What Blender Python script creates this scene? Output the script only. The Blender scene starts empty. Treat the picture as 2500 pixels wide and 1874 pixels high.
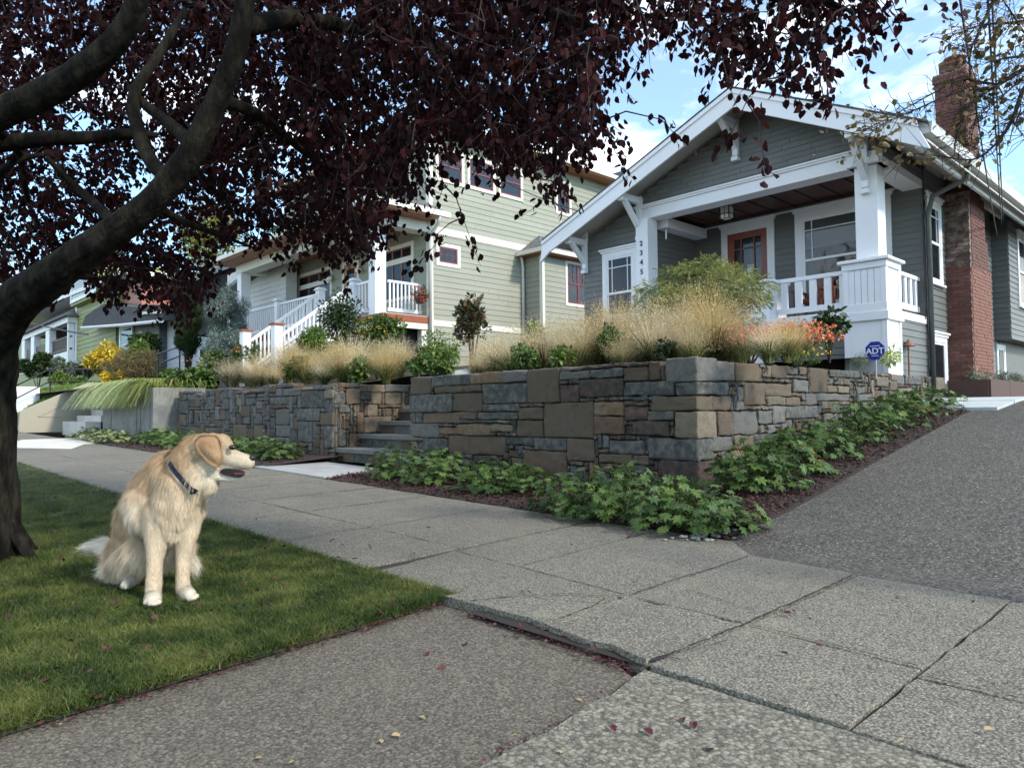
import bpy, math, random
import numpy as np
from mathutils import Vector, Matrix, Euler
random.seed(7); RNG = np.random.default_rng(7)
R = math.radians
SC = bpy.context.scene; COL = SC.collection
# ---------------------------------------------------------------- camera
_y, _p, _r = R(46.5), R(2.05), R(-0.6)
FOC = 1750 / 2500
_fh = np.array([-math.sin(_y), math.cos(_y), 0]); _rt = np.array([math.cos(_y), math.sin(_y), 0]); _z = np.array([0, 0, 1.])
_F = _fh * math.cos(_p) + _z * math.sin(_p); _U = _z * math.cos(_p) - _fh * math.sin(_p)
_R = _rt * math.cos(_r) + _U * math.sin(_r); _U = -_rt * math.sin(_r) + _U * math.cos(_r)
EYE = np.array([0, 0, 1.0])
cam = bpy.data.cameras.new('camera'); cam.sensor_width = 36; cam.lens = 36 * FOC; cam.clip_end = 2000; cam.clip_start = .05
camo = bpy.data.objects.new('camera', cam); COL.objects.link(camo)
M = Matrix.Identity(4)
for i in range(3):
    M[i][0], M[i][1], M[i][2], M[i][3] = _R[i], _U[i], -_F[i], EYE[i]
camo.matrix_world = M; SC.camera = camo
def ray(x, y):            # survey helper: direction seen at a point of the 2212 x 1658 survey sheet
    return _F + _R * ((x * 1.13020 - 1250) / 1750) - _U * ((y * 1.13020 - 937) / 1750)
def at_x(x, y, X): d = ray(x, y); return EYE + d * (X / d[0])
def at_y(x, y, Y): d = ray(x, y); return EYE + d * (Y / d[1])
def at_z(x, y, Z): d = ray(x, y); return EYE + d * ((Z - 1) / d[2])
def at_d(x, y, D): return EYE + ray(x, y) * D
# ---------------------------------------------------------------- light
SUN_EL, SUN_AZ = 36, 78       # azimuth clockwise from +Y (away from the street) towards +X
w = bpy.data.worlds.new('World'); SC.world = w; w.use_nodes = True
nt = w.node_tree; nt.nodes.clear()
out = nt.nodes.new('ShaderNodeOutputWorld'); bg = nt.nodes.new('ShaderNodeBackground')
sky = nt.nodes.new('ShaderNodeTexSky'); sky.sky_type = 'NISHITA'; sky.sun_disc = False
sky.sun_elevation = R(SUN_EL); sky.sun_rotation = R(SUN_AZ); sky.air_density = 1.0; sky.dust_density = .4; sky.ozone_density = 1.6
tc = nt.nodes.new('ShaderNodeTexCoord'); mp = nt.nodes.new('ShaderNodeMapping'); mp.inputs['Scale'].default_value = (1, 1, 2.6)
mp.inputs['Location'].default_value = (.37, 1.06, .87)
nz = nt.nodes.new('ShaderNodeTexNoise'); nz.inputs['Scale'].default_value = 2.1; nz.inputs['Detail'].default_value = 9; nz.inputs['Roughness'].default_value = .58
nz.inputs['Distortion'].default_value = .35
cr = nt.nodes.new('ShaderNodeValToRGB'); cr.color_ramp.elements[0].position = .47; cr.color_ramp.elements[1].position = .76
cr.color_ramp.elements[0].color = (.05, .05, .05, 1); cr.color_ramp.elements[1].color = (.93, .93, .93, 1)
mx = nt.nodes.new('ShaderNodeMix'); mx.data_type = 'RGBA'; mx.inputs[7].default_value = (8.5, 7.8, 6.7, 1)
gn = nt.nodes.new('ShaderNodeMix'); gn.data_type = 'RGBA'; gn.blend_type = 'MULTIPLY'; gn.inputs[0].default_value = 1; gn.inputs[7].default_value = (.38, .53, .60, 1)
L = nt.links.new
L(tc.outputs['Generated'], mp.inputs[0]); L(mp.outputs[0], nz.inputs['Vector']); L(nz.outputs[0], cr.inputs[0])
L(cr.outputs[0], mx.inputs[0]); L(sky.outputs[0], gn.inputs[6]); L(gn.outputs[2], mx.inputs[6]); L(mx.outputs[2], bg.inputs[0])
bg.inputs[1].default_value = .15; L(bg.outputs[0], out.inputs[0])
sun = bpy.data.lights.new('sun', 'SUN'); sun.energy = 1.12; sun.angle = R(6.0); sun.color = (1, .91, .78)
suno = bpy.data.objects.new('sun', sun); COL.objects.link(suno)
_sd = Vector((math.sin(R(SUN_AZ)) * math.cos(R(SUN_EL)), math.cos(R(SUN_AZ)) * math.cos(R(SUN_EL)), math.sin(R(SUN_EL))))
suno.rotation_euler = _sd.to_track_quat('Z', 'Y').to_euler(); suno.location = (20, 5, 20)
SC.view_settings.view_transform = 'Standard'; SC.view_settings.look = 'None'; SC.view_settings.gamma = 1
SC.view_settings.exposure = 1.93; SC.view_settings.use_curve_mapping = False
SC.cycles.max_bounces = 6; SC.cycles.transparent_max_bounces = 8; SC.cycles.use_denoising = True
SC.cycles.diffuse_bounces = 3; SC.cycles.glossy_bounces = 3
# ---------------------------------------------------------------- materials
MAT = {}
def mat(name, col, rough=.7, var=.15, scale=3., detail=6, bump=0., bscale=40., hue=0., rnd=0., col2=None, streak=None, spec=.5, metal=0., sheen=0, trans=0):
    """noise-varied principled material. var: value variation; rnd: per-object variation; col2: second colour in patches"""
    if name in MAT: return MAT[name]
    m = bpy.data.materials.new(name); m.use_nodes = True; n = m.node_tree.nodes; lk = m.node_tree.links.new
    b = n['Principled BSDF']; b.inputs['Roughness'].default_value = rough; b.inputs['Metallic'].default_value = metal
    b.inputs['Specular IOR Level'].default_value = spec
    g = n.new('ShaderNodeNewGeometry')
    vec = g.outputs['Position']
    if streak:
        mpn = n.new('ShaderNodeMapping'); mpn.inputs['Scale'].default_value = streak; lk(vec, mpn.inputs[0]); vec = mpn.outputs[0]
    t = n.new('ShaderNodeTexNoise'); t.inputs['Scale'].default_value = scale; t.inputs['Detail'].default_value = detail; t.inputs['Roughness'].default_value = .65
    lk(vec, t.inputs['Vector'])
    base = n.new('ShaderNodeMix'); base.data_type = 'RGBA'
    base.inputs[6].default_value = (*col, 1); base.inputs[7].default_value = (*(col2 or col), 1)
    r0 = n.new('ShaderNodeMapRange'); r0.inputs[1].default_value = .42; r0.inputs[2].default_value = .62; lk(t.outputs[0], r0.inputs[0]); lk(r0.outputs[0], base.inputs[0])
    hs = n.new('ShaderNodeHueSaturation'); lk(base.outputs[2], hs.inputs['Color'])
    r1 = n.new('ShaderNodeMapRange'); r1.inputs[1].default_value = .25; r1.inputs[2].default_value = .75; r1.inputs[3].default_value = 1 - var; r1.inputs[4].default_value = 1 + var
    lk(t.outputs[0], r1.inputs[0])
    val = r1.outputs[0]
    if rnd or hue:
        oi = n.new('ShaderNodeObjectInfo')
        r2 = n.new('ShaderNodeMapRange'); r2.inputs[3].default_value = 1 - rnd; r2.inputs[4].default_value = 1 + rnd; lk(oi.outputs['Random'], r2.inputs[0])
        mm = n.new('ShaderNodeMath'); mm.operation = 'MULTIPLY'; lk(val, mm.inputs[0]); lk(r2.outputs[0], mm.inputs[1]); val = mm.outputs[0]
        if hue:
            wn = n.new('ShaderNodeTexWhiteNoise'); wn.noise_dimensions = '1D'; lk(oi.outputs['Random'], wn.inputs['W'])
            r3 = n.new('ShaderNodeMapRange'); r3.inputs[3].default_value = .5 - hue; r3.inputs[4].default_value = .5 + hue; lk(wn.outputs[0], r3.inputs[0]); lk(r3.outputs[0], hs.inputs['Hue'])
    lk(val, hs.inputs['Value']); lk(hs.outputs[0], b.inputs['Base Color'])
    if bump:
        t2 = n.new('ShaderNodeTexNoise'); t2.inputs['Scale'].default_value = bscale; t2.inputs['Detail'].default_value = 5; lk(vec if streak else g.outputs['Position'], t2.inputs['Vector'])
        bp = n.new('ShaderNodeBump'); bp.inputs['Strength'].default_value = bump; bp.inputs['Distance'].default_value = .01; lk(t2.outputs[0], bp.inputs['Height']); lk(bp.outputs[0], b.inputs['Normal'])
    MAT[name] = m; return m
def leafmat(name, col, var=.35, rough=.5, scale=9., trans=.25, col2=None, rnd=.2):
    """leaf: principled + translucent, colour varied by position and by leaf (random per island)"""
    if name in MAT: return MAT[name]
    m = mat(name, col, rough, var, scale, 2, col2=col2, rnd=rnd, spec=.35)
    n = m.node_tree.nodes; lk = m.node_tree.links.new
    b = n['Principled BSDF']; hs = n['Hue/Saturation/Value'] if 'Hue/Saturation/Value' in n else [x for x in n if x.type == 'HUE_SAT'][0]
    g = [x for x in n if x.type == 'NEW_GEOMETRY'][0]
    r = n.new('ShaderNodeMapRange'); r.inputs[3].default_value = .62; r.inputs[4].default_value = 1.38; lk(g.outputs['Random Per Island'], r.inputs[0])
    old = hs.inputs['Value'].links[0].from_socket; mm = n.new('ShaderNodeMath'); mm.operation = 'MULTIPLY'; lk(old, mm.inputs[0]); lk(r.outputs[0], mm.inputs[1]); lk(mm.outputs[0], hs.inputs['Value'])
    tr = n.new('ShaderNodeBsdfTranslucent'); lk(hs.outputs[0], tr.inputs[0])
    ms = n.new('ShaderNodeMixShader'); ms.inputs[0].default_value = trans; o = n['Material Output']
    lk(b.outputs[0], ms.inputs[1]); lk(tr.outputs[0], ms.inputs[2]); lk(ms.outputs[0], o.inputs[0])
    return m
def concrete(name, dark, light, peb, cell=90., speck=.03, tint=(1, 1, 1), stain=.25, bump=.5):
    """worn concrete with exposed aggregate: voronoi pebbles over noise"""
    m = bpy.data.materials.new(name); m.use_nodes = True; n = m.node_tree.nodes; lk = m.node_tree.links.new
    b = n['Principled BSDF']; b.inputs['Roughness'].default_value = .85; b.inputs['Specular IOR Level'].default_value = .3
    g = n.new('ShaderNodeNewGeometry'); P = g.outputs['Position']
    def noise(s, d=5, rr=.6):
        t = n.new('ShaderNodeTexNoise'); t.inputs['Scale'].default_value = s; t.inputs['Detail'].default_value = d; t.inputs['Roughness'].default_value = rr; lk(P, t.inputs['Vector']); return t.outputs[0]
    def mr(v, a, b_, c, d):
        q = n.new('ShaderNodeMapRange'); q.inputs[1].default_value = a; q.inputs[2].default_value = b_; q.inputs[3].default_value = c; q.inputs[4].default_value = d; lk(v, q.inputs[0]); return q.outputs[0]
    def mixc(f, a, b_):
        q = n.new('ShaderNodeMix'); q.data_type = 'RGBA'
        for i, v in ((0, f), (6, a), (7, b_)):
            if isinstance(v, (tuple, float, int)): q.inputs[i].default_value = v if not isinstance(v, tuple) else (*v, 1)
            else: lk(v, q.inputs[i])
        return q.outputs[2]
    def mul(a, v):
        q = n.new('ShaderNodeMath'); q.operation = 'MULTIPLY'; lk(a, q.inputs[0]); lk(v, q.inputs[1]); return q.outputs[0]
    base = mixc(mr(noise(1.1, 8, .7), .35, .65, 0, 1), dark, light)
    v = n.new('ShaderNodeTexVoronoi'); v.inputs['Scale'].default_value = cell; v.inputs['Randomness'].default_value = 1; lk(P, v.inputs['Vector'])
    sp = n.new('ShaderNodeSeparateColor'); lk(v.outputs['Color'], sp.inputs[0])
    c = mixc(mr(sp.outputs[0], .0, 1, 0, peb), base, tuple(x * 2.4 for x in light))
    c = mixc(mr(sp.outputs[1], .55, 1, 0, peb), c, tuple(x * .28 for x in dark))
    c = mixc(mr(mul(mr(sp.outputs[2], 1 - speck, 1 - speck + .005, 0, 1), mr(v.outputs['Distance'], .28, .36, 1, 0)), 0, 1, 0, .85), c, (.46, .44, .38))
    c = mixc(mr(v.outputs['Distance'], .42, .75, 0, .75), c, tuple(x * .4 for x in dark))
    c = mixc(mr(noise(60, 3), .48, .62, 0, .35), c, dark)
    c = mixc(mr(noise(150, 2), .52, .66, 0, .5), c, tuple(x * 1.9 for x in light))
    c = mixc(mr(noise(9, 6, .8), .56, .72, 0, .35), c, tuple(x * .7 for x in dark))
    c = mixc(mr(noise(.55, 6, .75), .5, .68, 0, stain), c, tuple(x * .45 for x in dark))
    c = mixc(mr(noise(2.7, 6, .7), .55, .7, 0, stain * .8), c, tuple(x * y * 1.5 for x, y in zip(light, (.95, 1.0, .86))))
    lk(c, b.inputs['Base Color'])
    bp = n.new('ShaderNodeBump'); bp.inputs['Strength'].default_value = bump; bp.inputs['Distance'].default_value = .006
    h = n.new('ShaderNodeMath'); h.operation = 'ADD'; lk(mul(v.outputs['Distance'], mr(sp.outputs[0], 0, 1, -1, -1)), h.inputs[0]); lk(noise(35, 5), h.inputs[1]); lk(h.outputs[0], bp.inputs['Height']); lk(bp.outputs[0], b.inputs['Normal'])
    MAT[name] = m; return m
def glassmat(name, tint=(.02, .025, .03), alpha=.72):
    m = bpy.data.materials.new(name); m.use_nodes = True; n = m.node_tree.nodes; lk = m.node_tree.links.new
    b = n['Principled BSDF']; b.inputs['Base Color'].default_value = (*tint, 1); b.inputs['Roughness'].default_value = .03; b.inputs['Specular IOR Level'].default_value = 1.0; b.inputs['IOR'].default_value = 1.6
    tr = n.new('ShaderNodeBsdfTransparent'); ms = n.new('ShaderNodeMixShader')
    fr = n.new('ShaderNodeFresnel'); fr.inputs[0].default_value = 1.7
    mr = n.new('ShaderNodeMapRange'); mr.inputs[3].default_value = alpha * .35; mr.inputs[4].default_value = 1; lk(fr.outputs[0], mr.inputs[0])
    lk(mr.outputs[0], ms.inputs[0]); lk(tr.outputs[0], ms.inputs[1]); lk(b.outputs[0], ms.inputs[2]); lk(ms.outputs[0], n['Material Output'].inputs[0])
    MAT[name] = m; return m
# ---------------------------------------------------------------- builders
WL = {}
def tag(o, label=None, cat=None, group=None, kind=None):
    for k, v in (('label', label), ('category', cat), ('group', group), ('kind', kind)):
        if v: o[k] = v
    return o
def link(name, data, parent=None, loc=(0, 0, 0)):
    o = bpy.data.objects.new(name, data); COL.objects.link(o)
    wl = Vector(loc); WL[o.name] = wl
    if parent is not None: o.parent = parent; o.location = wl - WL[parent.name]
    else: o.location = wl
    return o
def thing(name, label, cat, loc=(0, 0, 0), group=None, kind=None):
    o = link(name, None, None, loc); o.empty_display_size = .2
    return tag(o, label, cat, group, kind)
class MB:
    def __init__(s): s.v = []; s.f = []
    def box(s, a, b):
        x0, y0, z0 = (min(a[i], b[i]) for i in range(3)); x1, y1, z1 = (max(a[i], b[i]) for i in range(3)); k = len(s.v)
        s.v += [(x0, y0, z0), (x1, y0, z0), (x1, y1, z0), (x0, y1, z0), (x0, y0, z1), (x1, y0, z1), (x1, y1, z1), (x0, y1, z1)]
        s.f += [tuple(k + i for i in q) for q in ((0, 3, 2, 1), (4, 5, 6, 7), (0, 1, 5, 4), (1, 2, 6, 5), (2, 3, 7, 6), (3, 0, 4, 7))]; return s
    def poly(s, bot, top):      # two matching rings -> closed solid
        k = len(s.v); n = len(bot); s.v += [tuple(p) for p in bot] + [tuple(p) for p in top]
        s.f += [tuple(k + n - 1 - i for i in range(n)), tuple(k + n + i for i in range(n))]
        s.f += [(k + i, k + (i + 1) % n, k + n + (i + 1) % n, k + n + i) for i in range(n)]; return s
    def bar(s, p, q, w, h, up=(0, 0, 1)):   # beam from p to q, w across, h along up
        p, q = Vector(p), Vector(q); d = (q - p).normalized(); sx = d.cross(Vector(up)).normalized(); u = sx.cross(d)
        r = lambda c: [c - sx * w / 2 - u * h / 2, c + sx * w / 2 - u * h / 2, c + sx * w / 2 + u * h / 2, c - sx * w / 2 + u * h / 2]
        return s.poly(r(p), r(q))
    def tube(s, pts, rad, n=8, cap=True):
        pts = [Vector(p) for p in pts]; k = len(s.v); m = len(pts); up = Vector((0, 0, 1))
        if not hasattr(rad, '__len__'): rad = [rad] * m
        prev = None
        for i, p in enumerate(pts):
            d = (pts[min(i + 1, m - 1)] - pts[max(i - 1, 0)]).normalized()
            if prev is None: a = d.cross(up if abs(d.z) < .9 else Vector((1, 0, 0))).normalized()
            else: a = (prev - d * prev.dot(d)).normalized()
            prev = a; b = d.cross(a)
            for j in range(n): t = 2 * math.pi * j / n; s.v.append(tuple(p + (a * math.cos(t) + b * math.sin(t)) * rad[i]))
        for i in range(m - 1):
            for j in range(n): s.f.append((k + i * n + j, k + i * n + (j + 1) % n, k + (i + 1) * n + (j + 1) % n, k + (i + 1) * n + j))
        if cap: s.f.append(tuple(k + j for j in reversed(range(n)))); s.f.append(tuple(k + (m - 1) * n + j for j in range(n)))
        return s
    def lathe(s, c, prof, n=12):
        k = len(s.v); m = len(prof)
        for r_, z in prof:
            for j in range(n): t = 2 * math.pi * j / n; s.v.append((c[0] + r_ * math.cos(t), c[1] + r_ * math.sin(t), c[2] + z))
        for i in range(m - 1):
            for j in range(n): s.f.append((k + i * n + j, k + i * n + (j + 1) % n, k + (i + 1) * n + (j + 1) % n, k + (i + 1) * n + j))
        s.f.append(tuple(k + j for j in reversed(range(n)))); s.f.append(tuple(k + (m - 1) * n + j for j in range(n))); return s
    def quad(s, *p): k = len(s.v); s.v += [tuple(q) for q in p]; s.f.append(tuple(range(k, k + len(p)))); return s
    def build(s, name, m, parent=None, loc=None, smooth=False, bevel=0, kind=None):
        me = bpy.data.meshes.new(name)
        if loc is None: loc = WL[parent.name] if parent is not None else Vector((0, 0, 0))
        lo = Vector(loc)
        me.from_pydata([(p[0] - lo.x, p[1] - lo.y, p[2] - lo.z) for p in s.v], [], s.f); me.update()
        if m: me.materials.append(MAT[m] if isinstance(m, str) else m)
        if smooth: me.shade_smooth()
        o = link(name, me, parent, lo)
        if bevel:
            bv = o.modifiers.new('bevel', 'BEVEL'); bv.width = bevel; bv.segments = 1; bv.limit_method = 'ANGLE'
        if kind: o['kind'] = kind
        return o
def npmesh(name, V, F, m, smooth=False):
    """V (n,3), F (m,k) equal-sized faces"""
    me = bpy.data.meshes.new(name); V = np.asarray(V, np.float32); F = np.asarray(F, np.int32)
    me.vertices.add(len(V)); me.vertices.foreach_set('co', V.ravel())
    me.loops.add(F.size); me.loops.foreach_set('vertex_index', F.ravel())
    me.polygons.add(len(F)); me.polygons.foreach_set('loop_start', np.arange(0, F.size, F.shape[1], dtype=np.int32))
    me.polygons.foreach_set('loop_total', np.full(len(F), F.shape[1], np.int32))
    if smooth: me.polygons.foreach_set('use_smooth', np.ones(len(F), bool))
    me.update(calc_edges=True)
    for q in (m if isinstance(m, (list, tuple)) else [m]): me.materials.append(MAT[q] if isinstance(q, str) else q)
    return me
def piece(name, me, parent, loc, scale=(1, 1, 1), rot=(0, 0, 0)):
    o = link(name, me, parent, loc); o.scale = scale; o.rotation_euler = rot; return o
def onb(d):
    """rows of unit vectors -> two perpendiculars"""
    a = np.where(np.abs(d[:, 2:3]) < .9, np.array([[0, 0, 1.]]), np.array([[1., 0, 0]]))
    s = np.cross(d, a); s /= np.linalg.norm(s, axis=1, keepdims=True) + 1e-9; return s, np.cross(s, d)
def scatter(tv, tf, P, D, N, S):
    """instances of a template (tv in x=across,y=along,z=up) at points P, along D, normal N, sizes S"""
    D = D / (np.linalg.norm(D, axis=1, keepdims=True) + 1e-9); X = np.cross(D, N); X /= np.linalg.norm(X, axis=1, keepdims=True) + 1e-9; N = np.cross(X, D)
    S = np.asarray(S).reshape(len(P), 1, 1)
    V = P[:, None, :] + S * (tv[None, :, 0:1] * X[:, None, :] + tv[None, :, 1:2] * D[:, None, :] + tv[None, :, 2:3] * N[:, None, :])
    F = (np.asarray(tf)[None] + (np.arange(len(P)) * len(tv))[:, None, None])
    return V.reshape(-1, 3), F.reshape(-1, len(tf[0]))
def rvec(n, rng=RNG):
    v = rng.normal(size=(n, 3)); return v / np.linalg.norm(v, axis=1, keepdims=True)
# ---------------------------------------------------------------- the materials of this place
concrete('sidewalk_concrete', (.100, .093, .075), (.178, .167, .136), .42, 84, .03, stain=.45, bump=.9)
concrete('apron_brown', (.070, .062, .049), (.120, .107, .085), .6, 85, .08, stain=.3)
concrete('apron_aggregate', (.092, .087, .069), (.16, .152, .12), .65, 62, .06, stain=.3, bump=.5)
concrete('driveway_aggregate', (.044, .042, .037), (.080, .076, .066), .8, 58, .08, stain=.4, bump=.8)
mat('joint_dirt', (.018, .015, .011), .95, .4, 30)
mat('soil', (.022, .014, .010), .95, .4, 30, bump=.8, bscale=60)
mat('planting_soil', (.05, .038, .026), .95, .4, 9, bump=.8, bscale=30)
mat('lawn_soil', (.022, .034, .009), .95, .5, 18, col2=(.035, .028, .014))
mat('paver_bluestone', (.30, .31, .31), .75, .12, 6, rnd=.12, bump=.2)
mat('paver_white', (.42, .46, .46), .75, .12, 6, rnd=.08)
mat('pale_concrete', (.52, .50, .46), .85, .15, 2, bump=.2)
mat('planter_concrete', (.14, .145, .14), .8, .22, 2.2, bump=.3, bscale=25, col2=(.18, .18, .17))
mat('cheek_concrete', (.36, .33, .26), .85, .15, 1.5, bump=.3, bscale=20, col2=(.30, .28, .22))
mat('soffit_shaded_paint', (.42, .41, .38), .6, .08, 3)  # white paint dulled, the shade under the eaves is put into this colour
mat('white_paint', (.72, .73, .75), .45, .05, 2.5)
mat('white_paint_worn', (.70, .72, .73), .5, .07, 4)
mat('gray_siding', (.118, .122, .116), .55, .10, 1.5, rnd=.07, streak=(1, 1, 3))
mat('gray_shingle', (.135, .14, .135), .6, .12, 2.5, rnd=.10)
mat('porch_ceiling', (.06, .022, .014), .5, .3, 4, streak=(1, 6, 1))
mat('brick_red', (.155, .058, .044), .8, .25, 7, rnd=.35, hue=.012, bump=.5, col2=(.13, .052, .04))
mat('brick_dark_mottled', (.10, .055, .042), .85, .4, 6, rnd=.4, bump=.5, col2=(.22, .17, .14))  # darker brown brick with paler patches, for the upper street face
mat('mortar', (.20, .17, .145), .95, .2, 12)
mat('street_concrete', (.24, .235, .22), .9, .15, 2)
mat('asphalt_shingle', (.045, .047, .052), .9, .3, 9, col2=(.07, .07, .075), bump=.4)
mat('roof_shingle_far', (.11, .11, .115), .9, .25, 5, col2=(.15, .145, .14))
mat('green_siding', (.275, .282, .222), .55, .07, 1.2, rnd=.05)
mat('maroon_paint', (.17, .035, .03), .4, .12, 5)
mat('red_door', (.20, .04, .02), .35, .25, 6, streak=(4, 4, .6))
mat('oak_door', (.30, .11, .035), .4, .25, 6, streak=(4, 4, .6))
mat('cedar_soffit', (.32, .12, .045), .5, .25, 5, streak=(1, 5, 1))
mat('brick_base', (.28, .08, .04), .8, .2, 9)
mat('cream_trim', (.66, .64, .56), .5, .05, 3)
mat('lime_siding', (.25, .28, .10), .6, .08, 2, rnd=.06)
mat('salmon_paint', (.36, .13, .09), .6, .1, 3)
mat('slate_siding', (.085, .10, .12), .6, .08, 2, rnd=.06)
mat('paleblue_siding', (.50, .54, .60), .6, .06, 2, rnd=.04)
mat('weathered_siding', (.50, .50, .48), .7, .12, 3, rnd=.06)
mat('brown_rail', (.06, .032, .02), .6, .2, 8)
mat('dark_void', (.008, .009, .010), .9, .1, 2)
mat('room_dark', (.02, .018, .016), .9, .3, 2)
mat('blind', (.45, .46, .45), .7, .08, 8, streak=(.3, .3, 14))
mat('black_metal', (.012, .012, .014), .4, .1, 5, spec=.5)
mat('gutter_metal', (.075, .085, .08), .4, .1, 4)
mat('white_metal', (.42, .42, .40), .4, .06, 4)
mat('lamp_glass', (.75, .74, .68), .3, .05, 4)
mat('copper', (.20, .085, .05), .45, .25, 12, metal=.3)
mat('sign_blue', (.012, .03, .30), .4, .05, 4)
mat('sign_white', (.85, .85, .85), .4, .02, 4)
mat('number_black', (.01, .01, .012), .4, .05, 4)
mat('rust_steel', (.10, .05, .035), .75, .3, 7, col2=(.07, .045, .04))
mat('wire', (.015, .015, .018), .6, .05, 4)
mat('step_stone', (.115, .12, .115), .8, .2, 4, bump=.5, bscale=30)
mat('chair_wood', (.16, .045, .02), .4, .2, 6, streak=(4, 4, .6))
mat('chip', (.050, .018, .014), .85, .5, 40, rnd=.2)
mat('pebble', (.30, .30, .29), .7, .3, 12, rnd=.4)
mat('bark', (.0045, .0036, .0028), .95, .6, 7, spec=.15, bump=1.6, bscale=26, col2=(.017, .015, .010), streak=(1.6, 1.6, .6))
mat('bark_twig', (.022, .014, .012), .9, .3, 8)
mat('bark_pale', (.14, .11, .08), .9, .3, 8)
for nm, a, b in (('stone_slate', (.070, .074, .072), (.105, .103, .092)), ('stone_brown', (.13, .096, .064), (.082, .068, .052)), ('stone_tan', (.175, .143, .10), (.135, .115, .088)),
                 ('stone_gray', (.135, .13, .118), (.10, .10, .096)), ('stone_dark', (.055, .052, .048), (.10, .06, .04)), ('stone_rust', (.17, .10, .055), (.11, .095, .075))):
    mat(nm, a, .92, .6, 12, 14, bump=1.8, bscale=75, rnd=.22, hue=.012, col2=b)
glassmat('window_glass'); glassmat('window_glass_far', (.05, .06, .07), .9)
leafmat('plum_leaf', (.017, .0040, .0058), .5, .62, 6, .30, col2=(.032, .0055, .006))
leafmat('plum_leaf_fallen', (.095, .022, .03), .4, .6, 8, .1, col2=(.05, .014, .014))
leafmat('yellow_leaf', (.40, .30, .15), .3, .6, 9, .2)
leafmat('olive_leaf', (.13, .12, .035), .4, .5, 9, .3, col2=(.17, .10, .05))
leafmat('geranium_leaf', (.036, .082, .017), .4, .5, 5, .2, col2=(.07, .115, .022))
MAT['plum_leaf'].node_tree.nodes['Principled BSDF'].inputs['Specular IOR Level'].default_value = .12
leafmat('geranium_leaf_old', (.26, .05, .03), .3, .5, 5, .2, col2=(.3, .12, .04))
leafmat('lawn_blade', (.050, .080, .014), .5, .5, 3.5, .3, col2=(.092, .108, .026))
leafmat('seed_pale', (.66, .58, .40), .3, .6, 1.6, .35, col2=(.56, .46, .26)); leafmat('seed_golden', (.54, .42, .20), .3, .6, 1.6, .35, col2=(.45, .33, .15))
leafmat('tan_blade', (.42, .30, .14), .3, .6, 4, .35, col2=(.52, .40, .22))
leafmat('tan_seed', (.55, .455, .28), .3, .6, 1.6, .35, col2=(.46, .36, .19))
leafmat('green_blade', (.075, .115, .03), .35, .5, 4, .25, col2=(.11, .14, .04))
leafmat('stripe_blade', (.50, .53, .20), .3, .5, 4, .35, col2=(.34, .40, .12))
leafmat('maple_leaf', (.13, .175, .05), .35, .5, 2.5, .4, col2=(.22, .23, .07))
leafmat('bronze_leaf', (.13, .105, .045), .35, .5, 6, .3, col2=(.20, .16, .08))
leafmat('orange_petal', (.70, .15, .07), .25, .5, 9, .3, col2=(.75, .25, .14))
leafmat('yellow_petal', (.72, .46, .03), .25, .5, 9, .3)
leafmat('white_petal', (.70, .68, .62), .15, .5, 9, .3)
leafmat('red_petal', (.50, .03, .06), .25, .5, 9, .3)
leafmat('shrub_green', (.06, .12, .025), .35, .45, 6, .25, col2=(.10, .15, .04))
leafmat('bright_green', (.11, .20, .03), .3, .45, 6, .25, col2=(.15, .22, .05))
leafmat('dark_green', (.025, .05, .015), .35, .45, 6, .2, col2=(.04, .065, .02))
leafmat('deep_conifer', (.018, .040, .008), .35, .6, 8, .1, col2=(.03, .055, .012))
leafmat('blue_conifer', (.135, .19, .165), .3, .6, 8, .1, col2=(.18, .235, .20))
leafmat('magnolia_leaf', (.05, .07, .03), .35, .35, 6, .15, col2=(.14, .085, .04))
leafmat('gray_leaf', (.17, .21, .15), .3, .6, 6, .2)
leafmat('yellow_foliage', (.60, .42, .03), .3, .5, 5, .3, col2=(.45, .36, .05))
leafmat('autumn_tree', (.20, .19, .035), .35, .5, 3, .3, col2=(.12, .14, .03))
leafmat('variegated', (.30, .33, .16), .5, .5, 14, .2, col2=(.08, .12, .04))
# ---------------------------------------------------------------- ground levels
def gz(x): return .014 * max(0., -4 - x) if x > -34 else .42 + .006 * (-34 - x)
_DY = [4.33, 4.45, 4.9, 5.8, 6.96, 8.6, 11.1, 13, 16.5, 40]; _DZ = [-.03, -.012, -.006, .12, .29, .52, .87, 1.06, 1.15, 1.35]
def dz(y): return float(np.interp(y, _DY, _DZ))
def sst(x, a, b): t = min(1, max(0, (x - a) / (b - a))); return t * t * (3 - 2 * t)
def bedz(x, y):
    fr = .015 + .10 * max(0, (y - 4.95)) / 1.5 + gz(x)
    return fr * (1 - sst(x, -4.3, -3.3)) + (dz(y) + .03 - .034 * sst(x, -3.0, -2.82)) * sst(x, -4.3, -3.3) - (.012 * sst(-y, -5.02, -4.95))
def yardz(x, y):
    own = np.interp(y, [6.5, 8, 11.5, 14, 30], [1.44, 1.52, 1.75, 1.85, 2.2])
    nxt = np.interp(y, [6.5, 8.5, 10.8, 13, 30], [1.44, 1.75, 2.05, 2.2, 2.8])
    far = np.interp(y, [6.5, 8, 10, 14, 40], [1.9, 2.2, 2.5, 2.9, 4.5])
    a = sst(x, -12.5, -9.5); b = sst(x, -29, -26)
    return own * a + (nxt * b + far * (1 - b)) * (1 - a)
def sheet(name, xs, ys, fz, m, kind='structure', parent=None, sm=True):
    V = np.array([(x, y, fz(x, y)) for y in ys for x in xs]); nx = len(xs)
    F = [(j * nx + i, j * nx + i + 1, (j + 1) * nx + i + 1, (j + 1) * nx + i) for j in range(len(ys) - 1) for i in range(nx - 1)]
    o = link(name, npmesh(name, V, F, m, sm), parent)
    if kind: o['kind'] = kind
    return o
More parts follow.
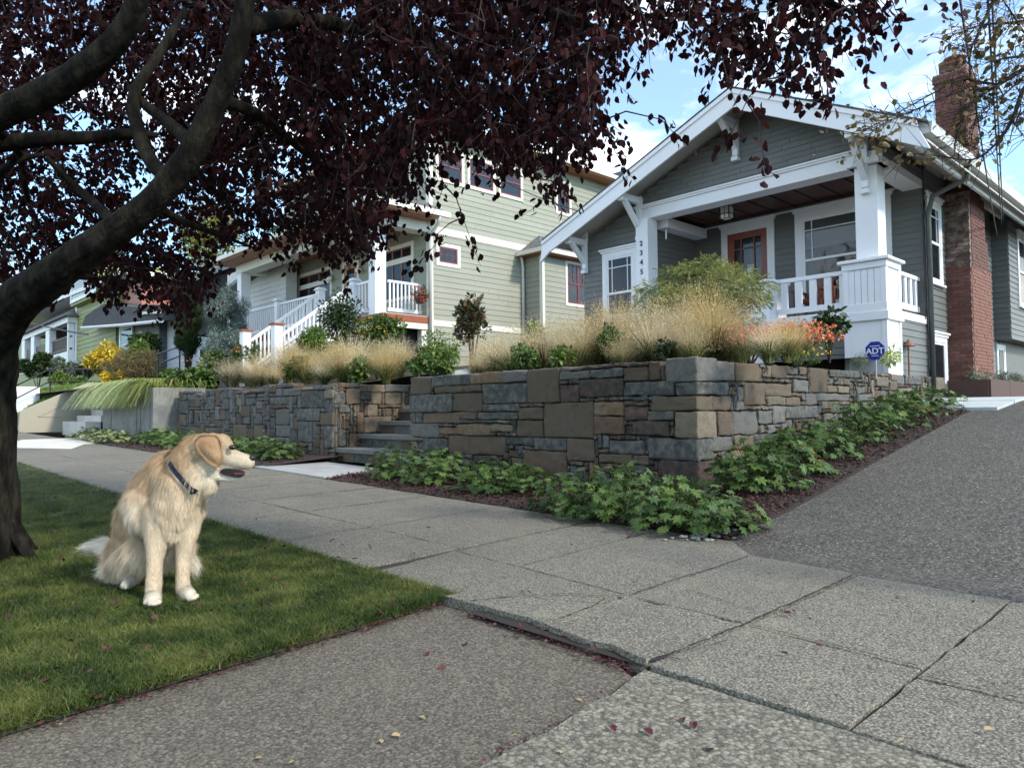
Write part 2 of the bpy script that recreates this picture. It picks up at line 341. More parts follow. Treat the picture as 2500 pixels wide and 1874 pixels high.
sheet('ground', [-400, -60, 60, 400], [-400, -12, 12, 400], lambda x, y: -.30, 'planting_soil')
sheet('path_bedding', list(np.arange(-60, -2.8, .8)) + [-2.8], [2.46, 5.0], lambda x, y: gz(x) - .016, 'joint_dirt'); sheet('path_bedding', [-2.8, -1.7, 3], [2.34, 4.30], lambda x, y: -.016, 'joint_dirt')
sheet('apron_bedding', [-3.3, 2.5], [-3, 2.5], lambda x, y: -.06, 'joint_dirt')
# ---------------------------------------------------------------- paving slabs
def slab(parent, name, pts, z, m, th=.09, jit=.004, tilt=.003, zf=None, step=.09):
    P = []
    n = len(pts)
    for i in range(n):
        a = np.array(pts[i], float); b = np.array(pts[(i + 1) % n], float); k = max(1, int(np.linalg.norm(b - a) / step))
        for j in range(k):
            q = a + (b - a) * j / k
            if j: q = q + RNG.normal(size=2) * jit
            P.append(q)
    tx, ty = RNG.normal(size=2) * tilt; c = np.mean(P, axis=0)
    zz = lambda p: z + (zf(p[0]) if zf else 0) + (p[0] - c[0]) * tx + (p[1] - c[1]) * ty
    inner = [c + (p - c) * (1 - .003 / max(.05, np.linalg.norm(p - c))) for p in P]
    m_ = MB(); N = len(P)
    m_.v = [(p[0], p[1], zz(p) - th) for p in P] + [(p[0], p[1], zz(p) - .003) for p in P] + [(p[0], p[1], zz(p)) for p in inner]
    for l in (0, 1):
        m_.f += [(l * N + i, l * N + (i + 1) % N, (l + 1) * N + (i + 1) % N, (l + 1) * N + i) for i in range(N)]
    m_.f.append(tuple(range(2 * N, 3 * N)))
    return m_.build(name, m, parent)
sheet('street', [-120, -30, 30, 120], [-60, -20, -6.2], lambda x, y: -.16, 'street_concrete')
walk = thing('sidewalk', None, None, (-5, 3.6, 0), kind='structure')
def G(x, y): p = at_z(x, y, 0); return (p[0], p[1])
g_ = .006
rows = [(2.33, 3.02), (3.02, 4.40)]
for x1, x0 in ((2.2, .30), (.30, -.93)):
    for a, b in ((2.31, 2.92), (2.92, 4.36)): slab(walk, 'slab', [(x0 + g_, a + g_), (x1 - g_, a + g_), (x1 - g_, b - g_), (x0 + g_, b - g_)], 0, 'sidewalk_concrete')
slab(walk, 'slab', [(-1.69, 2.33), (-.937, 2.33), (-.94, 3.01), (-1.67, 3.05)], .003, 'sidewalk_concrete')
slab(walk, 'slab', [(-1.67, 3.062), (-.94, 3.022), (-.945, 4.40), (-1.70, 4.44)], .0, 'sidewalk_concrete')
# raised, broken slabs over the apron edge
slab(walk, 'slab', [(-2.43, 2.42), (-2.28, 2.40), (-2.06, 2.37), (-1.93, 2.40), (-1.72, 2.345), (-1.69, 2.62), (-1.69, 3.04), (-2.34, 3.07)], .012, 'sidewalk_concrete', jit=.012)
slab(walk, 'slab', [(-1.70, 3.06), (-1.715, 4.42), (-2.42, 4.50), (-2.36, 3.5), (-2.355, 3.085)], .006, 'sidewalk_concrete')
slab(walk, 'slab', [(-3.10, 2.38), (-2.75, 2.42), (-2.45, 2.44), (-2.37, 2.72), (-2.40, 2.86), (-2.8, 2.66), (-3.02, 2.50)], .010, 'sidewalk_concrete', jit=.010)
slab(walk, 'slab', [(-3.10, 2.40), (-3.03, 2.515), (-2.8, 2.675), (-2.41, 2.875), (-2.37, 3.09), (-3.2, 3.17), (-4.00, 3.22), (-3.86, 2.45)], .004, 'sidewalk_concrete', jit=.006)
slab(walk, 'slab', [(-2.37, 3.10), (-2.43, 4.52), (-2.79, 4.90), (-3.45, 4.93), (-3.3, 3.19)], .002, 'sidewalk_concrete')
slab(walk, 'slab', [(-3.31, 3.19), (-3.46, 4.93), (-4.17, 4.97), (-4.01, 3.23)], .0, 'sidewalk_concrete')
xs_ = [-4.02, -5.2, -6.4, -7.5, -8.7, -9.9, -11.1, -12.4, -13.7, -15.0, -16.4, -17.8, -19.2, -20.8]
for i in range(len(xs_) - 1):
    a, b = xs_[i], xs_[i + 1]; sh = .06
    for (y0, y1) in ((2.43, 3.32), (3.33, 4.96)):
        s0, s1 = -sh * (y0 - 2.4), -sh * (y1 - 2.4)
        slab(walk, 'slab', [(b + g_ + s0, y0), (a - g_ + s0, y0), (a - g_ + s1, y1), (b + g_ + s1, y1)], .0, 'sidewalk_concrete', zf=gz)
for i in range(9):
    a = -20.9 - i * 3.2; slab(walk, 'slab', [(a - 3.19, 2.5), (a, 2.5), (a, 4.96), (a - 3.19, 4.96)], .0, 'pale_concrete' if i == 0 else 'sidewalk_concrete', zf=gz)
slab(walk, 'paver', [(-24.2, 3.9), (-20.6, 2.9), (-18.9, 4.0), (-24.4, 6.0)], .012, 'pale_concrete', zf=gz, th=.04)
apron = thing('driveway_apron', None, None, (-1.8, 1, 0), kind='structure')
slab(apron, 'slab', [(-3.2, 2.50), (-2.72, 2.50), (-2.42, 2.50), (-2.1, 2.46), (-1.73, 2.27), (-1.635, 1.75), (-1.60, 1.30), (-1.36, -2.2), (-2.6, -2.2), (-3.0, .4)], -.04, 'apron_brown', tilt=0)
slab(apron, 'slab', [(-1.70, 2.31), (-.92, 2.325), (1.9, 2.305), (1.9, -2.2), (-1.33, -2.2), (-1.575, 1.30), (-1.61, 1.75)], -.012, 'apron_aggregate', tilt=0)
# driveway, rising to the house
ys = [4.33, 4.46, 4.7, 4.9] + list(np.arange(5.3, 17, .4)) + [20, 26, 34, 45]
def _dw(x, y): return dz(y) + .003 + .010 * sst(y, 5, 6) * math.sin(x * 2.1 + y * .7)
V = []; xs8 = np.linspace(0, 1, 12)
for y in ys:
    xl = -2.82
    if y > 11.4: xl = -2.8 - 1.3 * sst(y, 13.4, 13.8)
    for t in xs8: x = xl + (3.2 - xl) * t; V.append((x, y, _dw(x, y)))
F = [(j * 12 + i, j * 12 + i + 1, (j + 1) * 12 + i + 1, (j + 1) * 12 + i) for j in range(len(ys) - 1) for i in range(11)]
dr = link('driveway', npmesh('driveway', V, F, 'driveway_aggregate', True)); dr['kind'] = 'structure'
sheet('side_yard', [3.15, 6, 30], [4.4, 8, 12, 45], lambda x, y: dz(y) + .08, 'lawn_soil')
landing = thing('side_landing', 'pale concrete pad beside the driveway at the end of the stone wall', 'paving pad', (-3.3, 12, dz(12)))
for k in range(2):
    y0, y1 = 11.55 + k * 1.0, 12.5 + k * 1.0
    MB().poly([(-3.85, y0, dz(y0) - .05), (-2.55, y0, dz(y0) - .05), (-2.55, y1, dz(y1) - .05), (-3.85, y1, dz(y1) - .05)], [(-3.85, y0, dz(y0) + .05), (-2.55, y0, dz(y0) + .05), (-2.55, y1, dz(y1) + .05), (-3.85, y1, dz(y1) + .05)]).build('slab', 'paver_white', landing)
# yard terrain, lawn, beds
_by = list(np.arange(9.02, 16, .5)) + [18, 24, 34, 60]; _fy = [6.62, 7, 7.5, 8, 8.5, 9.02]
sheet('yard_ground', list(np.arange(-90, -30, 6.)) + list(np.arange(-30, -4.1, .9)) + [-4.2], _by, yardz, 'planting_soil')
sheet('yard_ground', list(np.arange(-90, -30, 6.)) + list(np.arange(-30, -11.7, .9)) + [-11.62], _fy, yardz, 'planting_soil'); sheet('yard_ground', list(np.arange(-9.02, -4.3, .8)) + [-4.2], _fy, yardz, 'planting_soil')
sheet('planting_bed', list(np.linspace(-9.0, -4.3, 22)) + list(np.linspace(-4.1, -2.80, 10)), list(np.linspace(4.95, 6.6, 14)), lambda x, y: bedz(x, y) + .012 * math.sin(x * 9) * math.sin(y * 11), 'soil')
sheet('planting_bed', list(np.linspace(-4.1, -2.80, 8)), list(np.linspace(6.55, 11.55, 20)), lambda x, y: bedz(x, y) + .012 * math.sin(x * 9) * math.sin(y * 11) - .002, 'soil')
sheet('planting_bed', list(np.linspace(-23, -11.2, 40)), list(np.linspace(4.95, 6.6, 8)), lambda x, y: bedz(x, y), 'soil')
_ys = list(np.linspace(-6, 2.42, 30)); _us = list(np.linspace(0, 1, 50)); _V = []
for y in _ys:
    for u in _us: x = -3.07 + (2.36 - y) * .115 - 57 * u ** 2.5; _V.append((x, y, gz(x) - .012 + .010 * math.sin(x * 3.1) * math.cos(y * 2.7) - .02 * (u == 0)))
_lw = link('lawn_ground', npmesh('lawn_ground', _V, [(j * 50 + i + 1, j * 50 + i, (j + 1) * 50 + i, (j + 1) * 50 + i + 1) for j in range(29) for i in range(49)], 'lawn_soil', True)); _lw['kind'] = 'structure'
for (a, b) in (((-11.9, 9.0, -.3), (-8.8, 9.6, 1.52)), ((-11.72, 6.7, -.3), (-11.60, 9.2, 1.44)), ((-9.04, 6.7, -.3), (-8.92, 9.2, 1.42))): MB().box(a, b).build('earth_bank', 'planting_soil', kind='structure')
sheet('yard_path', [-11.6, -10.3, -9.04], [8.7, 9.3, 10.4, 12.2], lambda x, y: max(1.52, yardz(x, y) + .02), 'paver_bluestone')
# entry path of pavers in front of the steps
path = thing('entry_path', 'pale gray paver path leading from the sidewalk to the stone steps', 'paver path', (-10.2, 5.7, .08))
k = 0
for j in range(3):
    x = -11.35
    while x < -9.1:
        w_ = random.uniform(.5, .8); x1 = min(x + w_, -9.05)
        y0, y1 = 4.98 + j * .43, 4.98 + (j + 1) * .43 - .01
        zb = lambda q: gz(q) + .012
        MB().poly([(x, y0, zb(x) - .05), (x1 - .01, y0, zb(x1) - .05), (x1 - .01, y1, zb(x1) - .05), (x, y1, zb(x) - .05)], [(x, y0, zb(x) + .012), (x1 - .01, y0, zb(x1) + .012), (x1 - .01, y1, zb(x1) + .012), (x, y1, zb(x) + .012)]).build('paver', 'paver_bluestone', path, bevel=.004)
        x = x1
MB().box((-11.4, 4.97, 0), (-9.05, 6.5, gz(-9.0) + .004)).build('bedding', 'joint_dirt', path)
# ---------------------------------------------------------------- stone walls
import mathutils
def rock(parent, a, b, m, nm='stone', face='F'):
    """one stone: rounded, noisy block between corners a and b"""
    a = np.array(a, float); b = np.array(b, float); lo, hi = np.minimum(a, b), np.maximum(a, b); sz = hi - lo; c = (lo + hi) / 2
    n = 7; t = np.array([-.5, -.40, -.24, -.08, .08, .24, .40, .5]); V = []; idx = {}; Fc = []
    def vid(i, j, k):
        if (i, j, k) not in idx: idx[(i, j, k)] = len(V); V.append((t[i], t[j], t[k]))
        return idx[(i, j, k)]
    for ax in range(3):
        for side in (0, n):
            for i in range(n):
                for j in range(n):
                    q = []
                    for (u, v) in ((i, j), (i + 1, j), (i + 1, j + 1), (i, j + 1)):
                        e = [0, 0, 0]; e[ax] = side; e[(ax + 1) % 3] = u; e[(ax + 2) % 3] = v; q.append(vid(*e))
                    Fc.append(q if side else q[::-1])
    V = np.array(V); P = V * sz
    # outer rows hug the edges: 1.4 cm rounding
    r = min(.008, sz.min() * .12)
    for ax in range(3):
        e = np.abs(np.abs(V[:, ax]) - .40) < 1e-6
        P[e, ax] = np.sign(V[e, ax]) * (sz[ax] / 2 - r * 2.2)
    out_ = (np.abs(V) > .49).sum(1)
    for ax in range(3):
        m2 = (np.abs(V[:, ax]) > .49) & (out_ >= 2); P[m2, ax] -= np.sign(V[m2, ax]) * r * np.where(out_[m2] == 3, .75, .5)
    W = P + c; s0 = random.random() * 50
    D_ = np.array([mathutils.noise.noise_vector(Vector((*(w_ * 7), )) + Vector((s0, 0, 0))) for w_ in W]); D2 = np.array([mathutils.noise.noise_vector(Vector((*(w_ * 22), )) + Vector((s0, 3, 0))) for w_ in W])
    D3 = np.array([mathutils.noise.noise_vector(Vector((*(w_ * 45), )) + Vector((s0, 9, 0))) for w_ in W]); W = W + D_ * .013 + D2 * .010 + D3 * .009
    lo_ = WL[parent.name]
    return link(nm, npmesh(nm, W - np.array(lo_), Fc, m, False), parent, lo_)
SM = ['stone_slate', 'stone_brown', 'stone_tan', 'stone_gray', 'stone_dark', 'stone_rust']
def stone_face(parent, axis, fixed, a0, a1, zlo, zhi, manual=(), cell=.055, weights=(3, 4, 1.2, 4, 2, 1), big=.12, hmax=4, cellw=None):
    """fill a wall face with interlocked stones. zlo/zhi: functions of a. manual: (a0,a1,z0,z1,mat)"""
    na = int(round((a1 - a0) / (cellw or cell))); z0 = min(zlo(a0), zlo(a1)); z1 = max(zhi(a0), zhi(a1)); nz = int(math.ceil((z1 - z0) / cell)); ca = (a1 - a0) / na; cz = (z1 - z0) / nz
    occ = np.zeros((na, nz), bool)
    def put(A0, A1, Z0, Z1, m, pr=None):
        g = .005; pr = random.uniform(-.006, .026) if pr is None else pr
        if axis == 'F': rock(parent, (A0 + g, fixed - pr, Z0 + g), (A1 - g, fixed + .22, Z1 - g), m)
        else: rock(parent, (fixed + pr, A0 + g, Z0 + g), (fixed - .22, A1 - g, Z1 - g), m)
    for (A0, A1, Z0, Z1, m) in manual:
        i0, i1 = int(round((A0 - a0) / ca)), int(round((A1 - a0) / ca)); j0, j1 = int(round((Z0 - z0) / cz)), int(round((Z1 - z0) / cz))
        i0, j0 = max(i0, 0), max(j0, 0); i1, j1 = min(na, i1), min(nz, j1)
        while i0 < i1 and occ[i0, j0:j1].any(): i0 += 1
        while i1 > i0 and occ[i1 - 1, j0:j1].any(): i1 -= 1
        while j0 < j1 and occ[i0:i1, j0].any(): j0 += 1
        if i1 <= i0 or j1 <= j0 or occ[i0:i1, j0:j1].any(): continue
        occ[i0:i1, j0:j1] = True
        if m: put(a0 + i0 * ca, a0 + i1 * ca, z0 + j0 * cz, z0 + j1 * cz, m)
    for i in range(na):
        aa = a0 + (i + .5) * ca
        for j in range(nz):
            zz = z0 + (j + .5) * cz
            if zz > zhi(aa) or zz < zlo(aa): occ[i, j] = True
    order = sorted([(j + random.uniform(0, 1.4), i, j) for j in range(nz) for i in range(na)])
    for _, i, j in order:
        if occ[i, j]: continue
        h = random.choices([1, 2, 3, 4, 5][:hmax + 1], [2.2, 4, 3, 1.2, .6][:hmax + 1])[0]; wv = random.choices(range(2, 10), [2, 4, 4.5, 4, 3, 2, 1.2, .8])[0]
        if random.random() < big: h, wv = random.randint(4, 5), random.randint(5, 7)
        w_ = 0
        while i + w_ < na and not occ[i + w_, j] and w_ < wv: w_ += 1
        while h > 1 and (j + h > nz or occ[i:i + w_, j:j + h].any()): h -= 1
        # avoid leaving a one-cell sliver
        if i + w_ < na and not occ[i + w_, j] and (i + w_ + 1 >= na or occ[i + w_ + 1, j]):
            if not occ[i + w_, j:j + h].any(): w_ += 1
        occ[i:i + w_, j:j + h] = True
        dzt = random.uniform(-.012, .014) if j + h >= nz - 1 else 0
        put(a0 + i * ca, a0 + (i + w_) * ca, z0 + j * cz, z0 + (j + h) * cz + dzt, random.choices(SM, weights)[0])
XW, YW = -4.04, 6.45
wall1 = thing('stone_wall', 'tall dry stone retaining wall at the corner of sidewalk and driveway, right of the steps', 'stone wall', (-6.5, 6.5, .1))
def zc(p): p = np.array(p); return p
def surv(cropx, cropy, sc_, x0, y0, x1, y1, axis, fixed, m):
    """survey rectangle -> extents on the wall plane"""
    X0, Y0, X1, Y1 = [(cropx + sc_ * x0) / 1.1302, (cropy + sc_ * y0) / 1.1302, (cropx + sc_ * x1) / 1.1302, (cropy + sc_ * y1) / 1.1302]
    f_ = at_y if axis == 'F' else at_x; k_ = 0 if axis == 'F' else 1
    c = [f_(X0, (Y0 + Y1) / 2, fixed)[k_], f_(X1, (Y0 + Y1) / 2, fixed)[k_]]; z_ = [f_((X0 + X1) / 2, Y0, fixed)[2], f_((X0 + X1) / 2, Y1, fixed)[2]]
    return (min(c), max(c), min(z_), max(z_), m)
S1 = [(0, 0, 0, 0, '')][:0]
for q in ((135, 250, 285, 360, 'stone_brown'), (275, 235, 540, 305, 'stone_slate'), (540, 205, 755, 290, 'stone_rust'), (765, 190, 945, 290, 'stone_gray'), (945, 185, 1145, 410, 'stone_brown'), (1150, 205, 1350, 270, 'stone_gray'),
          (1150, 150, 1315, 205, 'stone_gray'), (1315, 145, 1455, 200, 'stone_brown'), (1455, 125, 1605, 190, 'stone_dark'), (1605, 122, 1745, 190, 'stone_dark'), (1745, 120, 1840, 285, 'stone_brown'), (1350, 195, 1590, 260, 'stone_slate'), (1590, 190, 1745, 285, 'stone_brown'),
          (135, 365, 425, 490, 'stone_slate'), (425, 360, 635, 495, 'stone_brown'), (295, 305, 510, 362, 'stone_brown'), (510, 300, 635, 358, 'stone_brown'), (635, 300, 940, 415, 'stone_slate'), (635, 420, 885, 490, 'stone_slate'), (655, 490, 885, 535, 'stone_slate'),
          (1150, 290, 1275, 420, 'stone_dark'), (1275, 262, 1575, 388, 'stone_dark'), (1585, 285, 1915, 360, 'stone_slate'), (1390, 430, 1575, 522, 'stone_rust'), (1575, 430, 1755, 530, 'stone_dark'), (1760, 470, 1935, 535, 'stone_gray'), (1575, 368, 1740, 425, 'stone_slate'),
          (1050, 428, 1390, 655, 'stone_brown'), (885, 465, 1050, 552, 'stone_brown'), (850, 552, 1055, 652, 'stone_brown'), (230, 490, 475, 560, 'stone_brown'), (470, 535, 745, 575, 'stone_slate'), (330, 575, 455, 630, 'stone_rust'), (455, 575, 680, 632, 'stone_rust'), (680, 575, 830, 632, 'stone_tan'),
          (1378, 520, 1625, 635, 'stone_rust'), (1635, 538, 1905, 655, 'stone_dark'), (135, 565, 330, 655, 'stone_gray'), (230, 660, 400, 760, 'stone_slate'), (400, 640, 780, 770, 'stone_brown'), (780, 645, 975, 718, 'stone_slate'), (970, 652, 1208, 745, 'stone_slate'), (900, 745, 1200, 910, 'stone_rust'), (1210, 655, 1390, 808, 'stone_brown'),
          (1490, 685, 1735, 762, 'stone_slate'), (1420, 762, 1650, 820, 'stone_brown'), (1650, 770, 1820, 845, 'stone_brown'), (1215, 815, 1820, 990, 'stone_dark')):
    S1.append(surv(950, 830, .36166, *q[:4], 'F', YW, q[4]))
QH = [.30, .23, .285, .16, .145, .26]; QL = [.45, .61, .27, .56, .25, .37]; QR = [.40, .30, .37, .30, .62, .40]; QM = ['stone_dark', 'stone_slate', 'stone_tan', 'stone_brown', 'stone_slate', 'stone_gray']
z = .15; q_manF = []; q_manS = []
for h, l_, r_, m in zip(QH, QL, QR, QM):
    rock(wall1, (XW - l_ + .004, YW - .012, z + .004), (XW + .012, YW + r_ - .004, z + h - .004), m); q_manF.append((XW - l_, XW, z, z + h, None)); q_manS.append((YW, YW + r_, z, z + h, None)); z += h
q_manF.append((XW - .4, XW, -.1, .15, 'stone_dark')); q_manS.append((YW, YW + .4, 0, .15, 'stone_dark'))
stone_face(wall1, 'F', YW, -9.08, XW, lambda a: .0, lambda a: 1.50 + .03 * math.sin(a * 3), q_manF + S1)
S2 = []
for q in ((255, 100, 375, 245, 'stone_gray'), (375, 120, 530, 270, 'stone_brown'), (605, 125, 690, 258, 'stone_brown'), (845, 130, 960, 335, 'stone_brown'), (970, 135, 1155, 240, 'stone_slate'), (440, 275, 575, 430, 'stone_brown'), (570, 265, 735, 350, 'stone_brown'),
          (735, 260, 840, 345, 'stone_gray'), (575, 362, 675, 425, 'stone_tan'), (230, 352, 345, 437, 'stone_brown'), (245, 440, 365, 610, 'stone_brown'), (365, 440, 520, 595, 'stone_gray'), (520, 437, 612, 535, 'stone_gray'), (610, 430, 690, 520, 'stone_gray'), (693, 422, 895, 485, 'stone_slate'),
          (755, 480, 930, 555, 'stone_brown'), (490, 578, 710, 670, 'stone_slate'), (358, 595, 485, 690, 'stone_brown'), (230, 612, 355, 705, 'stone_gray'), (345, 688, 465, 755, 'stone_tan'), (690, 215, 840, 258, 'stone_slate'), (895, 335, 1100, 388, 'stone_gray'), (1400, 295, 1490, 405, 'stone_tan'),
          (1405, 170, 1455, 285, 'stone_gray'), (1455, 165, 1550, 280, 'stone_slate'), (940, 460, 1050, 600, 'stone_gray'), (1270, 222, 1340, 295, 'stone_tan'), (1130, 380, 1280, 440, 'stone_gray'), (1640, 240, 1720, 355, 'stone_tan'), (570, 670, 720, 700, 'stone_slate'), (262, 765, 440, 830, 'stone_slate')):
    S2.append(surv(1650, 830, .3843, *q[:4], 'S', XW, q[4]))
stone_face(wall1, 'S', XW, YW, 14.75, lambda a: bedz(-3.9, a) - .12, lambda a: 1.50 + .012 * (a - 6.4) if a < 14.0 else 1.42, q_manS + S2, weights=(3, 3, 3, 4, .5, .8), hmax=3)
MB().box((-9.06, YW + .05, -.2), (XW - .05, YW + .40, 1.44)).build('mortar_core', 'joint_dirt', wall1)
MB().box((XW - .40, YW + .05, -.2), (XW - .05, 14.7, 1.40)).build('mortar_core', 'joint_dirt', wall1)
stone_face(wall1, 'F', 14.72, XW - .3, XW, lambda a: 1.0, lambda a: 1.4)
wall2 = thing('stone_wall', 'stone retaining wall left of the steps, below the neighboring green house', 'stone wall', (-15, 6.5, .1))
X2 = -11.41
stone_face(wall2, 'F', YW, -19.22, X2 - .0, lambda a: .02, lambda a: 1.50 + .004 * (-11.4 - a) + .02 * math.sin(a * 2.2), cell=.085, cellw=.15, weights=(5, 3, .6, 5, 2, .6), big=.05, hmax=3)
S3 = []
stone_face(wall2, 'S', X2 + .004, YW + .02, 8.75, lambda a: .0 if a < 7.2 else .3, lambda a: 1.50, cell=.075, weights=(2, 1, 5, 3, 0, 2), hmax=3)
MB().box((-19.2, YW + .05, -.2), (X2 - .05, YW + .40, 1.42)).build('mortar_core', 'joint_dirt', wall2)
MB().box((X2 - .40, YW + .06, -.2), (X2 - .05, 8.7, 1.41)).build('mortar_core', 'joint_dirt', wall2)
steps = thing('stone_steps', 'gray stone steps climbing between the two stone walls', 'steps', (-10.2, 7, .1))
for i, (yy, zz) in enumerate(((6.48, .355), (6.93, .585), (7.37, .815), (7.82, 1.045), (8.26, 1.275), (8.7, 1.50))):
    MB().box((X2 + .03, yy, zz - .075), (-9.06, yy + .52, zz)).build('tread', 'step_stone', steps, bevel=.006)
    x = X2 + .03
    while x < -9.1:
        x1 = min(x + random.uniform(.35, .6), -9.06); MB().box((x + .004, yy + .045 + random.uniform(0, .012), zz - .23), (x1 - .004, yy + .3, zz - .077)).build('stone', random.choice(['stone_gray', 'stone_slate', 'stone_brown']), steps); x = x1
# concrete planter wall
pY = at_x(331, 880, -19.4)[1]; pl = at_y(222, 880, pY)[0]
planter = thing('concrete_planter', 'dark gray concrete planter wall with cascading striped grass on top', 'planter wall', (-21, pY, .3))
pb = at_y(222, 842, pY)[2]; ptop = (pb + at_y(331, 842, pY)[2]) / 2
MB().box((pl, pY, -.1), (-19.42, 7.2, ptop - .0)).build('body', 'planter_concrete', planter, bevel=.012)
for (u0, u1) in ((240, 296), (303, 325)):
    x0, x1 = at_y(u0, 880, pY)[0], at_y(u1, 880, pY)[0]
    t = ptop - .22; b = .22
    for (p, q) in (((x0, t), (x1, t + .025)), ((x0, b), (x0 + .03, t)), ((x1 - .03, b), (x1, t))):
        MB().box((p[0], pY - .012, p[1]), (q[0], pY + .01, q[1])).build('panel_edge', 'planter_concrete', planter)
# stair cheek wall beyond, with its handrail and lawn bank
XC = -33.
cheek = thing('stair_cheek_wall', 'pale concrete stair side wall with sloping top beyond the planter', 'concrete wall', (XC, 6.5, .5))
prof = [(5.2, .3), (5.25, 1.13), (7.55, 2.27), (12, 2.4), (12, .3)]
MB().poly([(XC - .25, a, b) for a, b in prof], [(XC, a, b) for a, b in prof]).build('body', 'cheek_concrete', cheek, bevel=.01)
prof2 = [(5.85, .92), (7.65, 1.98), (11.5, 2.1), (11.5, .9)]
m_ = MB()
for i in range(len(prof2)): p, q = prof2[i], prof2[(i + 1) % 4]; m_.bar((XC + .005, p[0], p[1]), (XC + .005, q[0], q[1]), .03, .03, (1, 0, 0))
m_.build('panel_edge', 'cheek_concrete', cheek)
for i in range(3): MB().box((XC + .3, 6.6 + i * .5, .2), (XC + 3.8, 7.2 + i * .5, .72 + i * .22)).build('tread', 'pale_concrete', cheek)
bank = sheet('lawn_bank', list(np.linspace(-62, XC - .2, 22)), [5.3, 5.8, 6.4, 7, 7.6, 8.2, 10], lambda x, y: float(np.interp(y, [5.3, 5.6, 7.7, 10], [.55, .8, 2.24, 2.5])), 'lawn_soil')

# fine cracks and dirt lines across the slabs
CK = MB()
def crack(pts, w_=.004, z0=.006):
    P = []
    for (a, b) in zip(pts, pts[1:]):
        a, b = np.array(at_z(a[0], a[1], 0)[:2]), np.array(at_z(b[0], b[1], 0)[:2]); k = max(2, int(np.linalg.norm(b - a) / .04))
        for t in np.linspace(0, 1, k, endpoint=False): P.append(a + (b - a) * t + RNG.normal(size=2) * .005)
    for (a, b) in zip(P, P[1:]):
        d = b - a; d = np.array([-d[1], d[0]]) / (np.linalg.norm(d) + 1e-9) * w_ * random.uniform(.3, 1); z_ = .0085 + z0 + gz((a[0]))
        CK.v += [(a[0] - d[0], a[1] - d[1], z_), (a[0] + d[0], a[1] + d[1], z_), (b[0] + d[0], b[1] + d[1], z_), (b[0] - d[0], b[1] - d[1], z_)]; k = len(CK.v) - 4; CK.f.append((k, k + 1, k + 2, k + 3))
crack([(1015, 1303), (1110, 1292), (1230, 1287), (1310, 1290), (1375, 1292)], .006); crack([(1200, 1345), (1290, 1310), (1312, 1290)], .005); crack([(1405, 1432), (1470, 1412), (1560, 1392), (1590, 1385)], .004); crack([(1425, 1410), (1480, 1440)], .005); crack([(460, 1045), (560, 1060), (640, 1050), (720, 1062)], .004); crack([(600, 1130), (700, 1150), (760, 1140)], .003); crack([(1480, 1275), (1560, 1300), (1650, 1330)], .003)
def seam(pts, w_=.004):
    CKP = []
    for (a, b) in zip(pts, pts[1:]):
        a, b = np.array(a), np.array(b); k = max(2, int(np.linalg.norm(b - a) / .035))
        for t in np.linspace(0, 1, k, endpoint=False): CKP.append(a + (b - a) * t + RNG.normal(size=2) * .0035)
    for (a, b) in zip(CKP, CKP[1:]):
        d = b - a; d = np.array([-d[1], d[0]]) / (np.linalg.norm(d) + 1e-9) * w_ * random.uniform(.35, 1.2); z_ = .0135 + gz(a[0]) if a[0] > -2.4 or a[1] < 3.1 else .0075 + gz(a[0])
        CK.v += [(a[0] - d[0], a[1] - d[1], z_), (a[0] + d[0], a[1] + d[1], z_), (b[0] + d[0], b[1] + d[1], z_), (b[0] - d[0], b[1] - d[1], z_)]; k = len(CK.v) - 4; CK.f.append((k, k + 1, k + 2, k + 3))
seam([(-1.695, 2.36), (-1.68, 3.05), (-1.71, 4.42)], .006); seam([(-4.0, 3.22), (-3.2, 3.175), (-2.37, 3.095)], .004); seam([(-2.37, 3.10), (-2.43, 4.52)], .006); seam([(-3.31, 3.19), (-3.455, 4.93)], .004); seam([(-3.86, 2.46), (-4.01, 3.22), (-4.17, 4.96)], .007)
seam([(-1.70, 3.055), (-2.34, 3.075)], .004); seam([(-.95, 3.015), (-1.68, 3.055)], .004); seam([(.3, 2.92), (-.93, 2.92)], .004)
for i in range(1, 8): x = xs_[i]; seam([(x, 2.45), (x - .16, 4.95)], .006)
CK.build('crack_lines', 'joint_dirt', walk, kind='stuff')
# ---------------------------------------------------------------- carpentry helpers
_ub = bpy.data.meshes.new
BOARD = {}
def board_mesh(m, lap=.35):
    """unit clapboard: x length, -y outwards, z height; thicker at its lower edge"""
    if m not in BOARD:
        v = [(0, 0, 0), (1, 0, 0), (1, 0, 1), (0, 0, 1), (0, -1, 0), (1, -1, 0), (1, -lap, 1), (0, -lap, 1)]
        f = [(0, 1, 2, 3), (4, 7, 6, 5), (0, 4, 5, 1), (2, 6, 7, 3), (0, 3, 7, 4), (1, 5, 6, 2)]
        me = bpy.data.meshes.new('board'); me.from_pydata(v, [], f); me.materials.append(MAT[m]); me.update(); BOARD[m] = me
    return BOARD[m]
def bc(axis, fixed, a, o, z):   # (along, outwards, height) -> world
    return (a, fixed - o, z) if axis == 'F' else (fixed + o, a, z)
def bx(mb, axis, fixed, a0, a1, o0, o1, z0, z1): mb.box(bc(axis, fixed, a0, o0, z0), bc(axis, fixed, a1, o1, z1)); return mb
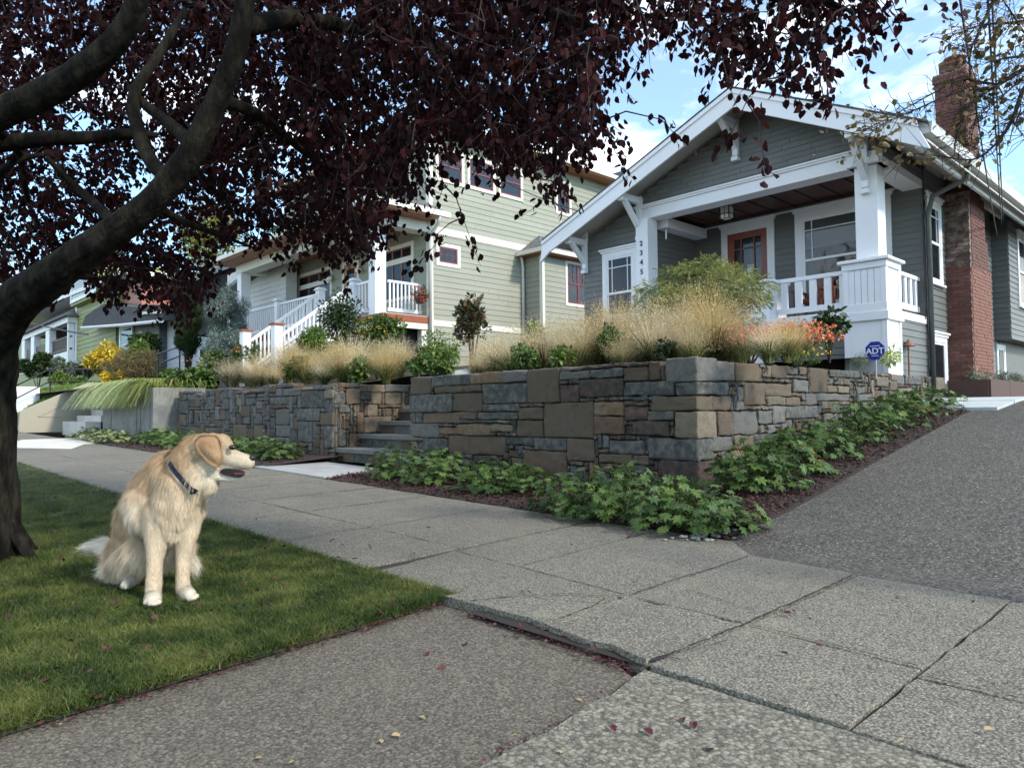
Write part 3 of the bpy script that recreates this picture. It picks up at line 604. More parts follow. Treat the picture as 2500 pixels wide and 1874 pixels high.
def siding(parent, axis, fixed, a0, a1, z0, z1, exp, m, holes=(), clip=None, th=.022, maxlen=None, stagger=.03, name='siding_board', joined=False):
    me = board_mesh(m); k = 0; z = z0; cnt = 0; J = MB()
    while z < z1 - .01:
        h = min(exp, z1 - z); lo, hi = a0, a1
        if clip:
            lo, hi = clip(z + h * .5); lo, hi = max(lo, a0), min(hi, a1)
            if hi - lo < .05: z += exp; k += 1; continue
        segs = [(lo, hi)]
        for (h0, h1, g0, g1) in holes:
            if g0 < z + h * .5 < g1:
                ns = []
                for s, e in segs:
                    if h1 <= s or h0 >= e: ns.append((s, e))
                    else:
                        if h0 > s: ns.append((s, h0))
                        if h1 < e: ns.append((h1, e))
                segs = ns
        for s, e in segs:
            cuts = [s]
            if maxlen:
                c = s + random.uniform(.15, 1) * maxlen
                while c < e - .12: cuts.append(c); c += maxlen * random.uniform(.7, 1.15)
            cuts.append(e)
            for c0, c1 in zip(cuts, cuts[1:]):
                if c1 - c0 < .02: continue
                tt = th * random.uniform(.92, 1.08)
                g = .004 if maxlen else 0
                if joined:
                    mb0 = [bc(axis, fixed, u, o, zz) for (u, o, zz) in ((c0, 0, z), (c1, 0, z), (c1, 0, z + h), (c0, 0, z + h))]; mb1 = [bc(axis, fixed, u, o, zz) for (u, o, zz) in ((c0, tt, z), (c1, tt, z), (c1, tt * .35, z + h), (c0, tt * .35, z + h))]
                    J.poly(mb0[::-1], mb1[::-1]) if axis == 'F' else J.poly(mb0, mb1)
                elif axis == 'F': piece(name, me, parent, (c0 + g / 2, fixed, z), (c1 - c0 - g, tt, h + .004))
                else: piece(name, me, parent, (fixed, c0 + g / 2, z), (c1 - c0 - g, tt, h + .004), (0, 0, R(90)))
                cnt += 1
        z += exp; k += 1
    if joined and J.v: J.build('siding_boards', m, parent, kind='stuff')
    return cnt
def window(parent, axis, fixed, a0, a1, z0, z1, case=.12, trim='white_paint', sash='white_paint', glass='window_glass', kind='hung', mun=(), blind=0, crown=True, sill=True, out=.035, dark=True, name='window', divide=None, back=None):
    """a0..z1: outer limits of the casing. mun: list of ('v', frac, zfrac0, zfrac1) / ('h', zfrac, f0, f1) bars on the glass"""
    mb = MB(); o = out
    bx(mb, axis, fixed, a0, a0 + case, 0, o, z0, z1); bx(mb, axis, fixed, a1 - case, a1, 0, o, z0, z1)
    bx(mb, axis, fixed, a0 + case, a1 - case, 0, o, z1 - case, z1)
    bx(mb, axis, fixed, a0 + case, a1 - case, 0, o, z0, z0 + case * (.55 if sill else 1))
    fr = mb.build(name, trim, parent, bevel=.003)
    if crown:
        m2 = MB(); bx(m2, axis, fixed, a0 - .03, a1 + .03, 0, o + .02, z1, z1 + .05); bx(m2, axis, fixed, a0 - .06, a1 + .06, 0, o + .045, z1 + .05, z1 + .085); m2.build('crown', trim, fr)
    if sill:
        m2 = MB(); bx(m2, axis, fixed, a0 - .03, a1 + .03, 0, o + .04, z0 - .035, z0 + .0); m2.build('sill', trim, fr)
    g0, g1, h0, h1 = a0 + case, a1 - case, z0 + case * (.55 if sill else 1), z1 - case
    s = .045
    m2 = MB()
    so = o - .012
    for (p, q, r_, t) in ((g0, g0 + s, h0, h1), (g1 - s, g1, h0, h1), (g0 + s, g1 - s, h0, h0 + s), (g0 + s, g1 - s, h1 - s, h1)): bx(m2, axis, fixed, p, q, .002, so, r_, t)
    if kind == 'hung': bx(m2, axis, fixed, g0 + s, g1 - s, .002, so + .006, (h0 + h1) / 2 - .02, (h0 + h1) / 2 + .025)
    if divide:
        for d_ in divide: c = g0 + (g1 - g0) * d_; bx(m2, axis, fixed, c - s * .8, c + s * .8, .002, so + .004, h0 + s, h1 - s)
    m2.build('sash', sash, fr)
    if mun:
        m2 = MB(); W_, H_ = g1 - g0 - 2 * s, h1 - h0 - 2 * s; A, Z = g0 + s, h0 + s
        for q in mun:
            if q[0] == 'v': bx(m2, axis, fixed, A + W_ * q[1] - .009, A + W_ * q[1] + .009, so - .014, so - .002, Z + H_ * q[2], Z + H_ * q[3])
            else: bx(m2, axis, fixed, A + W_ * q[2], A + W_ * q[3], so - .013, so - .003, Z + H_ * q[1] - .009, Z + H_ * q[1] + .009)
        m2.build('muntin_grid', sash, fr)
    m2 = MB(); bx(m2, axis, fixed, g0 + s * .5, g1 - s * .5, so - .016, so - .0145, h0 + s * .5, h1 - s * .5); m2.build('pane', glass, fr)
    if blind:
        m2 = MB(); bx(m2, axis, fixed, g0 + .03, g1 - .03, .004, .0065, h1 - (h1 - h0) * blind, h1 - .02); m2.build('blind', 'blind', fr)
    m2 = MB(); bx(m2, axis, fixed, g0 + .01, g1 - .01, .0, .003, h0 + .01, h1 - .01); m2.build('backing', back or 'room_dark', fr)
    return fr
def text_mesh(name, s, size, ext, m, parent, loc, rot, align='CENTER'):
    cu = bpy.data.curves.new('t', 'FONT'); cu.body = s; cu.size = size; cu.extrude = ext; cu.align_x = align; cu.align_y = 'CENTER'; cu.offset = size * .012
    t = bpy.data.objects.new('t', cu); COL.objects.link(t); bpy.context.view_layer.update()
    me = bpy.data.meshes.new_from_object(t.evaluated_get(bpy.context.evaluated_depsgraph_get())); bpy.data.objects.remove(t)
    me.materials.clear(); me.materials.append(MAT[m]); o = link(name, me, parent, loc); o.rotation_euler = rot; return o
def downspout(parent, pts, m, r=.035): return MB().tube(pts, r, 8).build('downspout', m, parent, smooth=True)
# ================================================================ the gray bungalow
H = thing('gray_bungalow', 'dark gray shingled bungalow with white porch and brick chimney behind the stone corner wall', 'house', (-6.5, 14, 1.4))
YF, YB, XS, XL = 12.15, 14.0, -4.10, -10.42          # front plane, porch back wall, side plane, left corner
APX, APZ = -6.33, 6.60
rl = lambda x: APZ - .405 * (APX - x) if x < APX else APZ - .50 * (x - APX)     # top of roof
RT = .34                                             # fascia depth
# wall backing
MB().box((XS - .2, YB + .02, 1.0), (XS - .001, 24, 5.25)).build('wall', 'gray_siding', H)
MB().box((-8.9, YB + .001, 1.2), (XS - .001, YB + .2, 5.4)).build('wall', 'gray_siding', H)
gb = [(XL, 1.2), (-8.75, 1.2), (-8.75, 5.15), (XS - .02, 5.15), (XS - .02, rl(XS) - .33), (APX, APZ - .30), (XL, rl(XL) - .30)]
MB().poly([(a, YF + .15, b) for a, b in gb], [(a, YF + .001, b) for a, b in gb]).build('gable_wall', 'gray_siding', H)
MB().box((-8.93, YF + .15, 1.2), (-8.76, YB, 5.3)).build('wall', 'gray_siding', H)
# left front siding, with window
WN = (-9.88, -8.95, 2.62, 4.36)
ck = lambda z: (XL, -8.70 if z < 4.9 else -8.93)
siding(H, 'F', YF, XL, -8.72, 1.5, 5.1, .115, 'gray_siding', [(WN[0], WN[1], WN[2], WN[3])], clip=lambda z: (max(XL, APX - (APZ - .31 - z) / .405), -8.72))
window(H, 'F', YF, *WN[:4], mun=[('v', .16, .5, 1), ('v', .84, .5, 1), ('h', .88, 0, 1)], blind=.52)
# gable shingles
siding(H, 'F', YF, -8.93, XS - .02, 5.14, 6.45, .098, 'gray_shingle', clip=lambda z: (max(-8.93, APX - (APZ - .17 - z) / .405), min(XS, APX + (APZ - .17 - z) / .50)), maxlen=.52, name='shingle', th=.018)
siding(H, 'F', YF, -9.9, -8.93, 5.1, 5.3, .1, 'gray_shingle', clip=lambda z: (APX - (APZ - .31 - z) / .405, -8.93), joined=False, name='shingle')
# porch back wall
DR = (-8.06, -6.86, 2.60, 4.86); PW = (-6.42, -4.62, 2.98, 4.86)
siding(H, 'F', YB, -8.74, XS - .02, 2.6, 5.0, .115, 'gray_siding', [(DR[0], DR[1], 0, DR[3]), PW])
siding(H, 'S', -8.75, YF + .2, YB, 2.6, 4.95, .115, 'gray_siding', joined=True)
# side wall under the porch and along the house, chimney behind
SW = (14.06, 14.92, 3.20, 4.72); BWn = (14.13, 15.02, 1.25, 2.24)
siding(H, 'S', XS, 12.6, YB, 1.35, 2.42, .115, 'gray_siding')
siding(H, 'S', XS, YB + .0, 18.5, 1.15, 5.18, .115, 'gray_siding', [SW, BWn, (15.17, 16.5, 0, 9), (18.63, 19.3, 0, 2.35)])
window(H, 'S', XS, *SW, case=.10, mun=[('v', .2, .5, 1), ('v', .8, .5, 1), ('h', .88, 0, 1)], blind=.35)
window(H, 'S', XS, *BWn, case=.10, kind='one', blind=.9, sill=False)
window(H, 'S', XS, 18.62, 19.34, 1.25, 2.34, case=.08, kind='one', crown=False, sill=False, blind=.6)
MB().box((XS, YB + .0, 1.2), (XS + .04, YB + .09, 5.2)).build('corner_board', 'gray_siding', H)
MB().box((XS - .15, 18.9, 1.2), (XS + .012, 30, 2.42)).build('wall', 'gray_siding', H)
# bay
XB = -3.79
MB().box((XS, 18.52, 2.42), (XB, 24, 5.05)).build('bay_wall', 'gray_siding', H)
siding(H, 'F', 18.52, XS, XB, 2.42, 5.05, .115, 'gray_siding'); siding(H, 'S', XB, 18.52, 24, 2.42, 5.05, .115, 'gray_siding', [(19.3, 20.2, 3.2, 4.9)])
window(H, 'S', XB, 19.30, 20.2, 3.2, 4.85, case=.10)
# front below the deck
MB().box((-5.98, YF + .0, 1.3), (XS - .02, YF + .15, 2.42)).build('wall', 'gray_siding', H)
siding(H, 'F', YF, -5.98, -4.7, 1.4, 2.40, .115, 'gray_siding')
# deck, ceiling, beams
MB().box((-8.9, YF - .1, 2.42), (XS, YB, 2.56)).build('deck', 'white_paint_worn', H)
MB().box((-6.0, YF - .16, 2.40), (-4.70, YF - .10, 2.55)).build('fascia_board', 'white_paint', H)
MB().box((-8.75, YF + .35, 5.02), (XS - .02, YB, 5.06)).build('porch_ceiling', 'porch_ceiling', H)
m_ = MB()
for i in range(10): x = -8.7 + i * .46; m_.box((x, YF + .36, 5.005), (x + .012, YB, 5.02))
m_.build('ceiling_batten', 'dark_void', H)
MB().box((-8.72, YB - .03, 4.93), (XS - .03, YB - .002, 4.96)).build('picture_rail', 'white_paint_worn', H)
MB().box((-8.93, YF - .04, 4.90), (XS - .02, YF + .33, 5.12)).build('porch_beam', 'white_paint', H, bevel=.004)
MB().box((-8.95, YF - .075, 5.12), (XS - .35, YF - .03, 5.155)).box((-8.97, YF - .10, 5.155), (XS - .35, YF - .03, 5.185)).build('beam_crown', 'white_paint', H)
MB().box((-8.72, YF + .33, 4.74), (-8.42, YB - .02, 4.94)).build('porch_beam', 'white_paint', H, bevel=.004)
MB().box((XS - .33, YF + .33, 4.86), (XS + .0, YB + .02, 5.0)).build('porch_beam', 'white_paint', H, bevel=.004)
MB().box((XS - .33, YF + .33, 5.0), (XS - .02, YB + .02, 5.2)).build('wall', 'gray_siding', H)
siding(H, 'S', XS - .02, YF + .02, YB, 5.0, 5.2, .1, 'gray_siding', joined=True)
# piers and columns
def pier(name, x0, x1, y0, y1, zb, zt, up=None):
    c = thing(name, None, None, ((x0 + x1) / 2, y0, zb)) if False else None
    o = MB().box((x0, y0, zb), (x1, y1, zt - .16)).build(name, 'white_paint', H, bevel=.004)
    for (d, a, b) in ((.025, zt - .16, zt - .05), (.075, zt - .05, zt)): MB().box((x0 - d, y0 - d, a), (x1 + d, y1 + d, b)).build('cap', 'white_paint', o, bevel=.005)
    zm = 2.36 if zb < 2 else None
    if zm:
        MB().box((x0 - .045, y0 - .045, zm), (x1 + .045, y1 + .045, zm + .14)).build('band', 'white_paint', o, bevel=.005)
        MB().box((x0 - .02, y0 - .02, zm + .14), (x1 + .02, y1 + .02, zm + .28)).build('band', 'white_paint', o, bevel=.004)
    m_ = MB(); zz = [(zb, zm - .0), (zm + .28, zt - .16)] if zm else [(zb, zt - .16)]
    for (a, b) in zz:
        for (u0, u1) in ((x0 - .012, x0 + .07), (x1 - .07, x1 + .012)): m_.box((u0, y0 - .014, a), (u1, y0, b))
        for (u0, u1) in ((y0 - .012, y0 + .07), (y1 - .07, y1 + .012)): m_.box((x1, u0, a), (x1 + .014, u1, b))
    m_.build('corner_trim', 'white_paint', o, bevel=.002)
    m_ = MB(); n = int((x1 - x0 - .14) / .09)
    for i in range(1, n): x = x0 + .07 + i * (x1 - x0 - .14) / n; m_.box((x - .0025, y0 - .0015, (zm + .28) if zm else zb), (x + .0025, y0 + .01, zt - .16))
    m_.build('bead_groove', 'gutter_metal', o)
    return o
pier('pier', -4.72, XS + .02, 12.0, 12.62, 1.3, 3.36)
pier('pier', -6.95, -6.02, 12.0, 12.62, 1.3, 3.26)
pier('pier', -9.02, -8.45, 11.3, 12.3, 1.3, 2.86)
MB().box((-4.56, 12.13, 3.36), (-4.21, 12.47, 4.90)).build('column', 'white_paint', H, bevel=.004)
nc = MB().box((-8.90, 12.02, 2.80), (-8.60, 12.36, 4.90)).build('column', 'white_paint', H, bevel=.004)
for i, ch in enumerate('2345'): text_mesh('house_number', ch, .145, .006, 'number_black', nc, (-8.76, 12.012, 4.38 - i * .195), (R(90), 0, 0))
MB().box((-4.64, 12.02, 4.90), (-4.14, 12.50, 5.00)).build('column_cap', 'white_paint', H)
# porch steps between the piers
m_ = H
for i in range(6): MB().box((-8.4, 11.95 - i * .28, 1.2), (-7.0, 12.24 - i * .28, 2.40 - i * .17)).build('step', 'white_paint_worn', H)
MB().poly([(-8.62, 10.3, 1.2), (-8.62, 12.0, 1.2), (-8.62, 12.0, 2.7), (-8.62, 10.3, 1.75)], [(-8.42, 10.3, 1.2), (-8.42, 12.0, 1.2), (-8.42, 12.0, 2.7), (-8.42, 10.3, 1.75)]).build('stair_cheek', 'white_paint_worn', H)
# railings
def rail(parent, axis, fixed, a0, a1, zb, zt, bal, bw, m='white_paint', depth=.07):
    rr = MB(); bx(rr, axis, fixed, a0, a1, -depth / 2, depth / 2, zt - .07, zt); o = rr.build('top_rail', m, parent, bevel=.004)
    rr = MB(); bx(rr, axis, fixed, a0, a1, -depth / 2 + .01, depth / 2 - .01, zb, zb + .10); rr.build('bottom_rail', m, parent, bevel=.004)
    n = int(round((a1 - a0) / bal)); sp = (a1 - a0) / n
    for i in range(n):
        c = a0 + (i + .5) * sp; b = MB(); bx(b, axis, fixed, c - bw / 2, c + bw / 2, -.018, .018, zb + .10, zt - .07); b.build('baluster', m, parent)
rail(H, 'F', 12.3, -6.0, -4.72, 2.64, 3.27, .262, .12)
rail(H, 'S', XS - .12, 12.64, 13.98, 2.64, 3.27, .26, .11)
MB().box((XS - .02, 12.6, 2.42), (XS + .03, YB, 2.50)).build('side_fascia', 'white_paint', H)
# door
d = window(H, 'F', YB, DR[0], DR[1], DR[2], DR[3], case=.155, kind='one', sill=False, name='front_door', out=.05, sash='red_door')
g0, g1, h0, h1 = DR[0] + .155, DR[1] - .155, DR[2] + .155, DR[3] - .155
m_ = MB()
for (a, b, c, e) in ((g0, g0 + .15, h0, h1), (g1 - .12, g1, h0, h1), (g0 + .15, g1 - .12, h1 - .14, h1), (g0 + .15, g1 - .12, h0, h0 + .55)): m_.box((a, YB - .056, c), (b, YB - .02, e))
for f in (.27, .73): x = g0 + .15 + (g1 - g0 - .27) * f; m_.box((x - .012, YB - .05, h0 + .5), (x + .012, YB - .03, h1 - .1))
m_.box((g0 + .1, YB - .049, h1 - .36), (g1 - .1, YB - .031, h1 - .335)); m_.build('door_frame', 'red_door', d)
MB().box((g0 + .45, YB - .047, 3.1), (g0 + .58, YB - .045, 4.0)).build('painted_reflection', 'blind', d)  # pale strip painted as a reflection on the door glass, no blind here
# big porch window
window(H, 'F', YB, *PW, case=.15, out=.05, mun=[('v', .1, .52, 1), ('v', .9, .52, 1), ('h', .88, 0, 1)], blind=.36)
# ---- roof
def roofplane(x0, x1, y0, y1, zt, th, m, nm): # slab following rl
    return MB().poly([(x0, y0, zt(x0) - th), (x1, y0, zt(x1) - th), (x1, y1, zt(x1) - th), (x0, y1, zt(x0) - th)], [(x0, y0, zt(x0)), (x1, y0, zt(x1)), (x1, y1, zt(x1)), (x0, y1, zt(x0))]).build(nm, m, H)
YR0, YR1 = 11.40, 25.
XE, XW_ = -3.22, -10.98
fl = lambda x: APZ - .405 * (APX - x); fr_ = lambda x: APZ - .50 * (x - APX)
roofplane(XW_, APX, YR0 - .03, YR1, lambda x: fl(x) + .05, .035, 'asphalt_shingle', 'roof'); roofplane(APX, XE - .02, YR0 - .03, YR1, lambda x: fr_(x) + .05, .035, 'asphalt_shingle', 'roof')
roofplane(XW_ + .02, APX, YR0 + .05, YR1, lambda x: fl(x) - .05, .03, 'soffit_shaded_paint', 'soffit'); roofplane(APX, XE - .05, YR0 + .05, YR1, lambda x: fr_(x) - .05 - .16 * max(0, (x + 4.3)), .03, 'soffit_shaded_paint', 'soffit')
roofplane(XW_ + .01, APX, YR0 + .04, YR1, lambda x: fl(x) + .014, .06, 'soffit_shaded_paint', 'roof_deck'); roofplane(APX, XE - .04, YR0 + .04, YR1, lambda x: fr_(x) + .014, .06, 'soffit_shaded_paint', 'roof_deck')
def fascia(pts, y0, y1, nm='fascia_board', m='white_paint'): MB().poly([(a, y1, b) for a, b in pts], [(a, y0, b) for a, b in pts]).build(nm, m, H, bevel=.003)
fascia([(XW_ - .09, fl(XW_) - .46), (XW_, fl(XW_)), (APX, APZ), (APX, APZ - .34), (XW_ + .18, fl(XW_ + .18) - .34)][::-1], YR0, YR0 + .045)
fascia([(APX, APZ - .34), (APX, APZ), (XE - .2, fr_(XE - .2)), (XE, fr_(XE) - .36), (XE - .35, fr_(XE - .35) - .35)][::-1], YR0, YR0 + .045)
fascia([(XW_ - .02, fl(XW_) - .07), (XW_ - .02, fl(XW_) + .03), (APX, APZ + .03), (APX, APZ - .07)][::-1], YR0 - .025, YR0, 'barge_molding'); fascia([(APX, APZ - .07), (APX, APZ + .03), (XE - .16, fr_(XE - .16) + .03), (XE - .14, fr_(XE - .14) - .07)][::-1], YR0 - .025, YR0, 'barge_molding')
for yy in np.arange(12.6, 24, .6):      # rafters seen under the wide eaves
    pass
ze = fr_(XE)
MB().poly([(XE - .22, YR0 + .05, ze - .10), (XE - .22, YR1, ze - .10), (XE - .22, YR1, ze + .06), (XE - .22, YR0 + .05, ze + .06)], [(XE, YR0 + .05, ze - .10), (XE, YR1, ze - .10), (XE + .02, YR1, ze + .06), (XE + .02, YR0 + .05, ze + .06)]).build('gutter', 'white_metal', H)
MB().box((XE - .22, YR0 + .06, ze - .28), (XE - .17, YR1, ze - .10)).build('eave_board', 'white_paint_worn', H)
MB().poly([(XS - .2, YR0 + .75, rl(XS) - .36), (XS, YR0 + .75, rl(XS) - .36), (XE - .2, YR0 + .75, ze - .27), (XS - .2, YR0 + .75, ze + .1)][::-1], [(XS - .2, YR0 + .77, rl(XS) - .36), (XS, YR0 + .77, rl(XS) - .36), (XE - .2, YR0 + .77, ze - .27), (XS - .2, YR0 + .77, ze + .1)][::-1]) 
# knee brackets
def bracket(x, zt, yw=YF, reach=.66, drop=.92):
    m_ = MB(); t = .055
    m_.box((x - t, yw - .09, zt - drop), (x + t, yw - .0, zt + .06)); m_.box((x - t, yw - reach, zt - .10), (x + t, yw - .09, zt + .03))
    m_.bar((x, yw - .05, zt - drop + .14), (x, yw - reach + .08, zt - .06), t * 1.7, .10, (1, 0, 0))
    m_.box((x - t * 1.15, yw - reach - .03, zt - .13), (x + t * 1.15, yw - reach + .05, zt + .05)); m_.box((x - t * 1.2, yw - .12, zt - drop - .10), (x + t * 1.2, yw, zt - drop - .02))
    m_.build('knee_bracket', 'white_paint', H, bevel=.006)
bracket(APX - .32, 6.28, drop=.62, reach=.68); bracket(-4.38, 5.33, drop=.8); bracket(-8.86, 5.33, drop=.75); bracket(-10.36, 4.72, reach=.6, drop=.62)
MB().box((-8.93, YF - .03, 5.15), (-8.79, YF - .0, 5.36)).build('corner_board', 'white_paint', H); MB().box((-8.50, YF + .35, 4.5), (-8.47, YF + .36, 4.7)).build('trim', 'white_paint', H)
MB().box((XL - .02, YF - .035, 4.0), (XL + .12, YF, 4.95)).build('corner_board', 'white_paint', H)
m_ = MB(); m_.bar((XL, YF - .02, 4.62), (-8.95, YF - .02, 4.62 + .02), .04, .05); 
# downspouts
downspout(H, [(XE - .06, 13.6, ze - .08), (XE - .10, 13.62, ze - .28), (XS + .18, 13.9, 4.55 + .1), (XS + .09, 13.95, 4.35), (XS + .09, 13.95, 1.2)], 'gutter_metal', .045)
downspout(H, [(XS + .04, 13.93, 4.6)] + [(XS + .05, 13.90 + .012 * math.sin(i * 1.9), 4.5 - i * .11) for i in range(28)], 'black_metal', .014)
# chimney: bricks laid one by one, the rest joined
BR = {}
def brick_block(parent, x0, x1, y0, y1, z0, z1, m, faces='FS', bl=.205, bh=.066, single=True):
    """brick skin on the street face (F) and driveway face (S) of a block"""
    core = MB().box((x0 + .012, y0 + .012, z0), (x1 - .012, y1 - .012, z1)).build('mortar_core', 'mortar', parent)
    z = z0; k = 0; J = MB(); cnt = 0
    while z < z1 - .02:
        h = bh
        if 'F' in faces:
            a = x0 + (-.5 * bl if k % 2 else 0)
            while a < x1 - .01:
                p, q = max(a, x0), min(a + bl, x1)
                if q - p > .02:
                    d_ = random.uniform(-.003, .004)
                    if single: o = piece('brick', brick_unit(m), parent, (p + .004, y0 - d_, z + .004), (q - p - .008, .05, h - .008)); cnt += 1
                    else: J.box((p + .004, y0 - d_, z + .004), (q - .004, y0 + .05, z + h - .004))
                a += bl
        if 'S' in faces:
            a = y0 + (-.25 * bl if k % 2 else .05) 
            while a < y1 - .01:
                p, q = max(a, y0 + .052), min(a + bl, y1)
                if q - p > .02:
                    d_ = random.uniform(-.003, .004); J.box((x1 - .05, p + .004, z + .004), (x1 + d_, q - .004, z + h - .004))
                a += bl
        z += h; k += 1
    if J.v: J.build('bricks', m, parent, kind='stuff')
    return cnt
def brick_unit(m):
    if m not in BR:
        b = MB().box((0, 0, 0), (1, 1, 1)); me = bpy.data.meshes.new('brick'); me.from_pydata(b.v, [], b.f); me.materials.append(MAT[m]); me.update(); BR[m] = me
    return BR[m]
CH = link('chimney', None, H, (-3.9, 15.9, 1.2))
YC0 = 15.17
brick_block(CH, XS, -3.68, YC0, 16.55, 1.15, 3.55, 'brick_red'); 
brick_block(CH, XS, -3.68, YC0, 16.38, 3.55, 4.1, 'brick_dark_mottled', 'F'); brick_block(CH, XS, -3.679, YC0 + .05, 16.38, 3.55, 4.1, 'brick_red', 'S')
brick_block(CH, XS, -3.68, YC0, 16.22, 4.1, 4.95, 'brick_dark_mottled', 'F'); brick_block(CH, XS, -3.679, YC0 + .05, 16.22, 4.1, 4.95, 'brick_red', 'S')
brick_block(CH, -4.22, -3.70, YC0 + .12, 16.08, 4.95, 7.15, 'brick_red'); brick_block(CH, -4.25, -3.67, YC0 + .09, 16.11, 7.15, 7.30, 'brick_red')
brick_block(CH, -4.16, -3.78, YC0 + .20, 16.0, 7.30, 7.52, 'brick_red')
MB().box((-4.24, YC0 + .10, 7.30), (-3.68, 16.10, 7.315)).build('mortar_wash', 'mortar', CH)
MB().lathe((-3.97, 15.72, 7.52), [(.12, 0), (.12, .16), (.20, .17), (.20, .20), (.02, .26)], 14).build('flue_cap', 'copper', CH, smooth=True)
# ================================================================ neighbouring green house
N = thing('green_house', 'two-story pale green house with white stair railing and maroon windows', 'house', (-20, 14, 3))
NX, NYF, NYP = -16.45, 12.40, 10.80
NXB, NXL = -15.63, -25.5
DK = 3.68
MB().box((NXL, NYF + .001, 2.0), (NX - .001, 24, 9.3)).build('wall', 'green_siding', N)
NW = [(13.82, 14.97, 7.70, 8.72), (15.08, 16.17, 7.72, 8.80), (12.62, 13.70, 7.69, 8.68), (17.72, 18.52, 7.64, 8.85), (12.62, 13.52, 5.20, 5.88)]
siding(N, 'S', NX, NYF + .10, 16.18, 3.60, 6.12, .165, 'green_siding', NW, maxlen=3.2); siding(N, 'S', NX, NYF + .10, 16.18, 2.6, 3.42, .165, 'green_siding', maxlen=3.2)
siding(N, 'S', NX, NYF + .10, 22, 6.34, 9.1, .165, 'green_siding', NW, maxlen=3.2)
six = [('v', 1 / 3, .5, 1), ('v', 2 / 3, .5, 1), ('h', .75, 0, 1)]
for w_ in NW[:4]: window(N, 'S', NX, *w_, case=.10, trim='cream_trim', sash='maroon_paint', crown=False, sill=False, mun=six, glass='window_glass_far', back='blind')
window(N, 'S', NX, *NW[4], case=.11, trim='cream_trim', sash='maroon_paint', crown=False, sill=False, kind='one', mun=[('v', 1 / 3, 0, 1), ('v', 2 / 3, 0, 1), ('h', .5, 0, 1)], glass='window_glass_far', back='blind')
MB().box((NX, NYF + .10, 6.12), (NX + .03, 19, 6.33)).build('belt_board', 'cream_trim', N); MB().box((NX, NYF + .10, 3.43), (NX + .03, 16.18, 3.6)).build('belt_board', 'cream_trim', N)
MB().box((NX - .12, NYF - .03, 2.4), (NX + .035, NYF + .1, 9.2)).build('corner_board', 'cream_trim', N)
# bump-out
MB().box((NX, 16.2, 2.5), (NXB - .001, 20, 5.95)).build('wall', 'green_siding', N)
siding(N, 'F', 16.2, NX, NXB - .1, 2.6, 5.95, .165, 'green_siding'); siding(N, 'S', NXB, 16.28, 20, 2.6, 5.9, .165, 'green_siding', [(17.26, 18.5, 4.36, 5.86)], maxlen=3)
MB().box((NXB - .10, 16.17, 2.5), (NXB + .03, 16.28, 5.95)).build('corner_board', 'cream_trim', N)
window(N, 'S', NXB, 17.26, 18.5, 4.36, 5.86, case=.10, trim='cream_trim', sash='maroon_paint', crown=False, sill=False, divide=(.5,), mun=[('v', .25, .5, 1), ('v', .75, .5, 1), ('h', .75, 0, 1)], glass='window_glass_far')
MB().poly([(NX - .0, 15.85, 6.0), (NXB + .35, 15.85, 6.0), (NXB + .35, 20, 6.0), (NX, 20, 6.0)], [(NX - .0, 16.9, 6.75), (NX + .02, 16.9, 6.75), (NX + .02, 20, 6.75), (NX, 20, 6.75)]).build('bump_roof', 'roof_shingle_far', N)
MB().box((NX + .02, 15.8, 5.9), (NXB + .38, 15.9, 6.03)).box((NXB + .3, 15.9, 5.9), (NXB + .38, 20, 6.03)).build('gutter', 'cream_trim', N); MB().box((NX, 15.88, 5.88), (NXB + .32, 20, 5.93)).build('soffit', 'cedar_soffit', N)
downspout(N, [(NX + .06, 15.9, 6.0), (NX + .1, 16.0, 5.85), (NX + .07, 16.08, 5.6), (NX + .07, 16.08, 2.4)], 'cream_trim', .05)
# eave and roof
MB().box((NXL - .5, NYF - .55, 9.22), (NX + .62, 24, 9.36)).build('eave_board', 'cream_trim', N); MB().box((NXL - .45, NYF - .5, 9.17), (NX + .55, 24, 9.22)).build('soffit', 'cedar_soffit', N)
MB().poly([(NXL - .5, NYF - .55, 9.36), (NX + .62, NYF - .55, 9.36), (NX + .62, 24, 9.36), (NXL - .5, 24, 9.36)], [(-21.4, 16, 11.2), (-20.6, 16, 11.2), (-20.6, 20, 11.2), (-21.4, 20, 11.2)]).build('roof', 'roof_shingle_far', N)
# upper front
siding(N, 'F', NYF, NXL, NX - .12, 6.5, 9.17, .165, 'green_siding', [(-18.45, -17.28, 7.1, 8.5), (-22.2, -20.6, 7.1, 8.5)], joined=True)
window(N, 'F', NYF, -18.45, -17.28, 7.12, 8.5, case=.11, trim='cream_trim', sash='maroon_paint', crown=False, divide=(.2,)); window(N, 'F', NYF, -22.2, -20.6, 7.12, 8.5, case=.11, trim='cream_trim', sash='maroon_paint', crown=False, divide=(.5,))
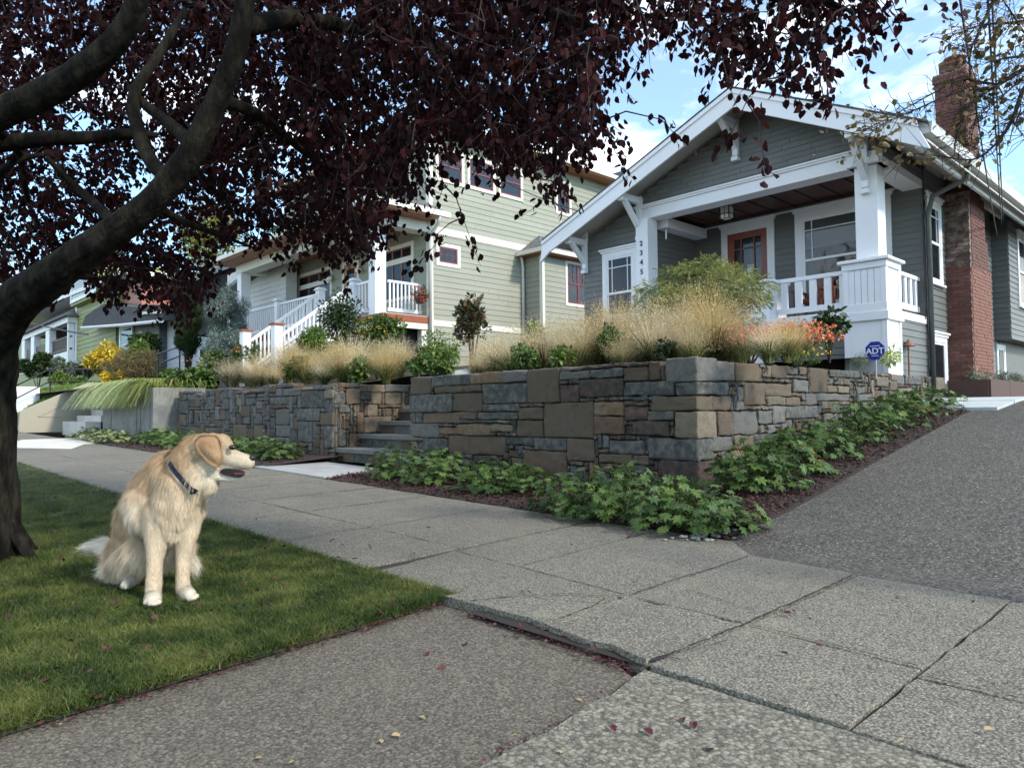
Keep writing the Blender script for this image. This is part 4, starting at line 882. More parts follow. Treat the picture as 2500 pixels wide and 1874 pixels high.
# porch
ND = [(-21.28, -20.22, DK, 6.0), (-18.9, -17.2, 4.35, 6.02), (-24.45, -21.98, 4.5, 6.02)]
siding(N, 'F', NYF, NXL, NX - .12, DK, 6.45, .165, 'green_siding', ND, joined=False)
dd = window(N, 'F', NYF, *ND[0], case=.13, trim='cream_trim', sash='oak_door', crown=False, sill=False, kind='one', name='front_door')
m_ = MB(); m_.box((-21.15, NYF - .03, DK + .13), (-20.98, NYF - .012, 5.87)).box((-20.5, NYF - .03, DK + .13), (-20.35, NYF - .012, 5.87)).box((-20.98, NYF - .03, 5.7), (-20.5, NYF - .012, 5.87)).box((-20.98, NYF - .03, DK), (-20.5, NYF - .012, 4.3)); m_.build('door_frame', 'oak_door', dd)
for q in ND[1:]:
    f_ = window(N, 'F', NYF, *q, case=.12, trim='cream_trim', sash='maroon_paint', crown=False, sill=True, kind='one', divide=(.33, .66))
    MB().box((q[0] + .1, NYF - .04, q[3] - .58), (q[1] - .1, NYF - .004, q[3] - .42)).build('transom_bar', 'cream_trim', f_)
MB().box((NXL - .1, NYP + .0, DK - .22), (NX + .02, NYF, DK)).build('deck', 'cream_trim', N)
MB().box((NXL - .1, NYP - .03, DK - .20), (NX + .06, NYP - .001, DK - .02)).box((NX + .021, NYP, DK - .20), (NX + .06, NYF, DK - .02)).build('brick_trim', 'brick_base', N)
MB().box((NXL - .1, NYP, DK - .38), (NX + .04, NYP + .12, DK - .21)).box((NX - .08, NYP + .12, DK - .38), (NX + .04, NYF, DK - .21)).build('skirt_board', 'cream_trim', N)
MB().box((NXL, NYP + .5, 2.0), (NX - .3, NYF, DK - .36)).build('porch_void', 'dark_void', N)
for x0, x1 in ((-17.18, -16.84), (-26.15, -25.78)): MB().box((x0, NYP + .02, DK), (x1, NYP + .38, 6.16)).build('column', 'white_paint', N, bevel=.01)
for i, ch in enumerate('2349'): text_mesh('house_number', ch, .21, .006, 'number_black', N, (-17.01, NYP + .012, 5.80 - i * .235), (R(90), 0, 0))
MB().box((NX - .2, NYF - .3, DK - .9), (NX, NYF - .05, DK - .2)).build('corner_board', 'cream_trim', N)
MB().box((-26.2, NYP + .0, 6.12), (NX + .0, NYP + .5, 6.42)).box((NX - .45, NYP + .5, 6.12), (NX - .0, NYF - .0, 6.42)).box((-26.1, NYP + .5, 6.12), (-25.6, NYF, 6.42)).build('porch_beam', 'cream_trim', N)
MB().box((-26.6, NYP - .7, 6.42), (NX + .55, NYF - .02, 6.47)).build('porch_ceiling', 'cedar_soffit', N)
MB().box((-26.7, NYP - .8, 6.47), (NX + .62, NYP - .68, 6.62)).box((NX + .5, NYP - .68, 6.47), (NX + .62, NYF + .3, 6.62)).build('gutter', 'cream_trim', N)
MB().poly([(-26.7, NYP - .78, 6.60), (NX + .6, NYP - .78, 6.60), (NX + .6, NYF + .2, 6.60), (-26.7, NYF + .2, 6.60)], [(-25.8, NYF - .05, 7.0), (NX - .1, NYF - .05, 7.0), (NX - .1, NYF + .1, 7.0), (-25.8, NYF + .1, 7.0)]).build('porch_roof', 'roof_shingle_far', N)
downspout(N, [(NX + .56, NYF - .05, 6.5), (NX + .5, NYF - .05, 6.3), (NX + .1, NYF - .08, 5.95), (NX + .09, NYF - .06, 5.8), (NX + .09, NYF - .06, 2.4)], 'white_metal', .05)
rail(N, 'S', -16.80, NYP + .40, NYF - .02, DK + .10, DK + .98, .135, .045)
rail(N, 'F', NYP + .08, -18.0, -17.18, DK + .10, DK + .98, .15, .045)
rail(N, 'F', NYP + .08, -25.4, -20.0, DK + .10, DK + .98, .16, .045)
for x in (-22.85, -20.0, -18.0): o = MB().box((x - .11, NYP - .04, DK), (x + .11, NYP + .18, DK + 1.05)).build('newel_post', 'white_paint', N, bevel=.008); MB().poly([(x - .16, NYP - .09, DK + 1.05), (x + .16, NYP - .09, DK + 1.05), (x + .16, NYP + .23, DK + 1.05), (x - .16, NYP + .23, DK + 1.05)], [(x - .1, NYP - .03, DK + 1.14), (x + .1, NYP - .03, DK + 1.14), (x + .1, NYP + .17, DK + 1.14), (x - .1, NYP + .17, DK + 1.14)]).build('cap', 'white_paint', o)
# stair down to the lower left
s_bot = at_d(600, 800, 19.0)
def stair_rail(x0, y0, x1, y1, z0, z1):
    a = np.array([x0, y0, z0]); b = np.array([x1, y1, z1])
    MB().bar(a + [0, 0, .95], b + [0, 0, .95], .08, .08).build('hand_rail', 'white_paint', N); MB().bar(a + [0, 0, .14], b + [0, 0, .14], .06, .08).build('bottom_rail', 'white_paint', N)
    MB().bar(a + [0, 0, -.12], b + [0, 0, -.12], .05, .26).build('stringer', 'white_paint', N)
    n = 18
    for i in range(1, n):
        p = a + (b - a) * i / n; MB().box((p[0] - .022, p[1] - .022, p[2] + .14), (p[0] + .022, p[1] + .022, p[2] + .95)).build('baluster', 'white_paint', N)
stair_rail(-20.0, NYP, -20.0, 8.6, DK, 2.05); stair_rail(-18.0, NYP, -18.0, 8.6, DK, 2.05)
for i in range(10): MB().box((-19.95, NYP - .23 - i * .22, DK - .17 - (i + 1) * .163), (-18.05, NYP - i * .22, DK - (i + 1) * .163)).build('tread', 'cream_trim', N)
for x in (-20.0, -18.0): o = MB().box((x - .12, 8.4, 1.6), (x + .12, 8.64, 3.3)).build('newel_post', 'white_paint', N, bevel=.008); MB().box((x - .16, 8.36, 3.3), (x + .16, 8.68, 3.35)).build('cap', 'brick_base', o)
for x, z_ in ((-20.02, 5.55), (-21.9, 5.55)):
    MB().tube([(x, NYF, z_ + .05), (x, NYF - .12, z_ + .12), (x, NYF - .16, z_ + .04)], .015, 6).build('lamp_arm', 'black_metal', N); MB().lathe((x, NYF - .16, z_ - .14), [(.03, 0), (.10, .08), (.12, .16), (.04, .18)], 12).build('lamp_shade', 'lamp_glass', N, smooth=True)
MB().lathe((-23.5, 11.6, 6.16), [(.02, -.0), (.12, .05), (.19, .16), (.2, .2), (.03, .24)], 14).build('lamp_shade', 'lamp_glass', N, smooth=True)
# ================================================================ houses further along the street
def simple_house(name, label, loc): return thing(name, label, 'house', loc)
# house behind, only its dark roof shows over the bungalow
Bk = thing('rear_house', 'dark gray roof of a house behind the bungalow, left of its gable', 'house', (-15, 28, 2))
p0 = at_y(1262, 372, 26); p1 = at_y(1400, 325, 26)
MB().box((-30, 26, 2), (-12, 34, p0[2] - .5)).build('wall', 'slate_siding', Bk)
MB().poly([(-31, 25.5, p0[2] - 2.2), (-11, 25.5, p0[2] - 2.2), (-11, 36, p0[2] - 2.2), (-31, 36, p0[2] - 2.2)], [(-17, 28, p1[2] + .8), (-15, 28, p1[2] + .8), (-15, 32, p1[2] + .8), (-17, 32, p1[2] + .8)]).build('roof', 'asphalt_shingle', Bk)
# pale blue house
W = simple_house('pale_blue_house', 'pale blue gray house with dark roof edge, left of the green house porch', (-36, 14, 3))
WY = 13.0
xr, xl, xc = -26.0, at_y(345, 740, WY)[0], at_y(375, 740, WY)[0]
MB().box((xl, WY, 2.0), (xr, 24, 6.6)).build('wall', 'paleblue_siding', W)
siding(W, 'F', WY, xl, xr, 2.6, 6.6, .2, 'paleblue_siding', joined=True, th=.035)
wx = -29.5
MB().box((wx, WY - 1.2, 2.0), (xr, WY + 3, 6.7)).build('wall', 'weathered_siding', W); siding(W, 'S', wx, WY - 1.2, WY, 2.6, 6, .2, 'weathered_siding', joined=True)
gp = at_y(617, 560, 11.8); ge = at_y(530, 612, 11.8)
gl = [(ge[0] - .3, 2.4), (gp[0] + .08, 2.4), (gp[0] + .08, gp[2]), (gp[0], gp[2]), (ge[0] - .3, ge[2])]
MB().poly([(a, 12.2, b) for a, b in gl], [(a, 11.8, b) for a, b in gl]).build('gable_wall', 'weathered_siding', W)
siding(W, 'F', 11.8, ge[0] - .3, gp[0] + .08, 2.6, gp[2], .19, 'weathered_siding', clip=lambda z: (ge[0] - .3 + max(0, (z - ge[2])) * (gp[0] - ge[0]) / (gp[2] - ge[2]), gp[0] + .08), joined=True, th=.035)
MB().bar((ge[0] - .8, 11.6, ge[2] - .15), (gp[0], 11.6, gp[2] + .15), .5, .14).build('barge_board', 'black_metal', W)
we = at_y(395, 605, 12.0)[2]
MB().box((at_y(395, 605, 12.0)[0], 12.0, we - .25), (at_y(545, 605, 12.0)[0], 12.3, we)).build('eave_board', 'black_metal', W)
MB().poly([(xl - .5, 12.1, we), (xr, 12.1, we), (xr, 16, we), (xl - .5, 16, we)], [(xl + 2, 16, we + 2.2), (xr - 1, 16, we + 2.2), (xr - 1, 17, we + 2.2), (xl + 2, 17, we + 2.2)]).build('roof', 'roof_shingle_far', W)
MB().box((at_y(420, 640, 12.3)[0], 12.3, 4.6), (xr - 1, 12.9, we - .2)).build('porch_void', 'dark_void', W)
window(W, 'F', WY - .04, at_y(432, 700, WY)[0], at_y(470, 700, WY)[0], 3.6, 5.2, case=.12, crown=False, glass='window_glass_far')
# slate bungalow with the red door
S_ = simple_house('slate_bungalow', 'low slate gray bungalow with curved eave and red door behind yellow foliage', (-43, 13, 3))
SY = 12.6
sx0, sx1 = at_y(182, 740, SY)[0], at_y(345, 740, SY)[0]
MB().box((sx0, SY, 2.5), (sx1, 22, 6.0)).build('wall', 'slate_siding', S_); siding(S_, 'F', SY, sx0, sx1, 3, 6.2, .2, 'slate_siding', joined=True, th=.035)
q = [at_y(a, b, 11.6) for a, b in ((176, 706), (184, 682), (222, 657), (305, 664), (352, 668), (350, 692), (262, 700))]
MB().poly([(p[0], 11.6, p[2]) for p in q][::-1], [(p[0], 13.5, p[2] + .25) for p in q][::-1]).build('roof', 'asphalt_shingle', S_)
MB().tube([tuple(at_y(a, b, 11.55)) for a, b in ((176, 708), (262, 702), (350, 693))], .09, 6).build('eave_trim', 'white_paint_worn', S_); MB().bar(at_y(300, 677, 11.5), at_y(345, 674, 11.5), .14, .12).build('gutter', 'white_metal', S_)
for (u0, v0, u1, v1) in ((262, 706, 290, 770), (200, 722, 226, 770)):
    a, b = at_y(u0, v0, SY), at_y(u1, v1, SY); window(S_, 'F', SY - .04, a[0], b[0], b[2] - .3, a[2], case=.22, crown=False, glass='window_glass_far', out=.08, blind=.4)
a, b = at_y(234, 722, SY), at_y(246, 770, SY); MB().box((a[0], SY - .12, b[2]), (b[0], SY - .04, a[2])).build('front_door', 'red_door', S_)
MB().box((a[0] - .35, SY - .10, b[2]), (a[0] - .01, SY - .03, a[2] + .2)).build('door_trim', 'cream_trim', S_)
# lime green house
Lm = simple_house('lime_green_house', 'tall lime green house with covered porch and brown railing at far left', (-60, 14, 4))
LY = 12.5
lx1, lx0 = at_y(252, 640, LY)[0], at_y(168, 640, LY)[0]
MB().box((-95, LY + 2.2, 3), (lx0, 24, 12)).build('wall', 'lime_siding', Lm); MB().box((lx0, LY, 3), (lx1, 24, 10.2)).build('wall', 'lime_siding', Lm)
siding(Lm, 'F', LY, lx0, lx1, 4, 10.2, .30, 'lime_siding', joined=True, th=.05); siding(Lm, 'F', LY + 2.2, -80, lx0, 4, 12, .30, 'lime_siding', joined=True, th=.05)
MB().box((lx0 - .2, LY - .1, 3), (lx0 + .12, LY + .1, 10.2)).build('corner_board', 'white_paint', Lm)
a, b = at_y(172, 588, LY), at_y(228, 632, LY); window(Lm, 'F', LY - .5, a[0], b[0], b[2], a[2] + .3, case=.3, crown=False, out=.06, glass='window_glass_far', divide=(.5,), blind=.5)
MB().box((a[0] - .1, LY - .5, b[2] - .2), (b[0] + .1, LY, a[2] + .5)).build('bay', 'lime_siding', Lm)
MB().box((lx1, LY + .4, 3), (lx1 + 3.5, 20, 8.7)).build('wall', 'salmon_paint', Lm)
MB().poly([(-96, LY - .6, 10.2), (lx1 + 4.2, LY - .6, 8.9), (lx1 + 4.2, 20, 8.9), (-96, 20, 10.2)], [(-96, LY - .6, 10.45), (lx1 + 4.2, LY - .6, 9.15), (lx1 + 4.2, 20, 9.15), (-96, 20, 10.45)]).build('roof', 'white_paint_worn', Lm)
pe = at_y(168, 684, LY - .3)[2]; px = lx0 - .3
MB().box((-75, LY - .6, pe - .25), (px + .3, LY + .0, pe + .15)).build('porch_beam', 'white_paint', Lm)
MB().poly([(-76, LY - .9, pe + .15), (px + .9, LY - .9, pe + .15), (px + .9, LY + 2.3, pe + .15), (-76, LY + 2.3, pe + .15)], [(-74, LY + 2.0, pe + 2.3), (px - 3, LY + 2.0, pe + 2.3), (px - 3, LY + 2.3, pe + 2.3), (-74, LY + 2.3, pe + 2.3)]).build('porch_roof', 'roof_shingle_far', Lm)
zb = at_y(130, 768, LY)[2]
MB().box((-76, LY - .5, zb - .9), (px, LY + 2.2, zb)).build('deck', 'white_paint_worn', Lm)
for u in (52, 72, 104): a = at_y(u, 720, LY - .4); MB().box((a[0] - .1, LY - .55, zb), (a[0] + 1.25, LY - .1, pe - .2)).build('column', 'white_paint', Lm)
MB().box((px - .3, LY - .5, zb), (px, LY - .1, pe - .2)).build('column', 'white_paint', Lm)
rx0 = at_y(112, 720, LY - .4)[0]; rz = at_y(140, 733, LY)[2]
MB().box((rx0, LY - .4, rz - .12), (px, LY - .25, rz)).build('top_rail', 'brown_rail', Lm); MB().box((rx0, LY - .4, zb + .12), (px, LY - .25, zb + .25)).build('bottom_rail', 'brown_rail', Lm)
for i in range(26): x = rx0 + (px - rx0) * (i + .5) / 26; MB().box((x - .06, LY - .36, zb + .2), (x + .06, LY - .29, rz - .1)).build('baluster', 'brown_rail', Lm)
MB().box((-74, LY - .4, zb + .1), (rx0 - 1.3, LY - .25, rz)).build('railing', 'brown_rail', Lm)
window(Lm, 'F', LY + 2.1, px - 4.6, px - 1.6, zb + .8, pe - .8, case=.2, crown=False, glass='window_glass_far', divide=(.33, .66)); MB().box((-74, LY + 2.05, zb), (px - .3, LY + 2.15, pe)).build('wall', 'slate_siding', Lm)
# handrail by the cheek wall
hr = thing('iron_handrail', 'thin black iron handrail beside the lawn bank at far left', 'handrail', (-36, 8, 2))
pp = [at_x(x, y, -36.5) for x, y in ((28, 836), (108, 797), (250, 797))]; MB().tube(pp, .035, 6).build('rail', 'black_metal', hr)
pp = [at_x(x, y, -36.5) for x, y in ((28, 864), (108, 823), (250, 823))]; MB().tube(pp, .03, 6).build('rail', 'black_metal', hr)
for x in (108, 180): MB().tube([at_x(x, 797, -36.5), at_x(x, 850, -36.5)], .03, 6).build('post', 'black_metal', hr)
hr2 = thing('iron_handrail', 'black iron handrail in front of the pale blue house', 'handrail', (-30, 9, 2.5))
MB().tube([at_y(a, b, 9.6) for a, b in ((340, 765), (390, 748))], .03, 6).build('rail', 'black_metal', hr2); MB().tube([at_y(a, b, 9.6) for a, b in ((345, 785), (390, 768))], .03, 6).build('rail', 'black_metal', hr2)
for x in (342, 388): MB().tube([at_y(x, 755, 9.6), at_y(x, 815, 9.6)], .03, 6).build('post', 'black_metal', hr2)
bx_ = thing('white_planter_box', 'low white garden wall at the far left edge behind the trunk', 'garden wall', (-37, 6, 1))
a, b = at_x(30, 868, -38), at_x(86, 840, -38); MB().box((-38.4, a[1], 1.1), (-38, b[1], 2.25)).build('body', 'white_paint', bx_)
# overhead wires
def wire(name, label, p, q, sag=.3, r=.008):
    p, q = np.array(p), np.array(q); pts = [p + (q - p) * t - np.array([0, 0, sag * 4 * t * (1 - t)]) for t in np.linspace(0, 1, 14)]
    o = MB().tube(pts, r, 5).build(name, 'wire', None, loc=p); tag(o, label, 'cable', 'overhead service cables')
end = np.array([XB - .0, 18.6, 4.75])
for k, (u, e, lab) in enumerate(((2105, (-3.95, 18.45, 4.62), 'thin dark service cable crossing in front of the brick chimney'), (2142, (-3.88, 18.5, 4.85), 'taut service cable in the sky just right of the chimney'), (2152, (-3.85, 18.5, 4.9), 'second taut service cable beside the first, right of the chimney'))):
    p = at_d(u - 40 if k == 0 else u - 12, -60, 5.0); wire('service_cable', lab, p, e, .15, .009)
wire('service_cable', 'pale service cable strung along the green house windows', at_y(1075, 385, 11.9), at_y(1262, 460, 12.0), .06, .012)
wire('service_cable', 'pale cable crossing in front of the far lime green porch', at_y(40, 690, 11), at_y(190, 722, 11), .1, .05)
# ================================================================ vegetation
LEAF6 = (np.array([(0, 0, 0), (-.26, .3, .06), (-.22, .68, .05), (0, 1, -.04), (.22, .68, .05), (.26, .3, .06)]), [(0, 3, 2, 1), (0, 5, 4, 3)])
LEAF4 = (np.array([(0, 0, 0), (-.28, .45, .03), (0, 1, 0), (.28, .45, .03)]), [(0, 3, 2, 1)])
NARROW = (np.array([(0, 0, 0), (-.10, .4, .02), (0, 1, -.05), (.10, .4, .02)]), [(0, 3, 2, 1)])
def leafcloud(n, C_, Rr, size, tmpl, nb=14, down=.3, shape='dome', seed=1, flat=.5):
    """leaf positions on the skins of many sub-clumps inside an ellipsoid -> V, F"""
    rg = np.random.default_rng(seed); C_ = np.array(C_, float); Rr = np.array(Rr, float)
    cs = []
    while len(cs) < nb:
        p = rg.uniform(-1, 1, 3)
        if np.linalg.norm(p) < 1 and (shape != 'dome' or p[2] > -.75): cs.append(p * (.72 if shape != 'column' else .6))
    cs = np.array(cs) * Rr; br = rg.uniform(.28, .5, nb) * min(Rr[0], Rr[2]) * (1 if shape != 'column' else 1.2)
    i = rg.integers(0, nb, n); d = rvec(n, rg); rad = br[i][:, None] * rg.uniform(.55, 1.08, (n, 1))
    P = C_ + cs[i] + d * rad
    D_ = d * .8 + rvec(n, rg) * .7 + np.array([0, 0, -down]); N = d * (1 - flat) + rvec(n, rg) * .35 + np.array([0, 0, flat])
    S = size * rg.uniform(.6, 1.25, n)
    return scatter(tmpl[0], tmpl[1], P, D_, N, S)
def addmesh(name, V, F, m, parent=None, loc=(0, 0, 0), kind=None, smooth=False):
    lo = WL[parent.name] if parent is not None else Vector(loc)
    o = link(name, npmesh(name, np.asarray(V) - np.array(lo), F, m, smooth), parent, lo)
    if kind: o['kind'] = kind
    return o
def stems(parent, base, tips, r=.01, m='bark_twig', name='stem'):
    J = MB(); base = np.array(base, float)
    for t in tips: t = np.array(t, float); mid = (base + t) / 2 + np.array([0, 0, .12 * np.linalg.norm(t - base)]) + RNG.normal(size=3) * .03; J.tube([base, mid, t], [r, r * .7, r * .35], 5)
    J.build(name, m, parent, kind='stuff' if len(tips) > 4 else None)
def shrub(name, label, cat, box, Y, m, n=2500, size=.05, tmpl=LEAF4, nb=16, depth=None, shape='dome', flowers=None, seed=1, zb=None, group=None, down=.3, stem=True, flat=.5):
    """box: (x0, x1, ytop, ybottom) on the survey sheet, standing at distance row Y"""
    x0, x1, yt, yb = box
    a, b = at_y(x0, (yt + yb) / 2, Y), at_y(x1, (yt + yb) / 2, Y); cx = (a[0] + b[0]) / 2; rx = abs(b[0] - a[0]) / 2
    xm = (x0 + x1) / 2; zt = at_y(xm, yt, Y)[2]; z0 = at_y(xm, yb, Y)[2] if zb is None else zb
    rx = (x1 - x0) / 2 / 1548 * float(((a + b) / 2 - EYE) @ _F); ry = depth or rx; g0 = yardz(cx, Y)
    t = thing(name, label, cat, (cx, Y, min(g0, z0)), group)
    if x1 < 900: size = size * 1.9; n = int(n * 1.7)
    V, F = leafcloud(n, (cx, Y, (zt + z0) / 2), (rx, ry, (zt - z0) / 2 * 1.12), size, tmpl, nb, down, shape, seed, flat)
    addmesh('foliage', V, F, m, t, kind='stuff')
    if stem:
        rg = np.random.default_rng(seed + 5)
        stems(t, (cx, Y, min(g0, z0) - .05), [(cx + rg.uniform(-.6, .6) * rx, Y + rg.uniform(-.6, .6) * ry, z0 + (zt - z0) * rg.uniform(.4, .85)) for _ in range(6)], .012 + .01 * (zt - z0))
    if flowers:
        fm, fn, fs = flowers
        rg = np.random.default_rng(seed + 9); d = rvec(fn, rg); d[:, 2] = np.abs(d[:, 2]) * .9 - .1; d[:, 1] -= .25
        P = np.array((cx, Y, (zt + z0) / 2)) + d * np.array([rx, ry, (zt - z0) / 2]) * rg.uniform(.5, 1.25, (fn, 1))
        k = 4; P = np.repeat(P, k, 0) + rg.normal(size=(fn * k, 3)) * fs * .3; V, F = scatter(LEAF4[0] * np.array([1.4, 1, 1]), LEAF4[1], P, rvec(fn * k, rg), rvec(fn * k, rg), fs * rg.uniform(.6, 1.2, fn * k)); addmesh('blossoms', V, F, fm, t, kind='stuff')
    return t
# ---- palmate leaves of the bed plants
def palmate(seed=0):
    rg = np.random.default_rng(seed); V = [(0, 0, 0)]; F = []
    n = 7
    angs = np.radians(np.linspace(-142, 142, n)); 
    for i, a in enumerate(angs):
        L_ = [.42, .56, .62, .66, .62, .56, .42][i] * rg.uniform(.92, 1.08); hw = R(20)
        k = len(V); u = lambda r_, t, z: (r_ * math.sin(t), r_ * math.cos(t), z)
        V += [u(.26, a - hw * 1.15, .02), u(L_ * .70, a - hw * .82, .045), u(L_ * .74, a - hw * .35, .02), u(L_, a, -.05 + rg.uniform(-.04, .04)), u(L_ * .74, a + hw * .35, .02), u(L_ * .70, a + hw * .82, .045), u(.26, a + hw * 1.15, .02)]
        F.append((0, k, k + 1, k + 2, k + 3, k + 4, k + 5, k + 6)[::-1])
    return V, F
GL = {}
for m in ('geranium_leaf', 'geranium_leaf_old'):
    GL[m] = []
    for s_ in range(3):
        v, f = palmate(s_); me = bpy.data.meshes.new('palmate_leaf'); me.from_pydata(v, [], f); me.materials.append(MAT[m]); me.update(); GL[m].append(me)
def basis_euler(D_, N_):
    D_ = Vector(D_).normalized(); X = D_.cross(Vector(N_)).normalized(); N2 = X.cross(D_)
    return Matrix((X, D_, N2)).transposed().to_euler()
def bedplant(i, x, y, r, h, nl, label, old=.02, size=.11, asobj=True, mat_='geranium_leaf', group='leafy bed plants along the stone walls'):
    zb = bedz(x, y) if y < 13.4 else bedz(x, 13.4); t = thing('geranium_plant', label, 'leafy plant', (x, y, zb), group); rg = np.random.default_rng(100 + i)
    pts = []
    for k in range(nl):
        d = rvec(1, rg)[0]; d[2] = abs(d[2]); q = rg.uniform(.62, 1.05)
        lump = 1 + .18 * math.sin(3 * math.atan2(d[1], d[0]) + i)
        p = np.array([x, y, zb]) + d * np.array([r * lump, r * lump, h]) * q
        p[2] = max(p[2], zb + .04); dirv = np.array([d[0], d[1], -.15 - .5 * (1 - d[2])]) + rg.normal(size=3) * .35; nrm = np.array([d[0] * .55, d[1] * .55, .75 + d[2]]) + rg.normal(size=3) * .22
        pts.append((p, dirv, nrm, size * rg.uniform(.65, 1.2)))
    if asobj:
        for p, dv, nv, s_ in pts:
            m = 'geranium_leaf_old' if rg.random() < old else mat_
            o = piece('leaf', GL[m][rg.integers(3)], t, tuple(p), (s_, s_, s_), basis_euler(dv, nv))
    else:
        v, f = palmate(1); f7 = np.array(f); V, F = scatter(np.array(v), f7, np.array([p for p, *_ in pts]), np.array([q[1] for q in pts]), np.array([q[2] for q in pts]), np.array([q[3] for q in pts])); addmesh('foliage', V, F, mat_, t, kind='stuff')
    J = MB()
    for p, *_ in pts[::3]: J.tube([(x + rg.normal() * .04, y + rg.normal() * .04, zb - .01), tuple(np.array([x, y, zb]) * .35 + p * .65 + np.array([0, 0, .03])), tuple(p)], .003, 3, False)
    J.build('stalks', 'green_blade', t, kind='stuff')
spots = []
for (px, py, r, h, nl, lab) in ((860, 1040, .36, .34, 105, 'dark leafy clump beside the entry pavers at the left end of the big wall'), (945, 1050, .34, .33, 95, 'dark green leafy clump second from the entry pavers under the big wall'), (1050, 1065, .33, .27, 85, 'low leafy clump under the middle of the big wall left of the mulch gap'), (1130, 1070, .26, .24, 55, 'small leafy clump just left of the bare mulch gap'),
                               (1245, 1105, .33, .33, 105, 'bright leafy clump right of the bare mulch gap under the big wall'), (1335, 1110, .36, .38, 125, 'tallest leafy clump under the wall just left of the corner'), (1440, 1135, .33, .30, 105, 'leafy clump in front of the wall corner'), (1525, 1145, .28, .24, 75, 'low leafy clump right at the mulch tip near the pebbles')):
    p = at_z(px, py, .05); spots.append((p[0], min(p[1] + .12, 6.1), r, h, nl, lab))
for (px, py, r, h, nl, lab) in ((1625, 1110, .34, .36, 125, 'light green leafy clump at the driveway side of the wall corner'), (1700, 1060, .34, .34, 110, 'leafy clump with reddish old leaves beside the driveway, second from the corner'), (1775, 1020, .34, .32, 100, 'leafy clump beside the driveway, third from the wall corner'), (1850, 975, .36, .36, 100, 'leafy clump midway up the driveway edge'),
                               (1915, 945, .36, .34, 90, 'leafy clump past the middle of the driveway edge'), (1965, 925, .34, .30, 80, 'leafy clump near the upper end of the driveway bed'), (2010, 905, .34, .28, 70, 'leafy clump next to the red leaved one at the top of the driveway bed')):
    d = ray(px, py); Xp = -3.42; q = EYE + d * (Xp / d[0]); spots.append((Xp, q[1], r, h, nl, lab))
for i, (x, y, r, h, nl, lab) in enumerate(spots): bedplant(i, x, y - (.06 if y < 6.3 and x < -4 else 0), r * 1.35, h * 1.25, int(nl * 2.3), lab, old=.02 if 'reddish' in lab else .0, size=.105)
bedplant(40, -3.45, 11.0, .24, .22, 60, 'small leafy plant with red and orange leaves at the pale landing pad', old=.6)
for i, (x, r, lab) in enumerate(((-12.1, .42, 'leafy clump right beside the stone steps on the far side'), (-13.0, .45, 'leafy clump behind the dog muzzle below the far stone wall'), (-14.1, .45, 'leafy clump behind the dog head below the far stone wall'), (-15.3, .45, 'leafy clump left of the dog head'), (-16.5, .45, 'leafy clump under the middle of the far stone wall'), (-17.9, .45, 'leafy clump near the planter end of the far stone wall'), (-19.2, .45, 'leafy clump at the foot of the concrete planter'))):
    bedplant(60 + i, x, 5.75, r, .36, 170, lab, asobj=False, size=.13, mat_='shrub_green')
for i, x in enumerate((-20.6, -21.8, -23.2)):
    bedplant(80 + i, x, pY - .55, .5, .3, 150, ('cream variegated plant right of three at the planter foot', 'cream variegated plant in the middle at the planter foot', 'cream variegated plant at the left end of the planter foot')[i], asobj=False, size=.13, mat_='variegated', group='variegated plants')
# ---- mulch, pebbles, litter
def flakes(n, fx, size, m, name, tmpl=LEAF4, kind='stuff', zoff=.012, flatn=.25):
    P = np.array([fx() for _ in range(n)]); P[:, 2] += zoff * RNG.uniform(.3, 1.5, n)
    N = RNG.normal(size=(n, 3)) * flatn + np.array([0, 0, 1]); D_ = rvec(n) * np.array([1, 1, .25]); V, F = scatter(tmpl[0], tmpl[1], P, D_, N, size * RNG.uniform(.4, 1.3, n)); return addmesh(name, V, F, m, None, kind=kind)
def fb():
    if random.random() < .6: x, y = random.uniform(-9, -2.85), random.uniform(4.93, 6.45)
    else: x, y = random.uniform(-4.0, -2.83), random.uniform(4.93, 11.5)
    return (x, y, bedz(x, y))
CHIPT = (np.array([(-.28, 0, 0), (-.3, 1, .05), (.3, .9, 0), (.25, .1, .08)]), [(0, 3, 2, 1)])
flakes(26000, fb, .028, 'chip', 'bark_mulch', CHIPT, flatn=.5)
flakes(3500, lambda: (lambda x, y: (x, y, bedz(x, y)))(random.uniform(-20, -11.4), random.uniform(4.95, 6.0)), .035, 'chip', 'bark_mulch', CHIPT, flatn=.5)
J = MB()
for i in range(46):
    p = at_z(random.gauss(1525, 28), 1158 + random.uniform(-7, 6), .015); r_ = random.uniform(.012, .028)
    J.lathe((p[0], p[1], bedz(p[0], p[1]) - .004), [(r_ * .6, 0), (r_, r_ * .35), (r_ * .7, r_ * .75), (r_ * .1, r_ * .85)], 7)
J.build('pebble_patch', 'pebble', None, smooth=True, kind='stuff')
# fallen leaves: larger ones as objects, the rest litter
FLM = {}
for m in ('plum_leaf_fallen', 'yellow_leaf'):
    me = bpy.data.meshes.new('fallen_leaf'); v = LEAF6[0] * np.array([1.15, 1, 2.2]); me.from_pydata([tuple(q) for q in v], [], LEAF6[1]); me.materials.append(MAT[m]); me.update(); FLM[m] = me
def floor_z(x, y):
    if y < 2.3: return -.038 if x < -1.62 else -.010
    return .012 + gz(x) if y < 4.95 else dz(y) + .01
def fallen(px, py, s_, m, label, group, up=.0):
    p = at_z(px, py, 0); z_ = floor_z(p[0], p[1]); p = at_z(px, py, z_ + up); o = link('fallen_leaf', FLM[m], None, (p[0], p[1], z_ + up + .006)); o.scale = (s_, s_, s_); o.rotation_euler = (random.uniform(-.25, .25), random.uniform(-.3, .3), random.uniform(0, 6.3)); tag(o, label, 'leaf', group)
